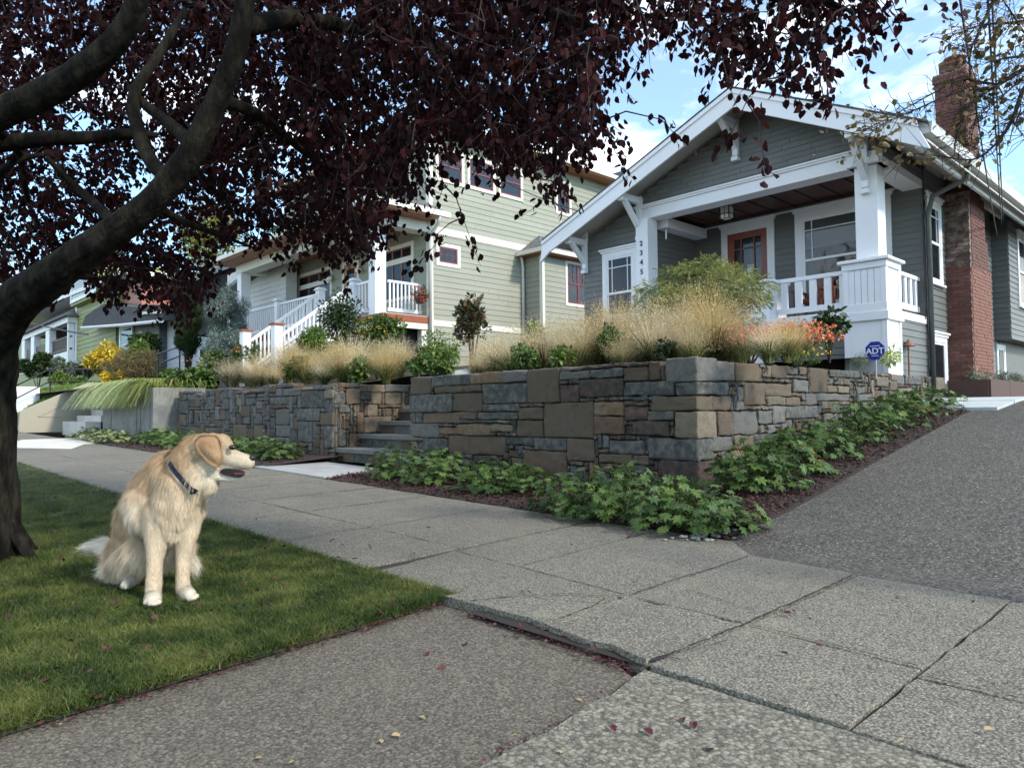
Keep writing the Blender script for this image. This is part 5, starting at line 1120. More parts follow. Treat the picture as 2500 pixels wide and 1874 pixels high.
for (a, b) in ((920, 1140), (1290, 1133), (800, 1187), (725, 1165), (890, 1195), (1365, 1160), (1145, 1283), (1340, 1290), (1690, 1325), (1715, 1318), (1476, 1552), (1535, 1625), (1500, 1578), (1410, 1590), (1330, 1583), (1685, 1410), (1010, 1395), (925, 1410), (965, 1440), (1150, 1355), (1170, 1363), (1190, 1390), (1260, 1395), (1290, 1405), (1300, 1420), (1330, 1410), (1345, 1432), (1230, 1380), (1128, 1352), (1315, 1430)):
    fallen(a, b, random.uniform(.035, .05), 'plum_leaf_fallen', 'dark purple plum leaf fallen on the concrete paving', 'fallen plum leaves on the paving')
for (a, b) in ((905, 1550), (1245, 1512), (1270, 1368), (1600, 1342), (845, 1590), (1120, 1590), (565, 1640), (825, 1608), (640, 1648), (1958, 1600), (2125, 1578), (1302, 1428), (930, 1272), (875, 1300), (540, 1400), (700, 1372), (240, 1470), (60, 1370), (120, 1568), (1210, 1630)):
    fallen(a, b, random.uniform(.020, .034), 'yellow_leaf', 'small pale yellow leaf lying on the ground', 'fallen yellow leaves')
for (a, b) in ((215, 1500), (250, 1490), (205, 1512), (370, 1450), (330, 1445), (360, 1440), (455, 1420), (500, 1418), (710, 1280), (740, 1350), (690, 1350), (560, 1350), (440, 1340), (280, 1350), (230, 1290), (120, 1330), (90, 1400), (20, 1520), (25, 1545), (850, 1245), (760, 1210), (585, 1165), (620, 1180), (540, 1170), (480, 1225), (440, 1250), (470, 1275), (570, 1240), (85, 1480), (250, 1140), (290, 1165), (150, 1125), (110, 1090), (880, 1310), (830, 1330), (650, 1305), (610, 1285), (415, 1390), (160, 1390), (300, 1405), (735, 1207)):
    fallen(a, b, random.uniform(.035, .055), 'plum_leaf_fallen', 'dark purple plum leaf fallen on the lawn', 'fallen plum leaves on the lawn', .042)
def edge_litter():
    t = random.random() ** 1.3
    if random.random() < .62: a, b = np.array([-3.05, 2.36]), np.array([-2.80, .2])      # lawn edge by the apron
    else: a, b = np.array([-1.74, 2.29]), np.array([-2.9, 2.36])                         # broken slab edge
    if random.random() < .12: a, b, t = np.array([-1.66, 2.2]), np.array([-1.58, 1.2]), random.random()
    p = a + (b - a) * t; p = p + RNG.normal(size=2) * .022; return (p[0], p[1], -.034)
flakes(950, edge_litter, .020, 'plum_leaf_fallen', 'leaf_litter', LEAF4, flatn=.5)
def lawn_litter(): 
    x, y = random.uniform(-10, -3.0), random.uniform(.0, 2.45); return (x, y, gz(x) + .030)
flakes(520, lawn_litter, .034, 'plum_leaf_fallen', 'leaf_litter', LEAF4, flatn=.5)
flakes(160, lambda: (lambda x, y: (x, y, gz(x) + .008))(random.uniform(-10, -.5), random.uniform(2.5, 4.8)), .028, 'plum_leaf_fallen', 'leaf_litter', LEAF4, flatn=.2)
# ---- grass blades of the lawn
def blades(n, fx, h, wd, m, name, lean=.45, kind='stuff', seed=3, parent=None):
    rg = np.random.default_rng(seed); P = fx(n, rg); n = len(P); D_ = rg.normal(size=(n, 3)) * lean + np.array([0, 0, 1]); D_ /= np.linalg.norm(D_, axis=1, keepdims=True); H = h * rg.uniform(.5, 1.35, n)[:, None]; W_ = (wd * rg.uniform(.7, 1.3, n))[:, None]
    s_ = np.cross(D_, rvec(n, rg)); s_ /= np.linalg.norm(s_, axis=1, keepdims=True); bend = rg.normal(size=(n, 3)) * .35 * H; bend[:, 2] = -np.abs(bend[:, 2]) * .6
    V = np.stack([P - s_ * W_, P + s_ * W_, P + D_ * H * .55 + s_ * W_ * .8 + bend * .25, P + D_ * H * .55 - s_ * W_ * .8 + bend * .25, P + D_ * H + bend], 1).reshape(-1, 3)
    k = np.arange(n)[:, None] * 5; F = np.concatenate([k + np.array([[0, 1, 2, 3]]), k + np.array([[3, 2, 4, 4]])]) ; 
    T = np.concatenate([k + np.array([[0, 1, 2]]), k + np.array([[0, 2, 3]]), k + np.array([[3, 2, 4]])])
    return addmesh(name, V, T, m, parent, kind=kind)
def lawn_pts(n, rg):
    x = -2.55 - 17 * rg.random(n * 4) ** 1.9; y = rg.uniform(-.6, 2.46, n * 4); d2 = x * x * .55 + y * y * .3 + 1.5
    keep = (rg.random(n * 4) < 9 / d2) & (x < -3.055 + (2.36 - y) * .115 + rg.normal(size=n * 4) * .012)
    x, y = x[keep], y[keep]; hole = np.sin(x * 5.1 + 1.7) * np.sin(y * 6.3 + .4) + .5 * np.sin(x * 11 + y * 9); k2 = (hole < .95) | (rg.random(len(x)) < .35); x, y = x[k2], y[k2]
    return np.stack([x, y, .014 * np.maximum(0, -4 - x) - .008], 1)
blades(380000, lawn_pts, .042, .0016, 'lawn_blade', 'lawn_grass')
def edge_pts(n, rg): t = rg.random(n); x = -3.05 - t * 6; return np.stack([x, 2.43 + rg.normal(size=n) * .02 + 0 * x, .014 * np.maximum(0, -4 - x) - .005], 1)
blades(5000, edge_pts, .06, .002, 'lawn_blade', 'lawn_grass', .8, seed=4)
def bank_pts(n, rg): x = XC - .2 - 26 * rg.random(n); y = rg.uniform(5.3, 9, n); return np.stack([x, y, np.interp(y, [5.3, 5.6, 7.7, 10], [.55, .8, 2.24, 2.5])], 1)
blades(40000, bank_pts, .12, .02, 'bright_green', 'bank_grass', .4, seed=5)
# ---- tan tufted grasses
def tuft_meshes(seed, R0=.55, H0=.95, ns=420, seeds=13, nb=620, sm='tan_seed'):
    rg = np.random.default_rng(seed)
    def arcs(n, h, spread, w0, segs=4):
        az = rg.uniform(0, 2 * math.pi, n); rad = spread * rg.uniform(.15, 1, n) ** .8; hh = h * rg.uniform(.65, 1.1, n) * (1 - .25 * rad / spread)
        base = np.stack([np.cos(az), np.sin(az), 0 * az], 1) * (.09 * rg.random(n))[:, None]; dr = np.stack([np.cos(az), np.sin(az), 0 * az], 1)
        L_ = []
        for t in np.linspace(0, 1, segs + 1): L_.append(base + dr * (rad * t ** 1.7)[:, None] + np.array([0, 0, 1]) * (hh * (t * 1.25 - .25 * t ** 2 * 1.0 - .0))[:, None] * (1 if True else 0))
        side = np.stack([-np.sin(az), np.cos(az), 0 * az], 1) + rg.normal(size=(n, 3)) * .3
        V = []
        for i, c in enumerate(L_): w_ = w0 * (1 - .75 * i / segs); V += [c - side * w_, c + side * w_]
        V = np.stack(V, 1).reshape(-1, 3); k = np.arange(n)[:, None] * 2 * (segs + 1)
        F = np.concatenate([k + np.array([[2 * i, 2 * i + 1, 2 * i + 3, 2 * i + 2]]) for i in range(segs)])
        return V, F, L_
    V1, F1, _ = arcs(nb, H0 * .55, R0 * .85, .0045)
    V2, F2, L2_ = arcs(ns, H0, R0, .0028)
    top, mid = L2_[-1], L2_[-4]; n = ns * seeds; i = np.repeat(np.arange(ns), seeds); t = rg.random((n, 1)); P = mid[i] * (1 - t) + top[i] * t + rg.normal(size=(n, 3)) * .06 * (1.25 - t)
    V3, F3 = scatter(LEAF4[0] * np.array([.9, 1, 1]), LEAF4[1], P, rvec(n, rg) + np.array([0, 0, .5]), rvec(n, rg), .018 * rg.uniform(.6, 1.4, n))
    k = len(V2); V = np.concatenate([V2, V3]); F = np.concatenate([F2, F3 + k])
    return npmesh('blades', V1, F1, 'green_blade'), npmesh('seed_heads', V, F, sm)
TM = [tuft_meshes(11), tuft_meshes(12, .5, .85, sm='seed_pale'), tuft_meshes(13, .62, 1.0, 480, sm='seed_golden'), tuft_meshes(14, .66, .9, 260, sm='seed_pale'), tuft_meshes(15, .5, 1.0, 340)]
def tuft(px, py, Y, s_, label, k, group='tan ornamental grasses above the stone walls'):
    p = at_y(px, py, Y); x = p[0]; z_ = yardz(x, Y) - .02; t = thing('ornamental_grass', label, 'grass tuft', (x, Y, z_), group)
    for me, nm in zip(TM[(k * 3) % 5], ('blades', 'seed_heads')): o = piece(nm, me, t, (x, Y, z_), (s_, s_, s_), (0, 0, k * 1.7)); o['kind'] = 'stuff'
    return t
T_ = [(1030, 760, 7.4, .62, 'small tan grass tuft at the left end of the big wall, right of the magnolia'), (1105, 760, 7.6, .80, 'tan grass tuft above the left part of the big wall'), (1175, 755, 7.9, .95, 'tall tan grass tuft right of the white downspout'), (1250, 755, 7.4, .85, 'golden grass tuft above the middle of the big wall'),
      (1330, 755, 8.0, 1.0, 'big golden tuft left of the lace maple'), (1345, 765, 7.15, .62, 'low green based tuft at the wall edge left of center'), (1410, 755, 7.6, .92, 'tan grass tuft below the left side of the lace maple'), (1470, 755, 8.3, 1.0, 'tall pale tuft right under the lace maple trunk'),
      (1495, 765, 7.1, .62, 'low tuft with dark base directly above the wall corner'), (1545, 755, 7.7, .85, 'pale tuft below the right side of the lace maple'), (1600, 760, 7.6, .75, 'tan tuft left of the orange flowers'), (1660, 765, 7.0, .5, 'small sparse tuft in front of the orange flowers'),
      (500, 810, 8.0, .85, 'tan grass tuft at the left end above the far stone wall'), (560, 805, 8.0, .95, 'second tan tuft from the left above the far stone wall'), (625, 805, 8.0, 1.0, 'golden tuft before the white stair newel'), (690, 800, 8.1, 1.0, 'golden tuft right of the white stair newel'), (700, 815, 7.2, .6, 'low green based tuft on the middle of the far wall'),
      (760, 800, 7.9, .95, 'tan tuft next to the yellow flowers'), (820, 800, 7.7, .85, 'pale straw tuft right of the yellow flowers'), (835, 810, 7.2, .62, 'green based tuft at the right end of the far wall'), (1215, 770, 7.0, .45, 'tiny tuft on the wall edge in front of the golden grasses')]
T_ += [(1290, 760, 7.9, 1.0, 'tan tuft between the golden middle grasses'), (1380, 760, 8.6, 1.05, 'tall tan tuft behind the left side of the lace maple base'), (1440, 760, 7.3, .7, 'short pale tuft below the lace maple trunk'), (1520, 760, 8.9, 1.1, 'tall airy tuft rising before the white porch steps'), (1580, 755, 8.6, .95, 'airy tuft under the right edge of the lace maple'), (1140, 758, 8.6, .95, 'tan tuft behind the left wall grasses near the downspout'), (1065, 765, 8.1, .8, 'sandy tuft right behind the left end of the big wall'), (1215, 757, 8.6, 1.0, 'tan tuft against the gray bungalow corner'), (1700, 770, 7.3, .45, 'thin straw tuft below the orange flowers'),
      (530, 806, 8.5, 1.0, 'tan tuft behind the left end of the far grasses'), (595, 806, 8.6, 1.05, 'tall sandy tuft left of the white stair newel'), (660, 803, 8.6, 1.05, 'tall golden tuft right behind the newel of the stair'), (725, 803, 8.5, .95, 'golden tuft under the yellow flowers'), (660, 812, 7.5, .8, 'tan tuft spilling to the middle of the far wall'), (590, 815, 7.4, .75, 'tan tuft at the edge of the far wall, left part'), (780, 808, 7.4, .75, 'straw tuft at the far wall edge, right part'), (860, 803, 8.1, .8, 'pale tuft beside the green shrub at the steps'), (545, 815, 7.5, .7, 'small sandy tuft nearest the concrete planter'), (740, 812, 7.3, .7, 'sandy tuft hanging over the far wall edge')]
for k, q in enumerate(T_): tuft(q[0], q[1], q[2], q[3] * (1.12 if q[0] < 900 else 1.08) * (.78 + .38 * ((k * 7) % 5) / 4), q[4], k)
# striped grass cascading over the planter
t = thing('striped_grass', 'yellow striped grass cascading over the concrete planter', 'grass', (-23, pY, 1.7)); rg = np.random.default_rng(5)
n = 3000; x = rg.uniform(pl + .2, -19.6, n); base = np.stack([x, pY + rg.uniform(.1, 1.2, n), 0 * x + ptop - .02], 1); az = rg.normal(0, 1.0, n) - 1.2; L_ = rg.uniform(.5, 1.75, n)
dr = np.stack([np.cos(az) - .6, np.sin(az), 0 * x], 1); V = []
for i, tt in enumerate(np.linspace(0, 1, 5)): c = base + dr * (L_ * tt * .75)[:, None] + np.array([0, 0, 1]) * (L_ * (.95 * tt - 1.25 * tt ** 2))[:, None]; w_ = .032 * (1 - .8 * tt); V += [c - np.array([w_, 0, 0]), c + np.array([w_, 0, 0])]
V = np.stack(V, 1).reshape(-1, 3); k = np.arange(n)[:, None] * 10; F = np.concatenate([k + np.array([[2 * i, 2 * i + 1, 2 * i + 3, 2 * i + 2]]) for i in range(4)]); addmesh('blades', V, F, 'stripe_blade', t, kind='stuff')
# ---- laceleaf maple
c = at_y(1505, 640, 9.6); mx_, my_ = c[0], 9.6; gm = yardz(mx_, my_)
t = thing('laceleaf_maple', 'small weeping lace leaf maple with green feathery foliage before the gray porch', 'small tree', (mx_, my_, gm))
lobes = []
for (u, v, Yy, r_) in ((1425, 625, 9.4, .34), (1470, 590, 9.7, .32), (1520, 585, 9.8, .40), (1570, 600, 9.6, .38), (1610, 615, 9.4, .32), (1460, 640, 9.2, .38), (1520, 640, 9.1, .45), (1580, 645, 9.2, .36), (1630, 640, 9.3, .20), (1405, 655, 9.3, .26), (1500, 675, 9.2, .36), (1555, 680, 9.2, .30), (1600, 690, 9.3, .22), (1440, 675, 9.3, .28), (1530, 565, 9.9, .22)):
    lobes.append((at_y(u, v, Yy), r_))
Vs, Fs, off = [], [], 0
fe = np.array([(0, 0, 0), (-.05, .5, 0), (0, 1, -.1), (.05, .5, 0), (-.02, .1, 0), (-.5, .75, -.05), (-.42, .66, -.03), (.02, .1, 0), (.5, .75, -.05), (.42, .66, -.03), (-.3, .95, -.08), (.3, .95, -.08), (-.2, .9, 0), (.2, .9, 0)])
fF = [(0, 3, 2, 1), (4, 6, 5, 4), (7, 8, 9, 7), (0, 12, 10, 0), (0, 11, 13, 0)]; fT = [(0, 3, 2), (0, 2, 1), (4, 6, 5), (7, 8, 9), (0, 12, 10), (0, 11, 13)]
for c_, r_ in lobes:
    n = int(430 * (r_ / .35) ** 2); d = rvec(n, rg); d[:, 2] = np.where(d[:, 2] < -.3, -d[:, 2], d[:, 2]); P = c_ + d * r_ * np.array([1.2, 1.2, .36]) * rg.uniform(.5, 1.12, (n, 1)); hang = rg.random((n, 1)) ** 2 * .20; P[:, 2:3] -= hang
    V, F = scatter(fe, fT, P, d * .9 + np.array([0, 0, -.7]) + rg.normal(size=(n, 3)) * .45, d * .4 + np.array([0, 0, .8]) + rg.normal(size=(n, 3)) * .4, .095 * rg.uniform(.7, 1.3, n)); Vs.append(V); Fs.append(F + off); off += len(V)
addmesh('foliage', np.concatenate(Vs), np.concatenate(Fs), 'maple_leaf', t, kind='stuff')
J = MB(); tr = at_y(1508, 690, 9.5); top = at_y(1500, 628, 9.55); J.tube([(tr[0], 9.5, gm - .05), tuple(tr), tuple(top)], [.05, .045, .035], 7); J.build('trunk', 'bark_pale', t, smooth=True)
for c_, r_ in lobes[:13]: q = np.array(top); m1 = (q + c_) / 2 + np.array([0, 0, .14]); J = MB(); J.tube([tuple(q), tuple(m1), tuple(c_)], [.025, .017, .007], 6); J.build('branch', 'bark_pale', t, smooth=True)
# ---- shrubs and flowers above the big wall
shrub('orange_flower_bush', 'bush of orange red tubular flowers above the stone wall left of the white pier', 'flowering bush', (1625, 1815, 692, 785), 8.6, 'shrub_green', 2600, .04, NARROW, flowers=('orange_petal', 330, .035), seed=21, nb=20)
shrub('orange_flower_bush', 'smaller pinkish orange flower bush mixed with the pale grass', 'flowering bush', (1560, 1680, 700, 785), 7.9, 'gray_leaf', 1400, .035, NARROW, flowers=('orange_petal', 260, .03), seed=22)
shrub('pale_flower_patch', 'patch of pale yellow flowers among the tan grasses near the wall corner', 'flowers', (1530, 1590, 735, 780), 7.6, 'green_blade', 700, .03, NARROW, flowers=('tan_seed', 200, .02), seed=23, stem=False)
shrub('citrus_sapling', 'dark green leafy sapling in front of the gap beside the white pier', 'sapling', (1755, 1825, 660, 735), 9.6, 'dark_green', 420, .09, LEAF6, nb=9, seed=24, zb=None)
shrub('green_ground_plant', 'dark green low plant at the wall edge below the left grasses', 'ground plant', (1095, 1180, 745, 800), 6.95, 'shrub_green', 700, .06, LEAF6, seed=25, stem=False)
shrub('green_ground_plant', 'broad leaved green plant at the wall edge left of the corner', 'ground plant', (1180, 1250, 752, 795), 6.95, 'bright_green', 600, .07, LEAF6, seed=26, stem=False)
shrub('green_ground_plant', 'dark green plant between the tufts just left of the wall corner', 'ground plant', (1405, 1480, 735, 775), 7.0, 'dark_green', 700, .05, LEAF4, seed=27, stem=False)
shrub('green_ground_plant', 'green mound with tiny yellow flowers below the orange flowers', 'ground plant', (1680, 1800, 745, 790), 7.6, 'green_blade', 1500, .03, NARROW, flowers=('yellow_petal', 40, .02), seed=28, stem=False)
shrub('gray_ground_plant', 'gray green mound at the foot of the white pier below the blue sign', 'ground plant', (1835, 1885, 762, 795), 9.5, 'gray_leaf', 800, .03, NARROW, seed=29, stem=False)
t = shrub('spiky_plant', 'yellowish spiky thin leaved plant right beside the blue yard sign', 'ground plant', (1908, 1945, 745, 795), 9.6, 'stripe_blade', 160, .10, NARROW, seed=30, stem=False)
shrub('magnolia_sapling', 'upright magnolia sapling with brown backed leaves in front of the green house wall', 'sapling', (985, 1055, 625, 760), 9.6, 'magnolia_leaf', 900, .13, LEAF6, nb=16, seed=31, down=-.4)
shrub('green_shrub', 'bright green leafy shrub between the steps and the magnolia sapling', 'shrub', (880, 1000, 720, 810), 8.2, 'bright_green', 2600, .06, LEAF6, seed=32)
shrub('green_shrub', 'yellow green mid height shrub below the porch corner of the green house', 'shrub', (770, 880, 680, 775), 9.2, 'shrub_green', 2600, .05, LEAF4, seed=33, flowers=('yellow_petal', 60, .03))
shrub('airy_dark_shrub', 'airy dark leaved shrub standing before the white stair railing', 'shrub', (685, 795, 625, 745), 9.4, 'dark_green', 1500, .05, LEAF4, nb=22, seed=34)
shrub('green_shrub', 'pale green leafy shrub below the stair rail of the green house', 'shrub', (640, 760, 710, 790), 8.8, 'bright_green', 2200, .055, LEAF6, seed=35)
shrub('yellow_flower_patch', 'bright yellow flower patch behind the tan grasses', 'flowers', (715, 790, 745, 785), 8.0, 'green_blade', 900, .03, NARROW, flowers=('yellow_petal', 240, .025), seed=36, stem=False)
shrub('variegated_shrub', 'pale variegated shrub right of the yellow flower patch', 'shrub', (800, 900, 735, 790), 8.6, 'variegated', 2400, .045, LEAF4, seed=37)
shrub('green_shrub', 'dark glossy shrub low beside the top of the stone steps', 'shrub', (865, 1010, 765, 812), 7.4, 'shrub_green', 1800, .07, LEAF6, seed=38, stem=False)
shrub('green_shrub', 'leafy green plant poking out of the tan grasses above the middle of the big wall', 'shrub', (1290, 1345, 705, 770), 7.5, 'shrub_green', 900, .06, LEAF6, seed=90, stem=False)
shrub('green_shrub', 'fresh green plant inside the tan grasses left of the lace maple', 'shrub', (1130, 1185, 690, 760), 8.0, 'bright_green', 800, .06, LEAF6, seed=91, stem=False)
shrub('green_shrub', 'green plant between the tan grasses above the middle of the far wall', 'shrub', (620, 665, 765, 820), 7.4, 'shrub_green', 700, .06, LEAF6, seed=92, stem=False)
shrub('green_shrub', 'green plant between the pale tufts at the right of the far wall', 'shrub', (745, 800, 770, 822), 7.3, 'bright_green', 700, .05, LEAF6, seed=93, stem=False)
# blue weeping cedar: hanging curtains of needles
t = shrub('blue_cedar', 'weeping blue gray cedar in front of the white post of the green house porch', 'conifer', (446, 542, 610, 790), 9.6, 'blue_conifer', 13000, .05, NARROW, nb=26, seed=39, down=.8)
shrub('blue_cedar', 'low spreading blue gray cedar branches left of the weeping cedar', 'conifer', (445, 575, 715, 800), 9.0, 'blue_conifer', 9000, .05, NARROW, nb=22, seed=40, down=.2)
shrub('columnar_cypress', 'dark green narrow columnar cypress left of the blue cedar', 'conifer', (376, 436, 600, 800), 8.9, 'deep_conifer', 18000, .06, NARROW, nb=60, seed=41, shape='column', down=-1.4, flat=0)
shrub('rust_flower_bush', 'green bush with rusty orange and yellow flowers below the blue cedar', 'flowering bush', (420, 520, 760, 830), 8.2, 'shrub_green', 1800, .05, LEAF4, seed=42, flowers=('yellow_petal', 50, .04))
shrub('rust_flower_bush', 'bush with orange flowers left of the tan grasses', 'flowering bush', (505, 560, 735, 790), 8.6, 'shrub_green', 1200, .05, LEAF4, seed=43, flowers=('orange_petal', 60, .04))
shrub('green_shrub', 'round leaved green plants on the planter right of the striped grass', 'shrub', (345, 470, 800, 845), pY + 1.0, 'shrub_green', 2000, .09, LEAF6, seed=44, stem=False)
shrub('bronze_shrub', 'wide feathery bronze green shrub left of the blue cedar', 'shrub', (225, 385, 752, 830), 9.5, 'bronze_leaf', 9000, .06, NARROW, nb=26, seed=45)
shrub('yellow_foliage_shrub', 'bright yellow leaved shrub in front of the slate bungalow', 'shrub', (182, 300, 742, 815), 10.5, 'yellow_foliage', 3600, .11, LEAF4, nb=20, seed=46)
shrub('green_shrub', 'tall dark green shrub against the pale blue house corner', 'shrub', (285, 348, 712, 790), 11.0, 'dark_green', 2600, .10, LEAF4, seed=47)
shrub('green_shrub', 'bright green shrub left of the tall dark shrub by the pale blue house', 'shrub', (275, 325, 735, 790), 10.4, 'bright_green', 1400, .09, LEAF4, seed=48)
shrub('dark_shrub', 'rounded dark shrub beside the trunk below the lime house porch', 'shrub', (40, 135, 765, 815), 9.5, 'dark_green', 3500, .13, LEAF4, seed=49)
shrub('green_shrub', 'blue green leafy shrub between the dark shrub and the yellow one', 'shrub', (115, 205, 772, 825), 9.2, 'gray_leaf', 3000, .11, LEAF4, seed=50)
shrub('clipped_hedge', 'low yellow green hedge along the top of the lawn bank', 'hedge', (95, 215, 805, 835), 8.6, 'bright_green', 3000, .08, LEAF4, seed=51, shape='full')
shrub('clipped_hedge', 'low green hedge running behind the pale stair wall top', 'hedge', (200, 330, 800, 832), 8.8, 'yellow_foliage', 1400, .07, LEAF4, seed=52, shape='full'); 
# background trees seen through the plum
def bgtree(px0, px1, yt, yb, Y, m, label, seed, n=9000, size=.32):
    a, b = at_y(px0, yt, Y), at_y(px1, yt, Y); cx = (a[0] + b[0]) / 2; rx = (px1 - px0) / 2 / 1548 * float(((a + b) / 2 - EYE) @ _F); xm = (px0 + px1) / 2; zt, zb = at_y(xm, yt, Y)[2], at_y(xm, yb, Y)[2]
    t = thing('background_tree', label, 'tree', (cx, Y, 2), 'trees behind the far houses'); V, F = leafcloud(n, (cx, Y, (zt + zb) / 2), (rx, rx, (zt - zb) / 2 * 1.1), size, LEAF4, 22, .3, 'full', seed); addmesh('crown', V, F, m, t, kind='stuff')
    MB().tube([(cx, Y, 1), (cx + .2, Y, zb), (cx, Y, (zt + zb) / 2)], [.4, .3, .15], 8).build('trunk', 'bark', t)
bgtree(380, 560, 400, 640, 26, 'autumn_tree', 'olive yellow tree behind the pale blue house, seen through the plum leaves', 61)
bgtree(-120, 110, 470, 600, 24, 'autumn_tree', 'yellow green tree at the far left behind the plum trunk', 62)
bgtree(560, 700, 470, 640, 34, 'shrub_green', 'green tree far behind the green house porch roof', 63)
bgtree(180, 330, 520, 640, 34, 'dark_green', 'dark tree behind the lime green house', 64)
# ================================================================ the purple plum
plum = thing('plum_tree', 'big purple leaved plum tree on the lawn arching over the whole scene', 'tree', (-6.0, .75, 0))
def smoothpath(pts, n=8):
    P = [np.array(p, float) for p in pts]; P = [2 * P[0] - P[1]] + P + [2 * P[-1] - P[-2]]; out = []
    for i in range(1, len(P) - 2):
        for t in np.linspace(0, 1, n, endpoint=False):
            a, b, c, d = P[i - 1:i + 3]; out.append(.5 * (2 * b + (c - a) * t + (2 * a - 5 * b + 4 * c - d) * t * t + (-a + 3 * b - 3 * c + d) * t ** 3))
    out.append(P[-2]); return np.array(out)
def limb(name, pts, rad, parent, m='bark', n=14, knob=.08):
    P = smoothpath([at_d(*p) for p in pts], 16); r_ = np.interp(np.linspace(0, 1, len(P)), np.linspace(0, 1, len(rad)), rad)
    J = MB(); J.tube(P, list(r_), n); V = np.array(J.v)
    if knob:
      for i, v in enumerate(V[:len(P) * n]):
        c = P[i // n]; th_ = 2 * math.pi * (i % n) / n; q = mathutils.noise.noise(Vector(v * 3.5)) * .09
        rd = abs(mathutils.noise.noise(Vector((math.cos(th_) * 3.2, math.sin(th_) * 3.2, (i // n) * .10 + 7)))) ; rd2 = mathutils.noise.noise(Vector((math.cos(th_) * 8, math.sin(th_) * 8, (i // n) * .25)))
        J.v[i] = tuple(c + (v - c) * (.97 + q + (.12 - .34 * rd) * knob * 8 * .5 + rd2 * .045))
    o = J.build(name, m, parent, smooth=True); return P
P0 = at_d(-42, 1215, 4.85); base_z = gz(P0[0]) - .05
tr = [(-42, 1330, 4.88), (-42, 1220, 4.86), (-42, 1100, 4.86), (-44, 950, 4.88), (-44, 820, 4.85), (-30, 720, 4.75)]
A = limb('trunk', tr, [.29, .27, .235, .212, .205, .205, .185], plum, n=64, knob=.10)
J = MB()
for a_ in np.arange(0, 6.28, .9): c = np.array([P0[0], P0[1], 0]); d = np.array([math.cos(a_), math.sin(a_), 0]); J.tube([c + d * .12 + [0, 0, .35], c + d * .30 + [0, 0, .05], c + d * .42 + [0, 0, -.05]], [.06, .04, .015], 7)
J.build('root_flare', 'bark', plum, smooth=True)
skel = []
for nm, pts, rad in (
    ('limb', [(-34, 760, 4.8), (20, 670, 4.6), (120, 590, 4.35), (225, 515, 4.2), (325, 440, 4.1), (410, 335, 4.05), (470, 215, 4.0), (515, 90, 3.95), (540, -80, 3.9)], [.175, .138, .110, .088, .076, .070, .064, .057, .05]),
    ('limb', [(-70, 720, 4.9), (-150, 520, 4.7), (-130, 350, 4.4), (-30, 262, 4.2), (90, 205, 4.1), (200, 135, 4.0), (275, 55, 3.95), (320, -70, 3.9)], [.16, .13, .10, .086, .082, .072, .063, .054]),
    ('branch', [(-60, 320, 4.6), (90, 300, 4.7), (180, 298, 4.8), (270, 290, 4.9), (340, 292, 5.0)], [.06, .05, .045, .04, .02]),
    ('branch', [(375, 395, 4.15), (325, 345, 4.3), (295, 270, 4.4), (292, 200, 4.5), (345, 115, 4.6), (400, 20, 4.8)], [.05, .045, .04, .035, .03, .02]),
    ('branch', [(425, 322, 4.1), (370, 270, 4.3), (315, 228, 4.5), (280, 190, 4.7)], [.045, .038, .03, .02]),
    ('branch', [(100, 340, 5.0), (165, 405, 5.1), (215, 450, 4.9), (262, 495, 4.5)], [.018, .03, .034, .038]),
    ('branch', [(-60, 430, 5.0), (30, 350, 5.2), (110, 332, 5.4)], [.03, .025, .015]),
    ('branch', [(520, 60, 3.95), (640, 40, 4.3), (760, 60, 4.8), (880, 90, 5.2), (1020, 130, 5.4)], [.06, .05, .04, .03, .015]),
    ('branch', [(536, -60, 3.9), (760, -90, 3.9), (1000, -40, 3.9), (1200, 30, 3.8), (1330, 80, 3.7)], [.06, .05, .04, .028, .014]),
    ('branch', [(760, -90, 3.9), (1100, -130, 3.6), (1450, -90, 3.4), (1700, -30, 3.3), (1850, 30, 3.3)], [.045, .035, .026, .018, .008]),
    ('branch', [(470, 215, 4.0), (560, 250, 4.6), (660, 330, 5.3), (760, 400, 5.9)], [.045, .035, .025, .012]),
    ('branch', [(325, 440, 4.1), (400, 480, 4.8), (480, 510, 5.6), (560, 540, 6.4)], [.03, .025, .018, .01]),
    ('branch', [(120, 590, 4.35), (200, 600, 5.2), (300, 610, 6.2)], [.03, .02, .01]),
    ('branch', [(-30, 262, 4.2), (40, 330, 5.2), (60, 430, 6.2), (100, 520, 7.2)], [.04, .03, .02, .012]),
    ('branch', [(640, 40, 4.3), (560, -20, 5.4), (420, -60, 6.4), (250, -60, 7.2)], [.035, .03, .02, .012])):
    skel.append(limb(nm, pts, rad, plum, 'bark', 48 if nm == 'limb' else 12, .09 if nm == 'limb' else .05))
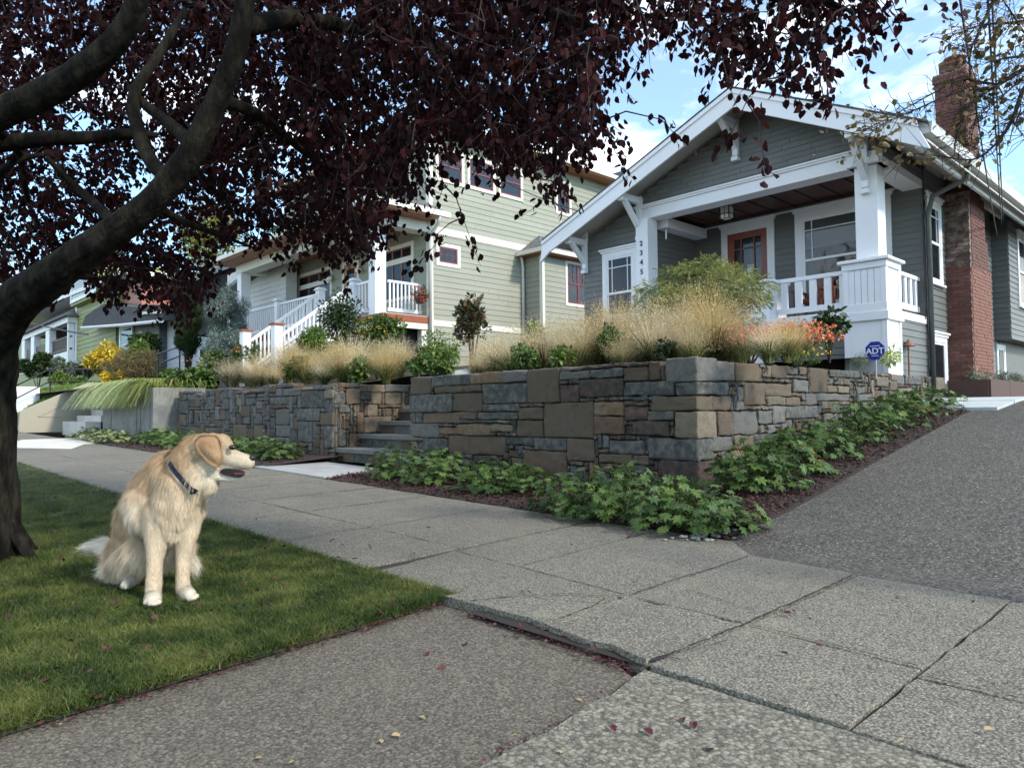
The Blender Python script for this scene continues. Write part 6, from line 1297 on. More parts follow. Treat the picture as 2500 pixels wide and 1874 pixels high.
# ---- where foliage hangs: lower edge of the crown, in survey units, and its distance
LX = [-150, 0, 150, 250, 330, 400, 450, 500, 560, 620, 680, 740, 800, 850, 880, 930, 1000, 1080, 1150, 1205, 1240, 1270, 1300, 1335, 1420, 1500, 1560, 1640, 1700, 1760, 1800, 1860, 1920, 1985]
LY_ = [600, 605, 625, 668, 655, 690, 600, 540, 560, 520, 560, 570, 540, 480, 410, 350, 345, 385, 355, 400, 375, 350, 270, 175, 160, 180, 190, 235, 165, 205, 130, 100, 85, 40]
rg = np.random.default_rng(77)
def fdepth(x): return float(np.interp(x, [-150, 300, 600, 900, 1250, 1340, 2000], [7.2, 7.0, 6.0, 5.2, 4.6, 3.7, 3.25]))
def holes(x, y):
    h = 0
    for (cx, cy, rx, ry, s_) in ((320, 405, 60, 45, 1), (300, 330, 40, 20, .8), (295, 240, 50, 30, .6), (40, 480, 60, 50, .6), (20, 300, 40, 60, .55), (420, 520, 50, 40, .7), (520, 500, 60, 50, .55), (460, 170, 80, 60, .3), (700, 560, 40, 30, .5), (180, 300, 80, 30, .6), (1390, 260, 40, 60, .9), (900, 420, 40, 30, .4), (150, 640, 120, 40, .6), (60, 120, 60, 60, .3)):
        h = max(h, s_ * math.exp(-(((x - cx) / rx) ** 2 + ((y - cy) / ry) ** 2)))
    return h
C_ = []
while len(C_) < 3300:
    x = rg.uniform(-150, 1990); y = rg.uniform(-110, 690); lo = np.interp(x, LX, LY_) - 34 + rg.normal() * 9
    if y > lo: continue
    dens = float(np.interp(x, [-150, 500, 700, 1280, 1340, 1500, 1750, 1990], [.9, .95, 1, .95, .26, .26, .30, .22]))
    if 820 < x <= 1290: lo -= 22
    if x > 1290: lo -= 48
    if y > lo: continue
    if rg.random() > dens * (1 - holes(x, y)): continue
    D = fdepth(x) * rg.uniform(.72, 1.28) if x < 1300 else fdepth(x) * rg.uniform(.9, 1.15)
    C_.append(at_d(x, y, D))
near_cut = len(C_)
# crown above the frame, shading the lawn and the limbs
while len(C_) < near_cut + 620:
    p = rg.uniform(-1, 1, 3)
    if np.linalg.norm(p) > 1: continue
    q = np.array([-5.6, 2.2, 4.9]) + p * np.array([4.3, 3.6, 1.8])
    d_ = q - EYE; w_ = d_ @ _F
    if w_ > .5 and abs(d_ @ _R) / w_ < .74 and -(d_ @ _U) / w_ > -.56: continue
    if np.linalg.norm(q - EYE) < 2.2: continue
    C_.append(q)
C_ = np.array(C_)
# hanging single sprays at the right
extra = [(1428, 258, 3.7), (1160, 385, 4.6), (1000, 470, 4.6), (945, 505, 4.5), (940, 530, 4.5), (1195, 415, 4.7), (1640, 262, 3.1), (1615, 215, 3.2), (1700, 165, 3.2), (1740, 215, 3.2), (1790, 205, 3.2), (960, 400, 4.4), (760, 540, 5.0), (800, 555, 5.0), (1330, 330, 4.3), (1225, 400, 4.7)]
C_ = np.concatenate([np.array([at_d(*e) for e in extra]), C_])
# ---- grow twigs: every spray joins the nearest wood already there
nodes = np.concatenate([s_[::2] for s_ in skel]); order = np.argsort(np.min(np.linalg.norm(C_[:, None, :] - nodes[None, ::2], axis=2), axis=1)); P_all = list(nodes); TW = MB(); arr = np.zeros((len(nodes) + len(C_) * 2, 3)); arr[:len(nodes)] = nodes; cnt = len(nodes); ends = []
for i in order:
    q = C_[i]; d = np.linalg.norm(arr[:cnt] - q, axis=1); j = int(d.argmin()); a = arr[j]; L_ = d[j]; mid = (a + q) / 2 + rg.normal(size=3) * .10 * L_ + np.array([0, 0, .12 * L_]); r_ = .0035 + .0035 * min(1, L_)
    TW.tube([tuple(a), tuple(mid), tuple(q)], [r_ * 1.4, r_, r_ * .6], 3, False); arr[cnt] = q; cnt += 1
    if L_ > .5: arr[cnt] = mid; cnt += 1
    v = q - mid; ends.append((q, v / (np.linalg.norm(v) + 1e-6)))
TW.build('twigs', 'bark_twig', plum, kind='stuff')
# ---- leaves on sprays
PL, DLs, NL, SL = [], [], [], []; SP = MB()
for k, (q, v) in enumerate(ends):
    far = np.linalg.norm(q - EYE); nlf = int(rg.integers(13, 21)); L_ = rg.uniform(.16, .34); v = v + rg.normal(size=3) * .6 + np.array([0, 0, -.45]); v /= np.linalg.norm(v)
    tt = rg.uniform(-.35, 1, nlf)[:, None]; cpos = q + v * L_ * tt + rg.normal(size=(nlf, 3)) * .022 + np.array([0, 0, -.10]) * L_ * np.abs(tt)
    dl = v * .5 + rg.normal(size=(nlf, 3)) * .55 + np.array([0, 0, -.8]); PL.append(cpos); DLs.append(dl); NL.append(rvec(nlf, rg)); SL.append(rg.uniform(.036, .062, nlf) * (1.15 if far > 6 else 1.0))
    if far < 7: SP.tube([tuple(q), tuple(q + v * L_ * .6 + np.array([0, 0, -.03])), tuple(q + v * L_ + np.array([0, 0, -.10 * L_]))], [.0028, .002, .001], 3, False)
SP.build('sprays', 'bark_twig', plum, kind='stuff')
PL, DLs, NL, SL = map(np.concatenate, (PL, DLs, NL, SL))
w_ = (PL - EYE) @ _F; inview = (np.abs((PL - EYE) @ _R) / np.maximum(w_, .1) < .71) & (np.abs((PL - EYE) @ _U) / np.maximum(w_, .1) < .53) & (w_ > .5)
app = np.where(inview, SL / np.maximum(w_, .3), 0); big = np.argsort(-app)[:300]; rest = np.setdiff1d(np.arange(len(PL)), big)
PLT = (LEAF6[0] * np.array([1.25, 1, 1.4]), LEAF6[1])
V, F = scatter(PLT[0], PLT[1], PL[rest], DLs[rest], NL[rest], SL[rest]); addmesh('foliage', V, F, 'plum_leaf', plum, kind='stuff')
lm = bpy.data.meshes.new('leaf'); lm.from_pydata([tuple(q) for q in PLT[0]], [], PLT[1]); lm.materials.append(MAT['plum_leaf']); lm.update()
for i in big: piece('leaf', lm, plum, tuple(PL[i]), (SL[i],) * 3, basis_euler(DLs[i], NL[i]))
# ================================================================ bare twiggy tree reaching in from the right
bt = thing('bare_tree', 'nearly bare tree with olive and yellow leaves reaching in at the upper right', 'tree', (1.3, 4.9, 0))
b0 = np.array([1.3, 4.9, 0])
MB().tube([b0 + [0, 0, -.1], b0 + [.03, 0, 1], b0 + [-.05, .02, 2.0], b0 + [-.1, 0, 2.7]], [.13, .11, .09, .07], 9).build('trunk', 'bark', bt, smooth=True)
top = b0 + [-.1, 0, 2.7]; BT = MB(); tips = []
def spray(pts, r0, r1, D=4.6, dd=0):
    P = [at_d(a, b, D + dd * i) for i, (a, b) in enumerate(pts)]; P = smoothpath(P, 5); n = len(P); BT.tube(P, list(np.linspace(r0, r1, n)), 6); return P
MAIN = [([(2330, 60), (2260, 120), (2212, 149), (2155, 184), (2120, 205), (2092, 231), (2073, 278), (2061, 316)], .022, .005, 4.6), ([(2155, 184), (2116, 177), (2080, 172), (2030, 194), (1935, 246), (1871, 280)], .010, .0025, 4.6), ([(2120, 178), (2050, 205), (1978, 237), (1920, 262), (1880, 288)], .008, .002, 4.6),
        ([(2330, 60), (2250, 150), (2212, 192), (2193, 243), (2172, 284), (2146, 316), (2100, 345), (2020, 335), (1950, 330)], .018, .002, 4.6), ([(2330, 60), (2260, 100), (2212, 120), (2171, 126), (2142, 134)], .014, .004, 4.6), ([(2330, 60), (2240, -10), (2157, -5), (2129, 38), (2108, 85), (2099, 102), (2093, 140)], .015, .005, 4.6), ([(2330, 60), (2260, 40), (2212, 45), (2171, 51), (2127, 53), (2090, 64), (2035, 85)], .012, .002, 4.6), ([(2330, 60), (2250, 180), (2212, 240), (2190, 262), (2215, 300)], .008, .002, 4.6), ([(2240, 90), (2212, 70), (2180, 20), (2150, -20)], .008, .003, 4.6), ([(2212, 165), (2180, 195), (2150, 220), (2125, 240), (2118, 262)], .007, .002, 4.6), ([(2093, 150), (2110, 230), (2100, 290), (2093, 330)], .004, .002, 4.7)]
allp = []
for pts, r0, r1, D in MAIN: P = spray(pts, r0, r1, D); allp += list(P[2:])
hub = at_d(2330, 60, 4.6); BT.tube([tuple(top), tuple((top + hub) / 2 + [0, 0, .1]), tuple(hub)], [.07, .05, .03], 8)
rg2 = np.random.default_rng(9); LP, LD = [], []
for i, p in enumerate(allp):
    for _ in range(rg2.integers(2, 5)):
        d = rg2.normal(size=3) + np.array([-.6, 0, -.1]); d /= np.linalg.norm(d); L_ = rg2.uniform(.05, .26); q = p + d * L_; m1 = (p + q) / 2 + rg2.normal(size=3) * .02; BT.tube([tuple(p), tuple(m1), tuple(q)], [.0028, .002, .001], 3, False)
        if rg2.random() < .30: LP.append(q); LD.append(d)
        for _ in range(3): LP.append(m1 + rg2.normal(size=3) * .01) if rg2.random() < .12 else None; LD.append(d) if len(LD) < len(LP) else None
for (a, b, n, s_) in ((1892, 292, 46, .13), (1920, 262, 26, .10), (1835, 300, 16, .10), (2125, 95, 44, .12), (2095, 120, 20, .08), (1880, 330, 10, .08), (2190, 60, 16, .12), (2185, 120, 12, .1)):
    c = at_d(a, b, 4.6)
    for _ in range(n): LP.append(c + rg2.normal(size=3) * s_ * np.array([1, 1, .6])); LD.append(rg2.normal(size=3))
BT.build('branches', 'bark_twig', bt, kind='stuff')
LP = np.array(LP); LD = np.array(LD[:len(LP)]) + np.array([0, 0, -.5]); V, F = scatter(PLT[0], PLT[1], LP, LD, rvec(len(LP), rg2), .048 * rg2.uniform(.5, 1.2, len(LP))); addmesh('foliage', V, F, 'olive_leaf', bt, kind='stuff')
# ================================================================ the golden retriever
mat('dog_skin', (.42, .31, .19), .8, .1, 8)
m = bpy.data.materials.new('dog_fur'); m.use_nodes = True; n_ = m.node_tree.nodes; lk_ = m.node_tree.links.new
b_ = n_['Principled BSDF']; b_.inputs['Roughness'].default_value = .6; b_.inputs['Specular IOR Level'].default_value = .25
at_ = n_.new('ShaderNodeAttribute'); at_.attribute_name = 'tint'; lk_(at_.outputs['Color'], b_.inputs['Base Color'])
tr_ = n_.new('ShaderNodeBsdfTranslucent'); lk_(at_.outputs['Color'], tr_.inputs[0]); ms_ = n_.new('ShaderNodeMixShader'); ms_.inputs[0].default_value = .22
lk_(b_.outputs[0], ms_.inputs[1]); lk_(tr_.outputs[0], ms_.inputs[2]); lk_(ms_.outputs[0], n_['Material Output'].inputs[0]); MAT['dog_fur'] = m
mat('dog_nose', (.012, .011, .012), .35, .2, 40, bump=.3, bscale=400); mat('dog_eye', (.012, .006, .004), .06, .1, 5, spec=.8); mat('dog_mouth', (.015, .008, .010), .35, .3, 20); mat('dog_tongue', (.12, .03, .035), .35, .2, 30); mat('collar_blue', (.004, .007, .028), .5, .2, 20); mat('claw', (.05, .04, .035), .4, .2, 20)
GOLD, CREAM, WHITE, TAN = (.56, .40, .24), (.67, .55, .395), (.76, .69, .56), (.46, .275, .145)
feet = at_z(365, 1300, 0); dog = thing('golden_retriever', 'cream golden retriever sitting on the lawn looking right with its mouth slightly open', 'dog', (feet[0], feet[1], 0))
# segments: (x, y, D, r) chains on the survey sheet; colour; fur length; fur direction (in sheet right/down/near)
SEG = [
 # torso and neck
 ([(296, 1185, 4.22, .135), (308, 1120, 4.14, .145), (342, 1062, 4.06, .145), (368, 1018, 4.0, .118)], GOLD, .045, (-.25, 1, .0), 'back'),
 ([(368, 1130, 3.97, .13), (385, 1080, 3.95, .130), (392, 1040, 3.95, .118)], CREAM, .060, (.05, 1, .15), 'chest'),
 ([(385, 1045, 3.97, .118), (404, 1003, 3.95, .106), (426, 973, 3.93, .090)], GOLD, .045, (.05, 1, .1), 'neck'),
 ([(405, 1060, 3.93, .09), (428, 1030, 3.91, .078), (446, 1010, 3.90, .065)], CREAM, .055, (-.1, 1, .1), 'ruff'),
 # head
 ([(440, 968, 3.91, .082), (462, 966, 3.90, .080), (478, 976, 3.90, .068)], GOLD, .012, (-1, .25, 0), 'skull'),
 ([(484, 986, 3.90, .058), (505, 991, 3.90, .050), (522, 995, 3.90, .046), (535, 998, 3.90, .040)], CREAM, .007, (-1, .2, 0), 'muzzle'),
 ([(478, 1000, 3.90, .045), (505, 1003, 3.90, .034), (528, 1004, 3.90, .026)], WHITE, .007, (-1, .3, 0), 'lip'),
 ([(452, 1012, 3.90, .050), (474, 1027, 3.90, .029), (496, 1033, 3.90, .022), (514, 1034, 3.90, .015)], WHITE, .010, (-1, .5, 0), 'jaw'),
 ([(455, 998, 3.90, .062), (466, 1003, 3.90, .055)], CREAM, .016, (-.6, .8, 0), 'cheek'),
 ([(489, 963, 3.885, .038), (478, 955, 3.89, .05)], GOLD, .006, (-1, -.1, 0), 'brow'),
 ([(448, 1034, 3.91, .062), (452, 1046, 3.915, .052)], CREAM, .05, (-.1, 1, .1), 'ruff'),
 ([(380, 1140, 3.98, .07), (376, 1182, 3.99, .040)], CREAM, .075, (0, 1, .1), 'bib'),
 # front legs
 ([(345, 1110, 3.93, .095), (337, 1160, 3.88, .056), (334, 1210, 3.84, .040), (333, 1245, 3.81, .036), (331, 1280, 3.78, .038)], CREAM, .024, (0, 1, 0), 'leg'),
 ([(318, 1085, 4.0, .115), (322, 1115, 3.97, .11)], WHITE, .05, (-.1, 1, .1), 'shoulder'),
 ([(331, 1286, 3.77, .043), (330, 1295, 3.72, .046), (330, 1299, 3.69, .038)], WHITE, .007, (0, .4, 1), 'paw'),
 ([(408, 1110, 3.98, .080), (403, 1160, 3.94, .050), (396, 1210, 3.92, .037), (394, 1245, 3.90, .035), (396, 1270, 3.88, .037)], CREAM, .024, (0, 1, 0), 'leg'),
 ([(398, 1276, 3.87, .042), (405, 1284, 3.84, .045), (411, 1287, 3.81, .036)], WHITE, .007, (.3, .4, 1), 'paw'),
 # rump, thigh, hock
 ([(278, 1200, 4.24, .125), (292, 1165, 4.22, .12)], GOLD, .065, (-.5, 1, 0), 'rump'),
 ([(268, 1222, 4.22, .10), (296, 1205, 4.12, .115), (310, 1185, 4.05, .095)], CREAM, .075, (-.35, 1, .1), 'thigh'),
 ([(240, 1232, 4.30, .050), (262, 1234, 4.26, .06)], WHITE, .06, (-1, .45, 0), 'fluff'),
 ([(292, 1235, 4.10, .05), (284, 1252, 4.06, .036), (277, 1259, 4.0, .034), (272, 1262, 3.96, .026)], WHITE, .012, (0, .6, 1), 'hindpaw'),
 ([(405, 1205, 4.12, .035), (412, 1222, 4.10, .03)], WHITE, .05, (.7, .8, 0), 'fluff'),
 ([(355, 1190, 4.1, .09), (385, 1185, 4.1, .075)], CREAM, .05, (0, 1, 0), 'belly'),
 # tail
 ([(250, 1190, 4.34, .042), (226, 1180, 4.38, .042), (203, 1181, 4.42, .032), (185, 1185, 4.44, .014)], WHITE, .050, (-1, .10, 0), 'tail')]
FINE = {'muzzle', 'lip', 'jaw', 'paw', 'hindpaw', 'brow', 'skull', 'cheek'}
def dg_dir(v): d = np.array(v[0]) * _rt + np.array(v[1]) * np.array([0, 0, -1.]) - np.array(v[2]) * _fh; return d / np.linalg.norm(d)
balls = []   # centre, radius, seg index
for si, (ch, col, fl_, fd, nm) in enumerate(SEG):
    for (a, b) in zip(ch, ch[1:]):
        pa, pb = at_d(*a[:3]), at_d(*b[:3]); k = max(2, int(np.linalg.norm(pb - pa) / (min(a[3], b[3]) * .28)))
        for t in np.linspace(0, 1, k): balls.append((pa * (1 - t) + pb * t, a[3] * (1 - t) + b[3] * t, si))
# toes
for (px, py, D) in ((316, 1300, 3.675), (325, 1303, 3.65), (335, 1303, 3.65), (343, 1300, 3.675), (401, 1291, 3.80), (409, 1293, 3.775), (417, 1291, 3.775), (424, 1287, 3.79), (266, 1264, 3.95), (273, 1266, 3.94)): balls.append((at_d(px, py, D), .0175, [i for i, q in enumerate(SEG) if q[4] == 'paw'][0]))
CB = np.array([b[0] for b in balls]); RB = np.array([b[1] for b in balls]); SB = np.array([b[2] for b in balls])
# keep paws on the ground
bm_ = bpy.data.meshes.new('ico'); import bmesh
bb = bmesh.new(); bmesh.ops.create_icosphere(bb, subdivisions=2, radius=1); iv = np.array([v.co[:] for v in bb.verts]); if_ = np.array([[v.index for v in f.verts] for f in bb.faces]); bb.free()
V = (CB[:, None, :] + iv[None] * RB[:, None, None]).reshape(-1, 3); F = (if_[None] + (np.arange(len(CB)) * len(iv))[:, None, None]).reshape(-1, 3)
tmp = bpy.data.objects.new('tmp', npmesh('tmp', V, F, 'dog_skin')); COL.objects.link(tmp)
rm = tmp.modifiers.new('r', 'REMESH'); rm.mode = 'VOXEL'; rm.voxel_size = .0085; sm_ = tmp.modifiers.new('s', 'SMOOTH'); sm_.factor = .6; sm_.iterations = 5
bpy.context.view_layer.update(); me = bpy.data.meshes.new_from_object(tmp.evaluated_get(bpy.context.evaluated_depsgraph_get())); bpy.data.objects.remove(tmp)
nV = len(me.vertices); Vb = np.empty(nV * 3, np.float32); me.vertices.foreach_get('co', Vb); Vb = Vb.reshape(-1, 3).astype(float)
Vb[:, 2] = np.maximum(Vb[:, 2], .002)
me.vertices.foreach_set('co', (Vb - np.array(WL[dog.name])).astype(np.float32).ravel()); me.update()
me.materials.clear(); me.materials.append(MAT['dog_fur']); me.shade_smooth(); me.name = 'body'
def body_attr(P):
    """blend colour, length and direction of the nearest segments"""
    out = []
    for s in range(0, len(P), 20000):
        Q = P[s:s + 20000]; d = (np.linalg.norm(Q[:, None, :] - CB[None], axis=2) - RB[None]) / .022; wgt = np.exp(-np.clip(d - d.min(1, keepdims=True), 0, 30)); wgt /= wgt.sum(1, keepdims=True); out.append(wgt)
    return np.concatenate(out)
SC_ = np.array([SEG[s][1] for s in range(len(SEG))])[SB]; SLn = np.array([SEG[s][2] for s in range(len(SEG))])[SB]; SDr = np.array([dg_dir(SEG[s][3]) for s in range(len(SEG))])[SB]
# surface frames
nrm = np.empty(nV * 3, np.float32); me.vertices.foreach_get('normal', nrm); nrm = nrm.reshape(-1, 3)
WB = body_attr(Vb); colv = WB @ SC_
ca = me.color_attributes.new('tint', 'FLOAT_COLOR', 'POINT'); ca.data.foreach_set('color', np.concatenate([colv * .8, np.ones((nV, 1))], 1).astype(np.float32).ravel())
link('body', me, dog, WL[dog.name])
me.calc_loop_triangles(); T = np.empty(len(me.loop_triangles) * 3, np.int32); me.loop_triangles.foreach_get('vertices', T); T = T.reshape(-1, 3)
def grow(T, Vb, nrm, n, rg, Lf, dirf, colf, wd=.0009, lift=.30, name='coat', parent=dog, exclude=None):
    a, b, c = Vb[T[:, 0]], Vb[T[:, 1]], Vb[T[:, 2]]; ar = np.linalg.norm(np.cross(b - a, c - a), axis=1); i = rg.choice(len(T), n, p=ar / ar.sum()); u, v = rg.random((2, n, 1)); f = u + v > 1; u = np.where(f, 1 - u, u); v = np.where(f, 1 - v, v)
    P = a[i] + (b[i] - a[i]) * u + (c[i] - a[i]) * v; N = nrm[T[i, 0]] * (1 - u - v) + nrm[T[i, 1]] * u + nrm[T[i, 2]] * v; N /= np.linalg.norm(N, axis=1, keepdims=True) + 1e-9
    if exclude is not None: k = exclude(P, N, rg); P, N = P[k], N[k]; n = len(P)
    Ln, Dr, Cc = Lf(P), dirf(P, N), colf(P)
    clump = np.stack([np.sin(P[:, 0] * 61 + P[:, 2] * 37), np.sin(P[:, 1] * 67 + 1.3 + P[:, 2] * 23), np.sin(P[:, 0] * 43 + P[:, 1] * 31)], 1) * .15
    Dr = Dr - N * (Dr * N).sum(1, keepdims=True); Dr /= np.linalg.norm(Dr, axis=1, keepdims=True) + 1e-9; Dr = Dr + clump + rg.normal(size=(n, 3)) * .13
    d1 = Dr + N * lift * 1.5; d1 /= np.linalg.norm(d1, axis=1, keepdims=True); d2 = Dr + N * lift * .2; d2 /= np.linalg.norm(d2, axis=1, keepdims=True); Ln = (Ln * rg.uniform(.55, 1.2, n))[:, None]
    sd = np.cross(d1, N); sd /= np.linalg.norm(sd, axis=1, keepdims=True) + 1e-9; w_ = wd * rg.uniform(.7, 1.3, (n, 1)); p1 = P + d1 * Ln * .4; p2 = p1 + d2 * Ln * .6
    V = np.stack([P - sd * w_, P + sd * w_, p1 + sd * w_, p1 - sd * w_, p2], 1).reshape(-1, 3); V[:, 2] = np.maximum(V[:, 2], .003)
    k = np.arange(n)[:, None] * 5; F = np.concatenate([k + np.array([[0, 1, 2]]), k + np.array([[0, 2, 3]]), k + np.array([[3, 2, 4]])]); me_ = npmesh(name, V - np.array(WL[parent.name]), F, 'dog_fur')
    tone = (rg.uniform(.80, 1.16, (n, 1)) * (1 + .09 * np.sin(P[:, 0:1] * 50 + P[:, 2:3] * 9) * np.sin(P[:, 1:2] * 43 + 2)))
    cc = Cc * tone; cc = np.repeat(np.concatenate([cc, np.ones((n, 1))], 1), 5, 0); q = me_.color_attributes.new('tint', 'FLOAT_COLOR', 'POINT'); q.data.foreach_set('color', cc.astype(np.float32).ravel())
    o = link(name, me_, parent, WL[parent.name]); o['kind'] = 'stuff'; return o
rgd = np.random.default_rng(4)
_cache = {}
def wfor(P):
    k = (len(P), float(P[0, 0])); 
    if k not in _cache: _cache.clear(); _cache[k] = body_attr(P)
    return _cache[k]
eyeP = at_d(503, 966.5, 3.83); noseP = at_d(546, 989, 3.90)
mouthA, mouthB = at_d(484, 1019, 3.88), at_d(520, 1021, 3.88)
CPX = smoothpath([(366, 1000, 0), (374, 1013, 0), (386, 1028, 0), (400, 1044, 0), (412, 1056, 0), (424, 1062, 0)], 5)[:, :2]
def offcollar(P):
    rel = P - EYE; dd = rel @ _F; x = ((rel @ _R) / dd * 1750 + 1250) / 1.1302; y = (-(rel @ _U) / dd * 1750 + 937) / 1.1302; q = np.stack([x, y], 1); d = np.min(np.linalg.norm(q[:, None] - CPX[None], axis=2) - np.where(q[:, None, 1] < CPX[None, :, 1], 5, 0), axis=1); return d > 5.0
def excl(P, N, rg):
    k = (np.linalg.norm(P - eyeP, axis=1) > .016) & (np.linalg.norm(P - noseP, axis=1) > .021) & offcollar(P); ab = mouthB - mouthA; t = np.clip(((P - mouthA) @ ab) / (ab @ ab), 0, 1)[:, None]; return k & (np.linalg.norm(P - mouthA - ab * t, axis=1) > .020)
grow(T, Vb, nrm, 170000, rgd, lambda P: wfor(P) @ SLn, lambda P, N: wfor(P) @ SDr, lambda P: wfor(P) @ SC_, exclude=excl)
# feathering: long locks on chest, behind the forelegs, rump and tail
SLL = SLn * 1.6
def long_only(P, N, rg): return ((wfor(P) @ SLn) > .042) & (rg.random(len(P)) < .9)
_cache.clear(); grow(T, Vb, nrm, 34000, np.random.default_rng(14), lambda P: body_attr(P) @ SLL, lambda P, N: body_attr(P) @ SDr, lambda P: (body_attr(P) @ SC_) * 1.08, wd=.0008, lift=.40, name='feathering', exclude=lambda P, N, rg: ((body_attr(P) @ SLn) > .042) & offcollar(P))
# ears: folded flaps hanging by the cheek
def flap(pts, D, th, name, bulge=.02):
    c = np.mean(pts, axis=0); J = MB(); nr = 5; ring = []
    for k in range(nr + 1):
        t = k / nr
        ring.append([(c + (np.array(p) - c) * t, -bulge * (1 - t ** 2)) for p in pts])
    n = len(pts); V = []
    for side in (1, -1):
        for rr in ring:
            for (p, dz_) in rr: V.append(at_d(p[0], p[1], D + dz_ * (1 if side > 0 else .4) + (0 if side > 0 else th)))
    F = []; o2 = (nr + 1) * n
    for side in (0, 1):
        for k in range(nr):
            for j in range(n):
                q = (side * o2 + k * n + j, side * o2 + k * n + (j + 1) % n, side * o2 + (k + 1) * n + (j + 1) % n, side * o2 + (k + 1) * n + j); F.append(q if side else q[::-1])
    for j in range(n): F.append((nr * n + j, nr * n + (j + 1) % n, o2 + nr * n + (j + 1) % n, o2 + nr * n + j))
    return np.array(V), F
ep = [(425, 948), (432, 941), (448, 939), (464, 940), (472, 947), (475, 962), (478, 982), (478, 996), (473, 1003), (464, 1001), (450, 993), (438, 983), (428, 972), (421, 960)]
Ve, Fe = flap(ep, 3.815, .012, 'ear', .018)
ear = link('ear', npmesh('ear', Ve - np.array(WL[dog.name]), [f for f in Fe], 'dog_fur', True), dog, WL[dog.name])
cce = np.tile(np.array([*TAN, 1.]) * np.array([.9, .9, .9, 1]), (len(Ve), 1)); q = ear.data.color_attributes.new('tint', 'FLOAT_COLOR', 'POINT'); q.data.foreach_set('color', cce.astype(np.float32).ravel())
me = ear.data; me.calc_loop_triangles(); Te = np.empty(len(me.loop_triangles) * 3, np.int32); me.loop_triangles.foreach_get('vertices', Te); Te = Te.reshape(-1, 3); ne = np.empty(len(Ve) * 3, np.float32); me.vertices.foreach_get('normal', ne); ne = ne.reshape(-1, 3)
ed = dg_dir((.15, 1, 0)); eg = np.array([(.46, .27, .13)])
grow(Te, Ve, ne, 9000, np.random.default_rng(6), lambda P: np.full(len(P), .022), lambda P, N: np.tile(ed, (len(P), 1)), lambda P: np.array(TAN) + (np.array([.56, .38, .22]) - np.array(TAN)) * (.5 + .5 * np.sin(P[:, 2:3] * 60 + P[:, 0:1] * 25)), wd=.0010, lift=.2, name='ear_fur')
# far ear edge, eye, nose, mouth, collar
def ell(name, c, r_, m, ax=None, seg=16):
    bb = bmesh.new(); bmesh.ops.create_uvsphere(bb, u_segments=seg, v_segments=seg // 2 + 2, radius=1); v = np.array([q.co[:] for q in bb.verts]); f = [[q.index for q in g.verts] for g in bb.faces]; bb.free()
    V = np.array(c) + v[:, 0:1] * r_[0] * _rt + v[:, 1:2] * r_[1] * _fh + v[:, 2:3] * r_[2] * np.array([0, 0, 1.]); me = bpy.data.meshes.new(name); me.from_pydata([tuple(p - np.array(WL[dog.name])) for p in V], [], f); me.materials.append(MAT[m]); me.shade_smooth(); return link(name, me, dog, WL[dog.name])
ell('eye_rim', at_d(502, 966, 3.840), (.020, .011, .0145), 'dog_mouth'); ell('eye', at_d(503, 965.5, 3.833), (.0145, .011, .0115), 'dog_eye')
ell('nose', at_d(545, 989, 3.90), (.0175, .026, .018), 'dog_nose'); ell('nostril', at_d(548, 990, 3.882), (.006, .006, .004), 'dog_mouth')
J = MB(); 
def lips(pts, D, th):
    n = len(pts); J.poly([tuple(at_d(x, y, D)) for x, y in pts], [tuple(at_d(x, y, D + th)) for x, y in pts])
lips([(474, 1019), (482, 1012), (498, 1012), (514, 1015), (525, 1016), (530, 1020), (527, 1027), (519, 1031), (507, 1030), (494, 1027), (483, 1025)], 3.862, .07); J.build('mouth', 'dog_mouth', dog, bevel=.003)
J = MB(); lips([(503, 1021), (511, 1020), (520, 1020), (527, 1021), (531, 1027), (526, 1025), (517, 1025), (508, 1025)], 3.859, .02); J.build('tongue', 'dog_tongue', dog, bevel=.002)
J = MB(); ring = []
cp = smoothpath([(366, 1000, 0), (374, 1013, 0), (386, 1028, 0), (400, 1044, 0), (412, 1056, 0), (424, 1062, 0)], 5)[:, :2]
def surf(px, py, near=True):
    rel = Vb - EYE; dd = rel @ _F; u = (rel @ _R) / dd; v = -(rel @ _U) / dd; r0 = ray(px, py) ; ru = (r0 @ _R); rv = -(r0 @ _U); k = (np.abs(u - ru) < .006) & (np.abs(v - rv) < .006); k = k if k.any() else (np.abs(u - ru) < .02) & (np.abs(v - rv) < .02)
    return float(dd[k].min() if near else dd[k].max())
nearp = [at_d(a, b, surf(a, b) - .022) for a, b in cp]; farp = [at_d(a, b, surf(a, b, False) + .02) for a, b in cp[::-1]]
loop = nearp + farp; n = len(loop); ax_ = np.array(at_d(440, 960, 3.95)) - np.array(at_d(370, 1060, 3.98)); ax_ /= np.linalg.norm(ax_); cen = np.mean(loop, 0)
for k in range(n):
    c = np.array(loop[k]); od = c - cen; od /= np.linalg.norm(od); ring.append([c - ax_ * .014, c + ax_ * .014, c + ax_ * .014 + od * .006, c - ax_ * .014 + od * .006])
for r_ in ring: J.v += [tuple(p) for p in r_]
for k in range(n):
    for j in range(4): a, b = k * 4 + j, k * 4 + (j + 1) % 4; c, d = ((k + 1) % n) * 4 + (j + 1) % 4, ((k + 1) % n) * 4 + j; J.f.append((a, b, c, d))
J.build('collar', 'collar_blue', dog)
ell('collar_tag', at_d(414, 1062, surf(414, 1060) - .03), (.011, .006, .014), 'black_metal')
for (px, py, D) in ((317, 1306, 3.655), (326, 1308, 3.63), (335, 1308, 3.63), (343, 1306, 3.655), (402, 1295, 3.78), (411, 1298, 3.755), (420, 1296, 3.755)): ell('claw', at_d(px, py, D), (.0035, .006, .0035), 'claw', seg=8)
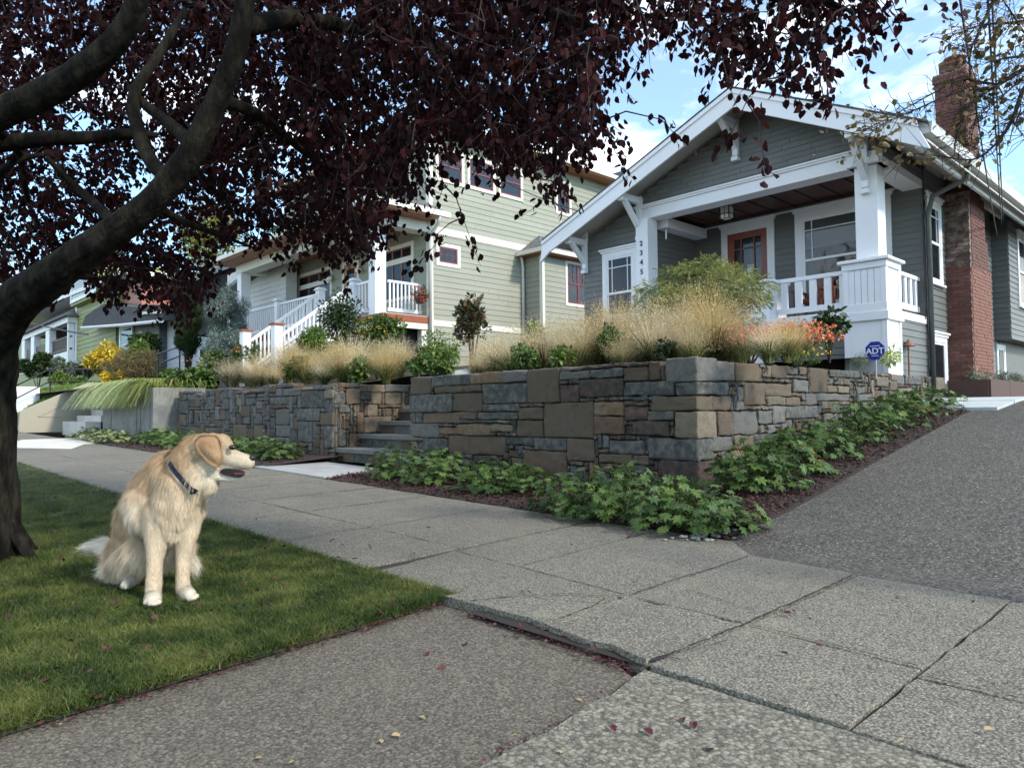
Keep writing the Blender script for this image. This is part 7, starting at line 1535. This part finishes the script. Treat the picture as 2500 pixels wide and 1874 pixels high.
# ================================================================ small things
p = at_y(1890, 757, 11.2); sg = thing('yard_sign', 'blue octagonal security yard sign with white ADT lettering in front of the white pier', 'yard sign', (p[0], 11.2, 1.6))
rr = .145
oc = [(p[0] + rr * math.cos(R(22.5 + 45 * i)), p[2] + rr * math.sin(R(22.5 + 45 * i))) for i in range(8)]
MB().poly([(a, 11.2, b) for a, b in oc][::-1], [(a, 11.21, b) for a, b in oc][::-1]).build('panel', 'sign_blue', sg)
text_mesh('lettering', 'ADT', .125, .002, 'sign_white', sg, (p[0], 11.196, p[2] - .01), (R(90), 0, 0)); MB().box((p[0] - .07, 11.194, p[2] + .062), (p[0] + .07, 11.198, p[2] + .072)).build('print_line', 'sign_white', sg); MB().box((p[0] - .05, 11.194, p[2] - .082), (p[0] + .05, 11.198, p[2] - .074)).build('print_line', 'sign_white', sg)
MB().box((p[0] - .01, 11.21, 1.4), (p[0] + .01, 11.225, p[2])).build('stake', 'white_metal', sg)
p = at_x(1946, 740, -4.10); lp = thing('path_light', 'copper mushroom path light standing on the wall end by the side siding', 'garden light', (-4.06, 12.8, 1.5))
MB().tube([(-4.03, 12.8, 1.45), (-4.03, 12.8, 2.0)], .016, 7).build('stem', 'copper', lp); MB().lathe((-4.03, 12.8, 1.98), [(.115, -.01), (.11, .005), (.03, .065), (.012, .10)], 14).build('hat', 'copper', lp, smooth=True)
p = at_y(1570, 455, 12.9); ln = thing('porch_lantern', 'square frosted lantern with black frame hanging from the porch ceiling before the red door', 'lantern', (p[0], 12.9, 5.0))
a = .10; zt_, zb_ = p[2] + .17, p[2] - .17
MB().box((p[0] - a + .012, 12.9 - a + .012, zb_ + .01), (p[0] + a - .012, 12.9 + a - .012, zt_ - .01)).build('glass', 'lamp_glass', ln)
J = MB()
for dx in (-1, 1):
    for dy in (-1, 1): J.box((p[0] + dx * a - .008, 12.9 + dy * a - .008, zb_), (p[0] + dx * a + .008, 12.9 + dy * a + .008, zt_))
for zz in (zb_, zb_ + .1, zt_ - .1, zt_): J.box((p[0] - a - .006, 12.9 - a - .006, zz - .007), (p[0] + a + .006, 12.9 - a + .004, zz + .007)); J.box((p[0] + a - .004, 12.9 - a, zz - .007), (p[0] + a + .006, 12.9 + a, zz + .007))
J.box((p[0] - .004, 12.9 - a - .005, zb_), (p[0] + .004, 12.9 - a + .004, zt_)); J.box((p[0] - a, 12.9 - a, zt_ - .004), (p[0] + a, 12.9 + a, zt_ + .012)); J.box((p[0] - .01, 12.89, zt_), (p[0] + .01, 12.91, 5.01)); J.build('frame', 'black_metal', ln)
# porch furniture behind the railing
for k, (x, lab) in enumerate(((-5.75, 'reddish brown wooden chair behind the left part of the porch railing'), (-5.05, 'reddish brown wooden bench seat behind the right part of the porch railing'))):
    ch = thing('porch_chair', lab, 'chair', (x, 13.2, 2.56)); MB().box((x - .25, 12.95, 2.93), (x + .25, 13.45, 2.97)).build('seat', 'chair_wood', ch)
    for i in range(5): MB().bar((x - .2 + i * .1, 13.45, 2.9), (x - .2 + i * .1, 13.58, 3.5), .07, .02, (0, 1, 0)).build('back_slat', 'chair_wood', ch)
    for dx in (-.25, .25): MB().box((x + dx - .04, 12.9, 3.12), (x + dx + .04, 13.5, 3.15)).build('armrest', 'chair_wood', ch)
    for dx in (-.23, .23):
        for y in (12.95, 13.42): MB().box((x + dx - .025, y - .025, 2.56), (x + dx + .025, y + .025, 3.12)).build('leg', 'chair_wood', ch)
fp = thing('flower_pot', 'pot of white flowers standing behind the porch railing', 'flower pot', (-4.98, 12.75, 2.56)); MB().lathe((-4.98, 12.75, 2.56), [(.08, 0), (.12, .3), (.13, .32), (.10, .31)], 12).build('pot', 'white_paint_worn', fp)
V, F = leafcloud(160, (-4.98, 12.75, 3.08), (.14, .14, .16), .06, LEAF6, 7, .2, 'full', 71); addmesh('foliage', V, F, 'shrub_green', fp, kind='stuff'); V, F = leafcloud(110, (-5.0, 12.72, 3.16), (.12, .12, .12), .045, LEAF4, 6, .1, 'full', 72); addmesh('blossoms', V, F, 'white_petal', fp, kind='stuff')
hb = thing('hanging_basket', 'basket of red flowers hanging on the right porch railing of the green house', 'flower basket', (NX + .06, 12.0, 4.3)); V, F = leafcloud(700, (NX + .12, 11.95, 4.3), (.2, .32, .28), .06, LEAF4, 12, .4, 'full', 73); addmesh('foliage', V, F, 'shrub_green', hb, kind='stuff'); V, F = leafcloud(260, (NX + .16, 11.95, 4.25), (.2, .32, .32), .05, LEAF4, 10, .3, 'full', 74); addmesh('blossoms', V, F, 'red_petal', hb, kind='stuff'); MB().lathe((NX + .1, 11.95, 4.0), [(.08, 0), (.15, .15), (.16, .2)], 10).build('basket', 'brown_rail', hb)
# rusty planter boxes beyond the wall
rp = thing('steel_planter', 'low rusty brown planter box along the house beyond the stone wall', 'planter box', (-3.7, 16, 1.1))
for y0, y1 in ((14.95, 16.3), (16.32, 18.0), (18.02, 20.5)):
    MB().box((-3.42, y0, 1.0), (-3.38, y1, 1.0 + .45)).build('panel', 'rust_steel', rp)
MB().box((XS + .02, 14.93, 1.0), (-3.42, 14.97, 1.45)).build('panel', 'rust_steel', rp); MB().box((XS + .02, 14.98, 1.0), (-3.43, 22, 1.38)).build('soil_fill', 'soil', rp)
for k, (y, lab) in enumerate(((15.3, 'gray green low plant at the near corner of the rusty planter'), (16.2, 'gray green low plant in front of the chimney foot'), (17.2, 'gray green low plant right of the chimney foot'), (18.4, 'gray green low plant under the bay at the right edge'))):
    t = thing('low_plant', lab, 'ground plant', (-3.75, y, 1.4), 'plants in the rusty planter'); V, F = leafcloud(900, (-3.72, y, 1.52), (.33, .55, .17), .07, NARROW, 14, .1, 'full', 80 + k); addmesh('foliage', V, F, 'gray_leaf', t, kind='stuff')
# projecting stones and pebbles on the walls
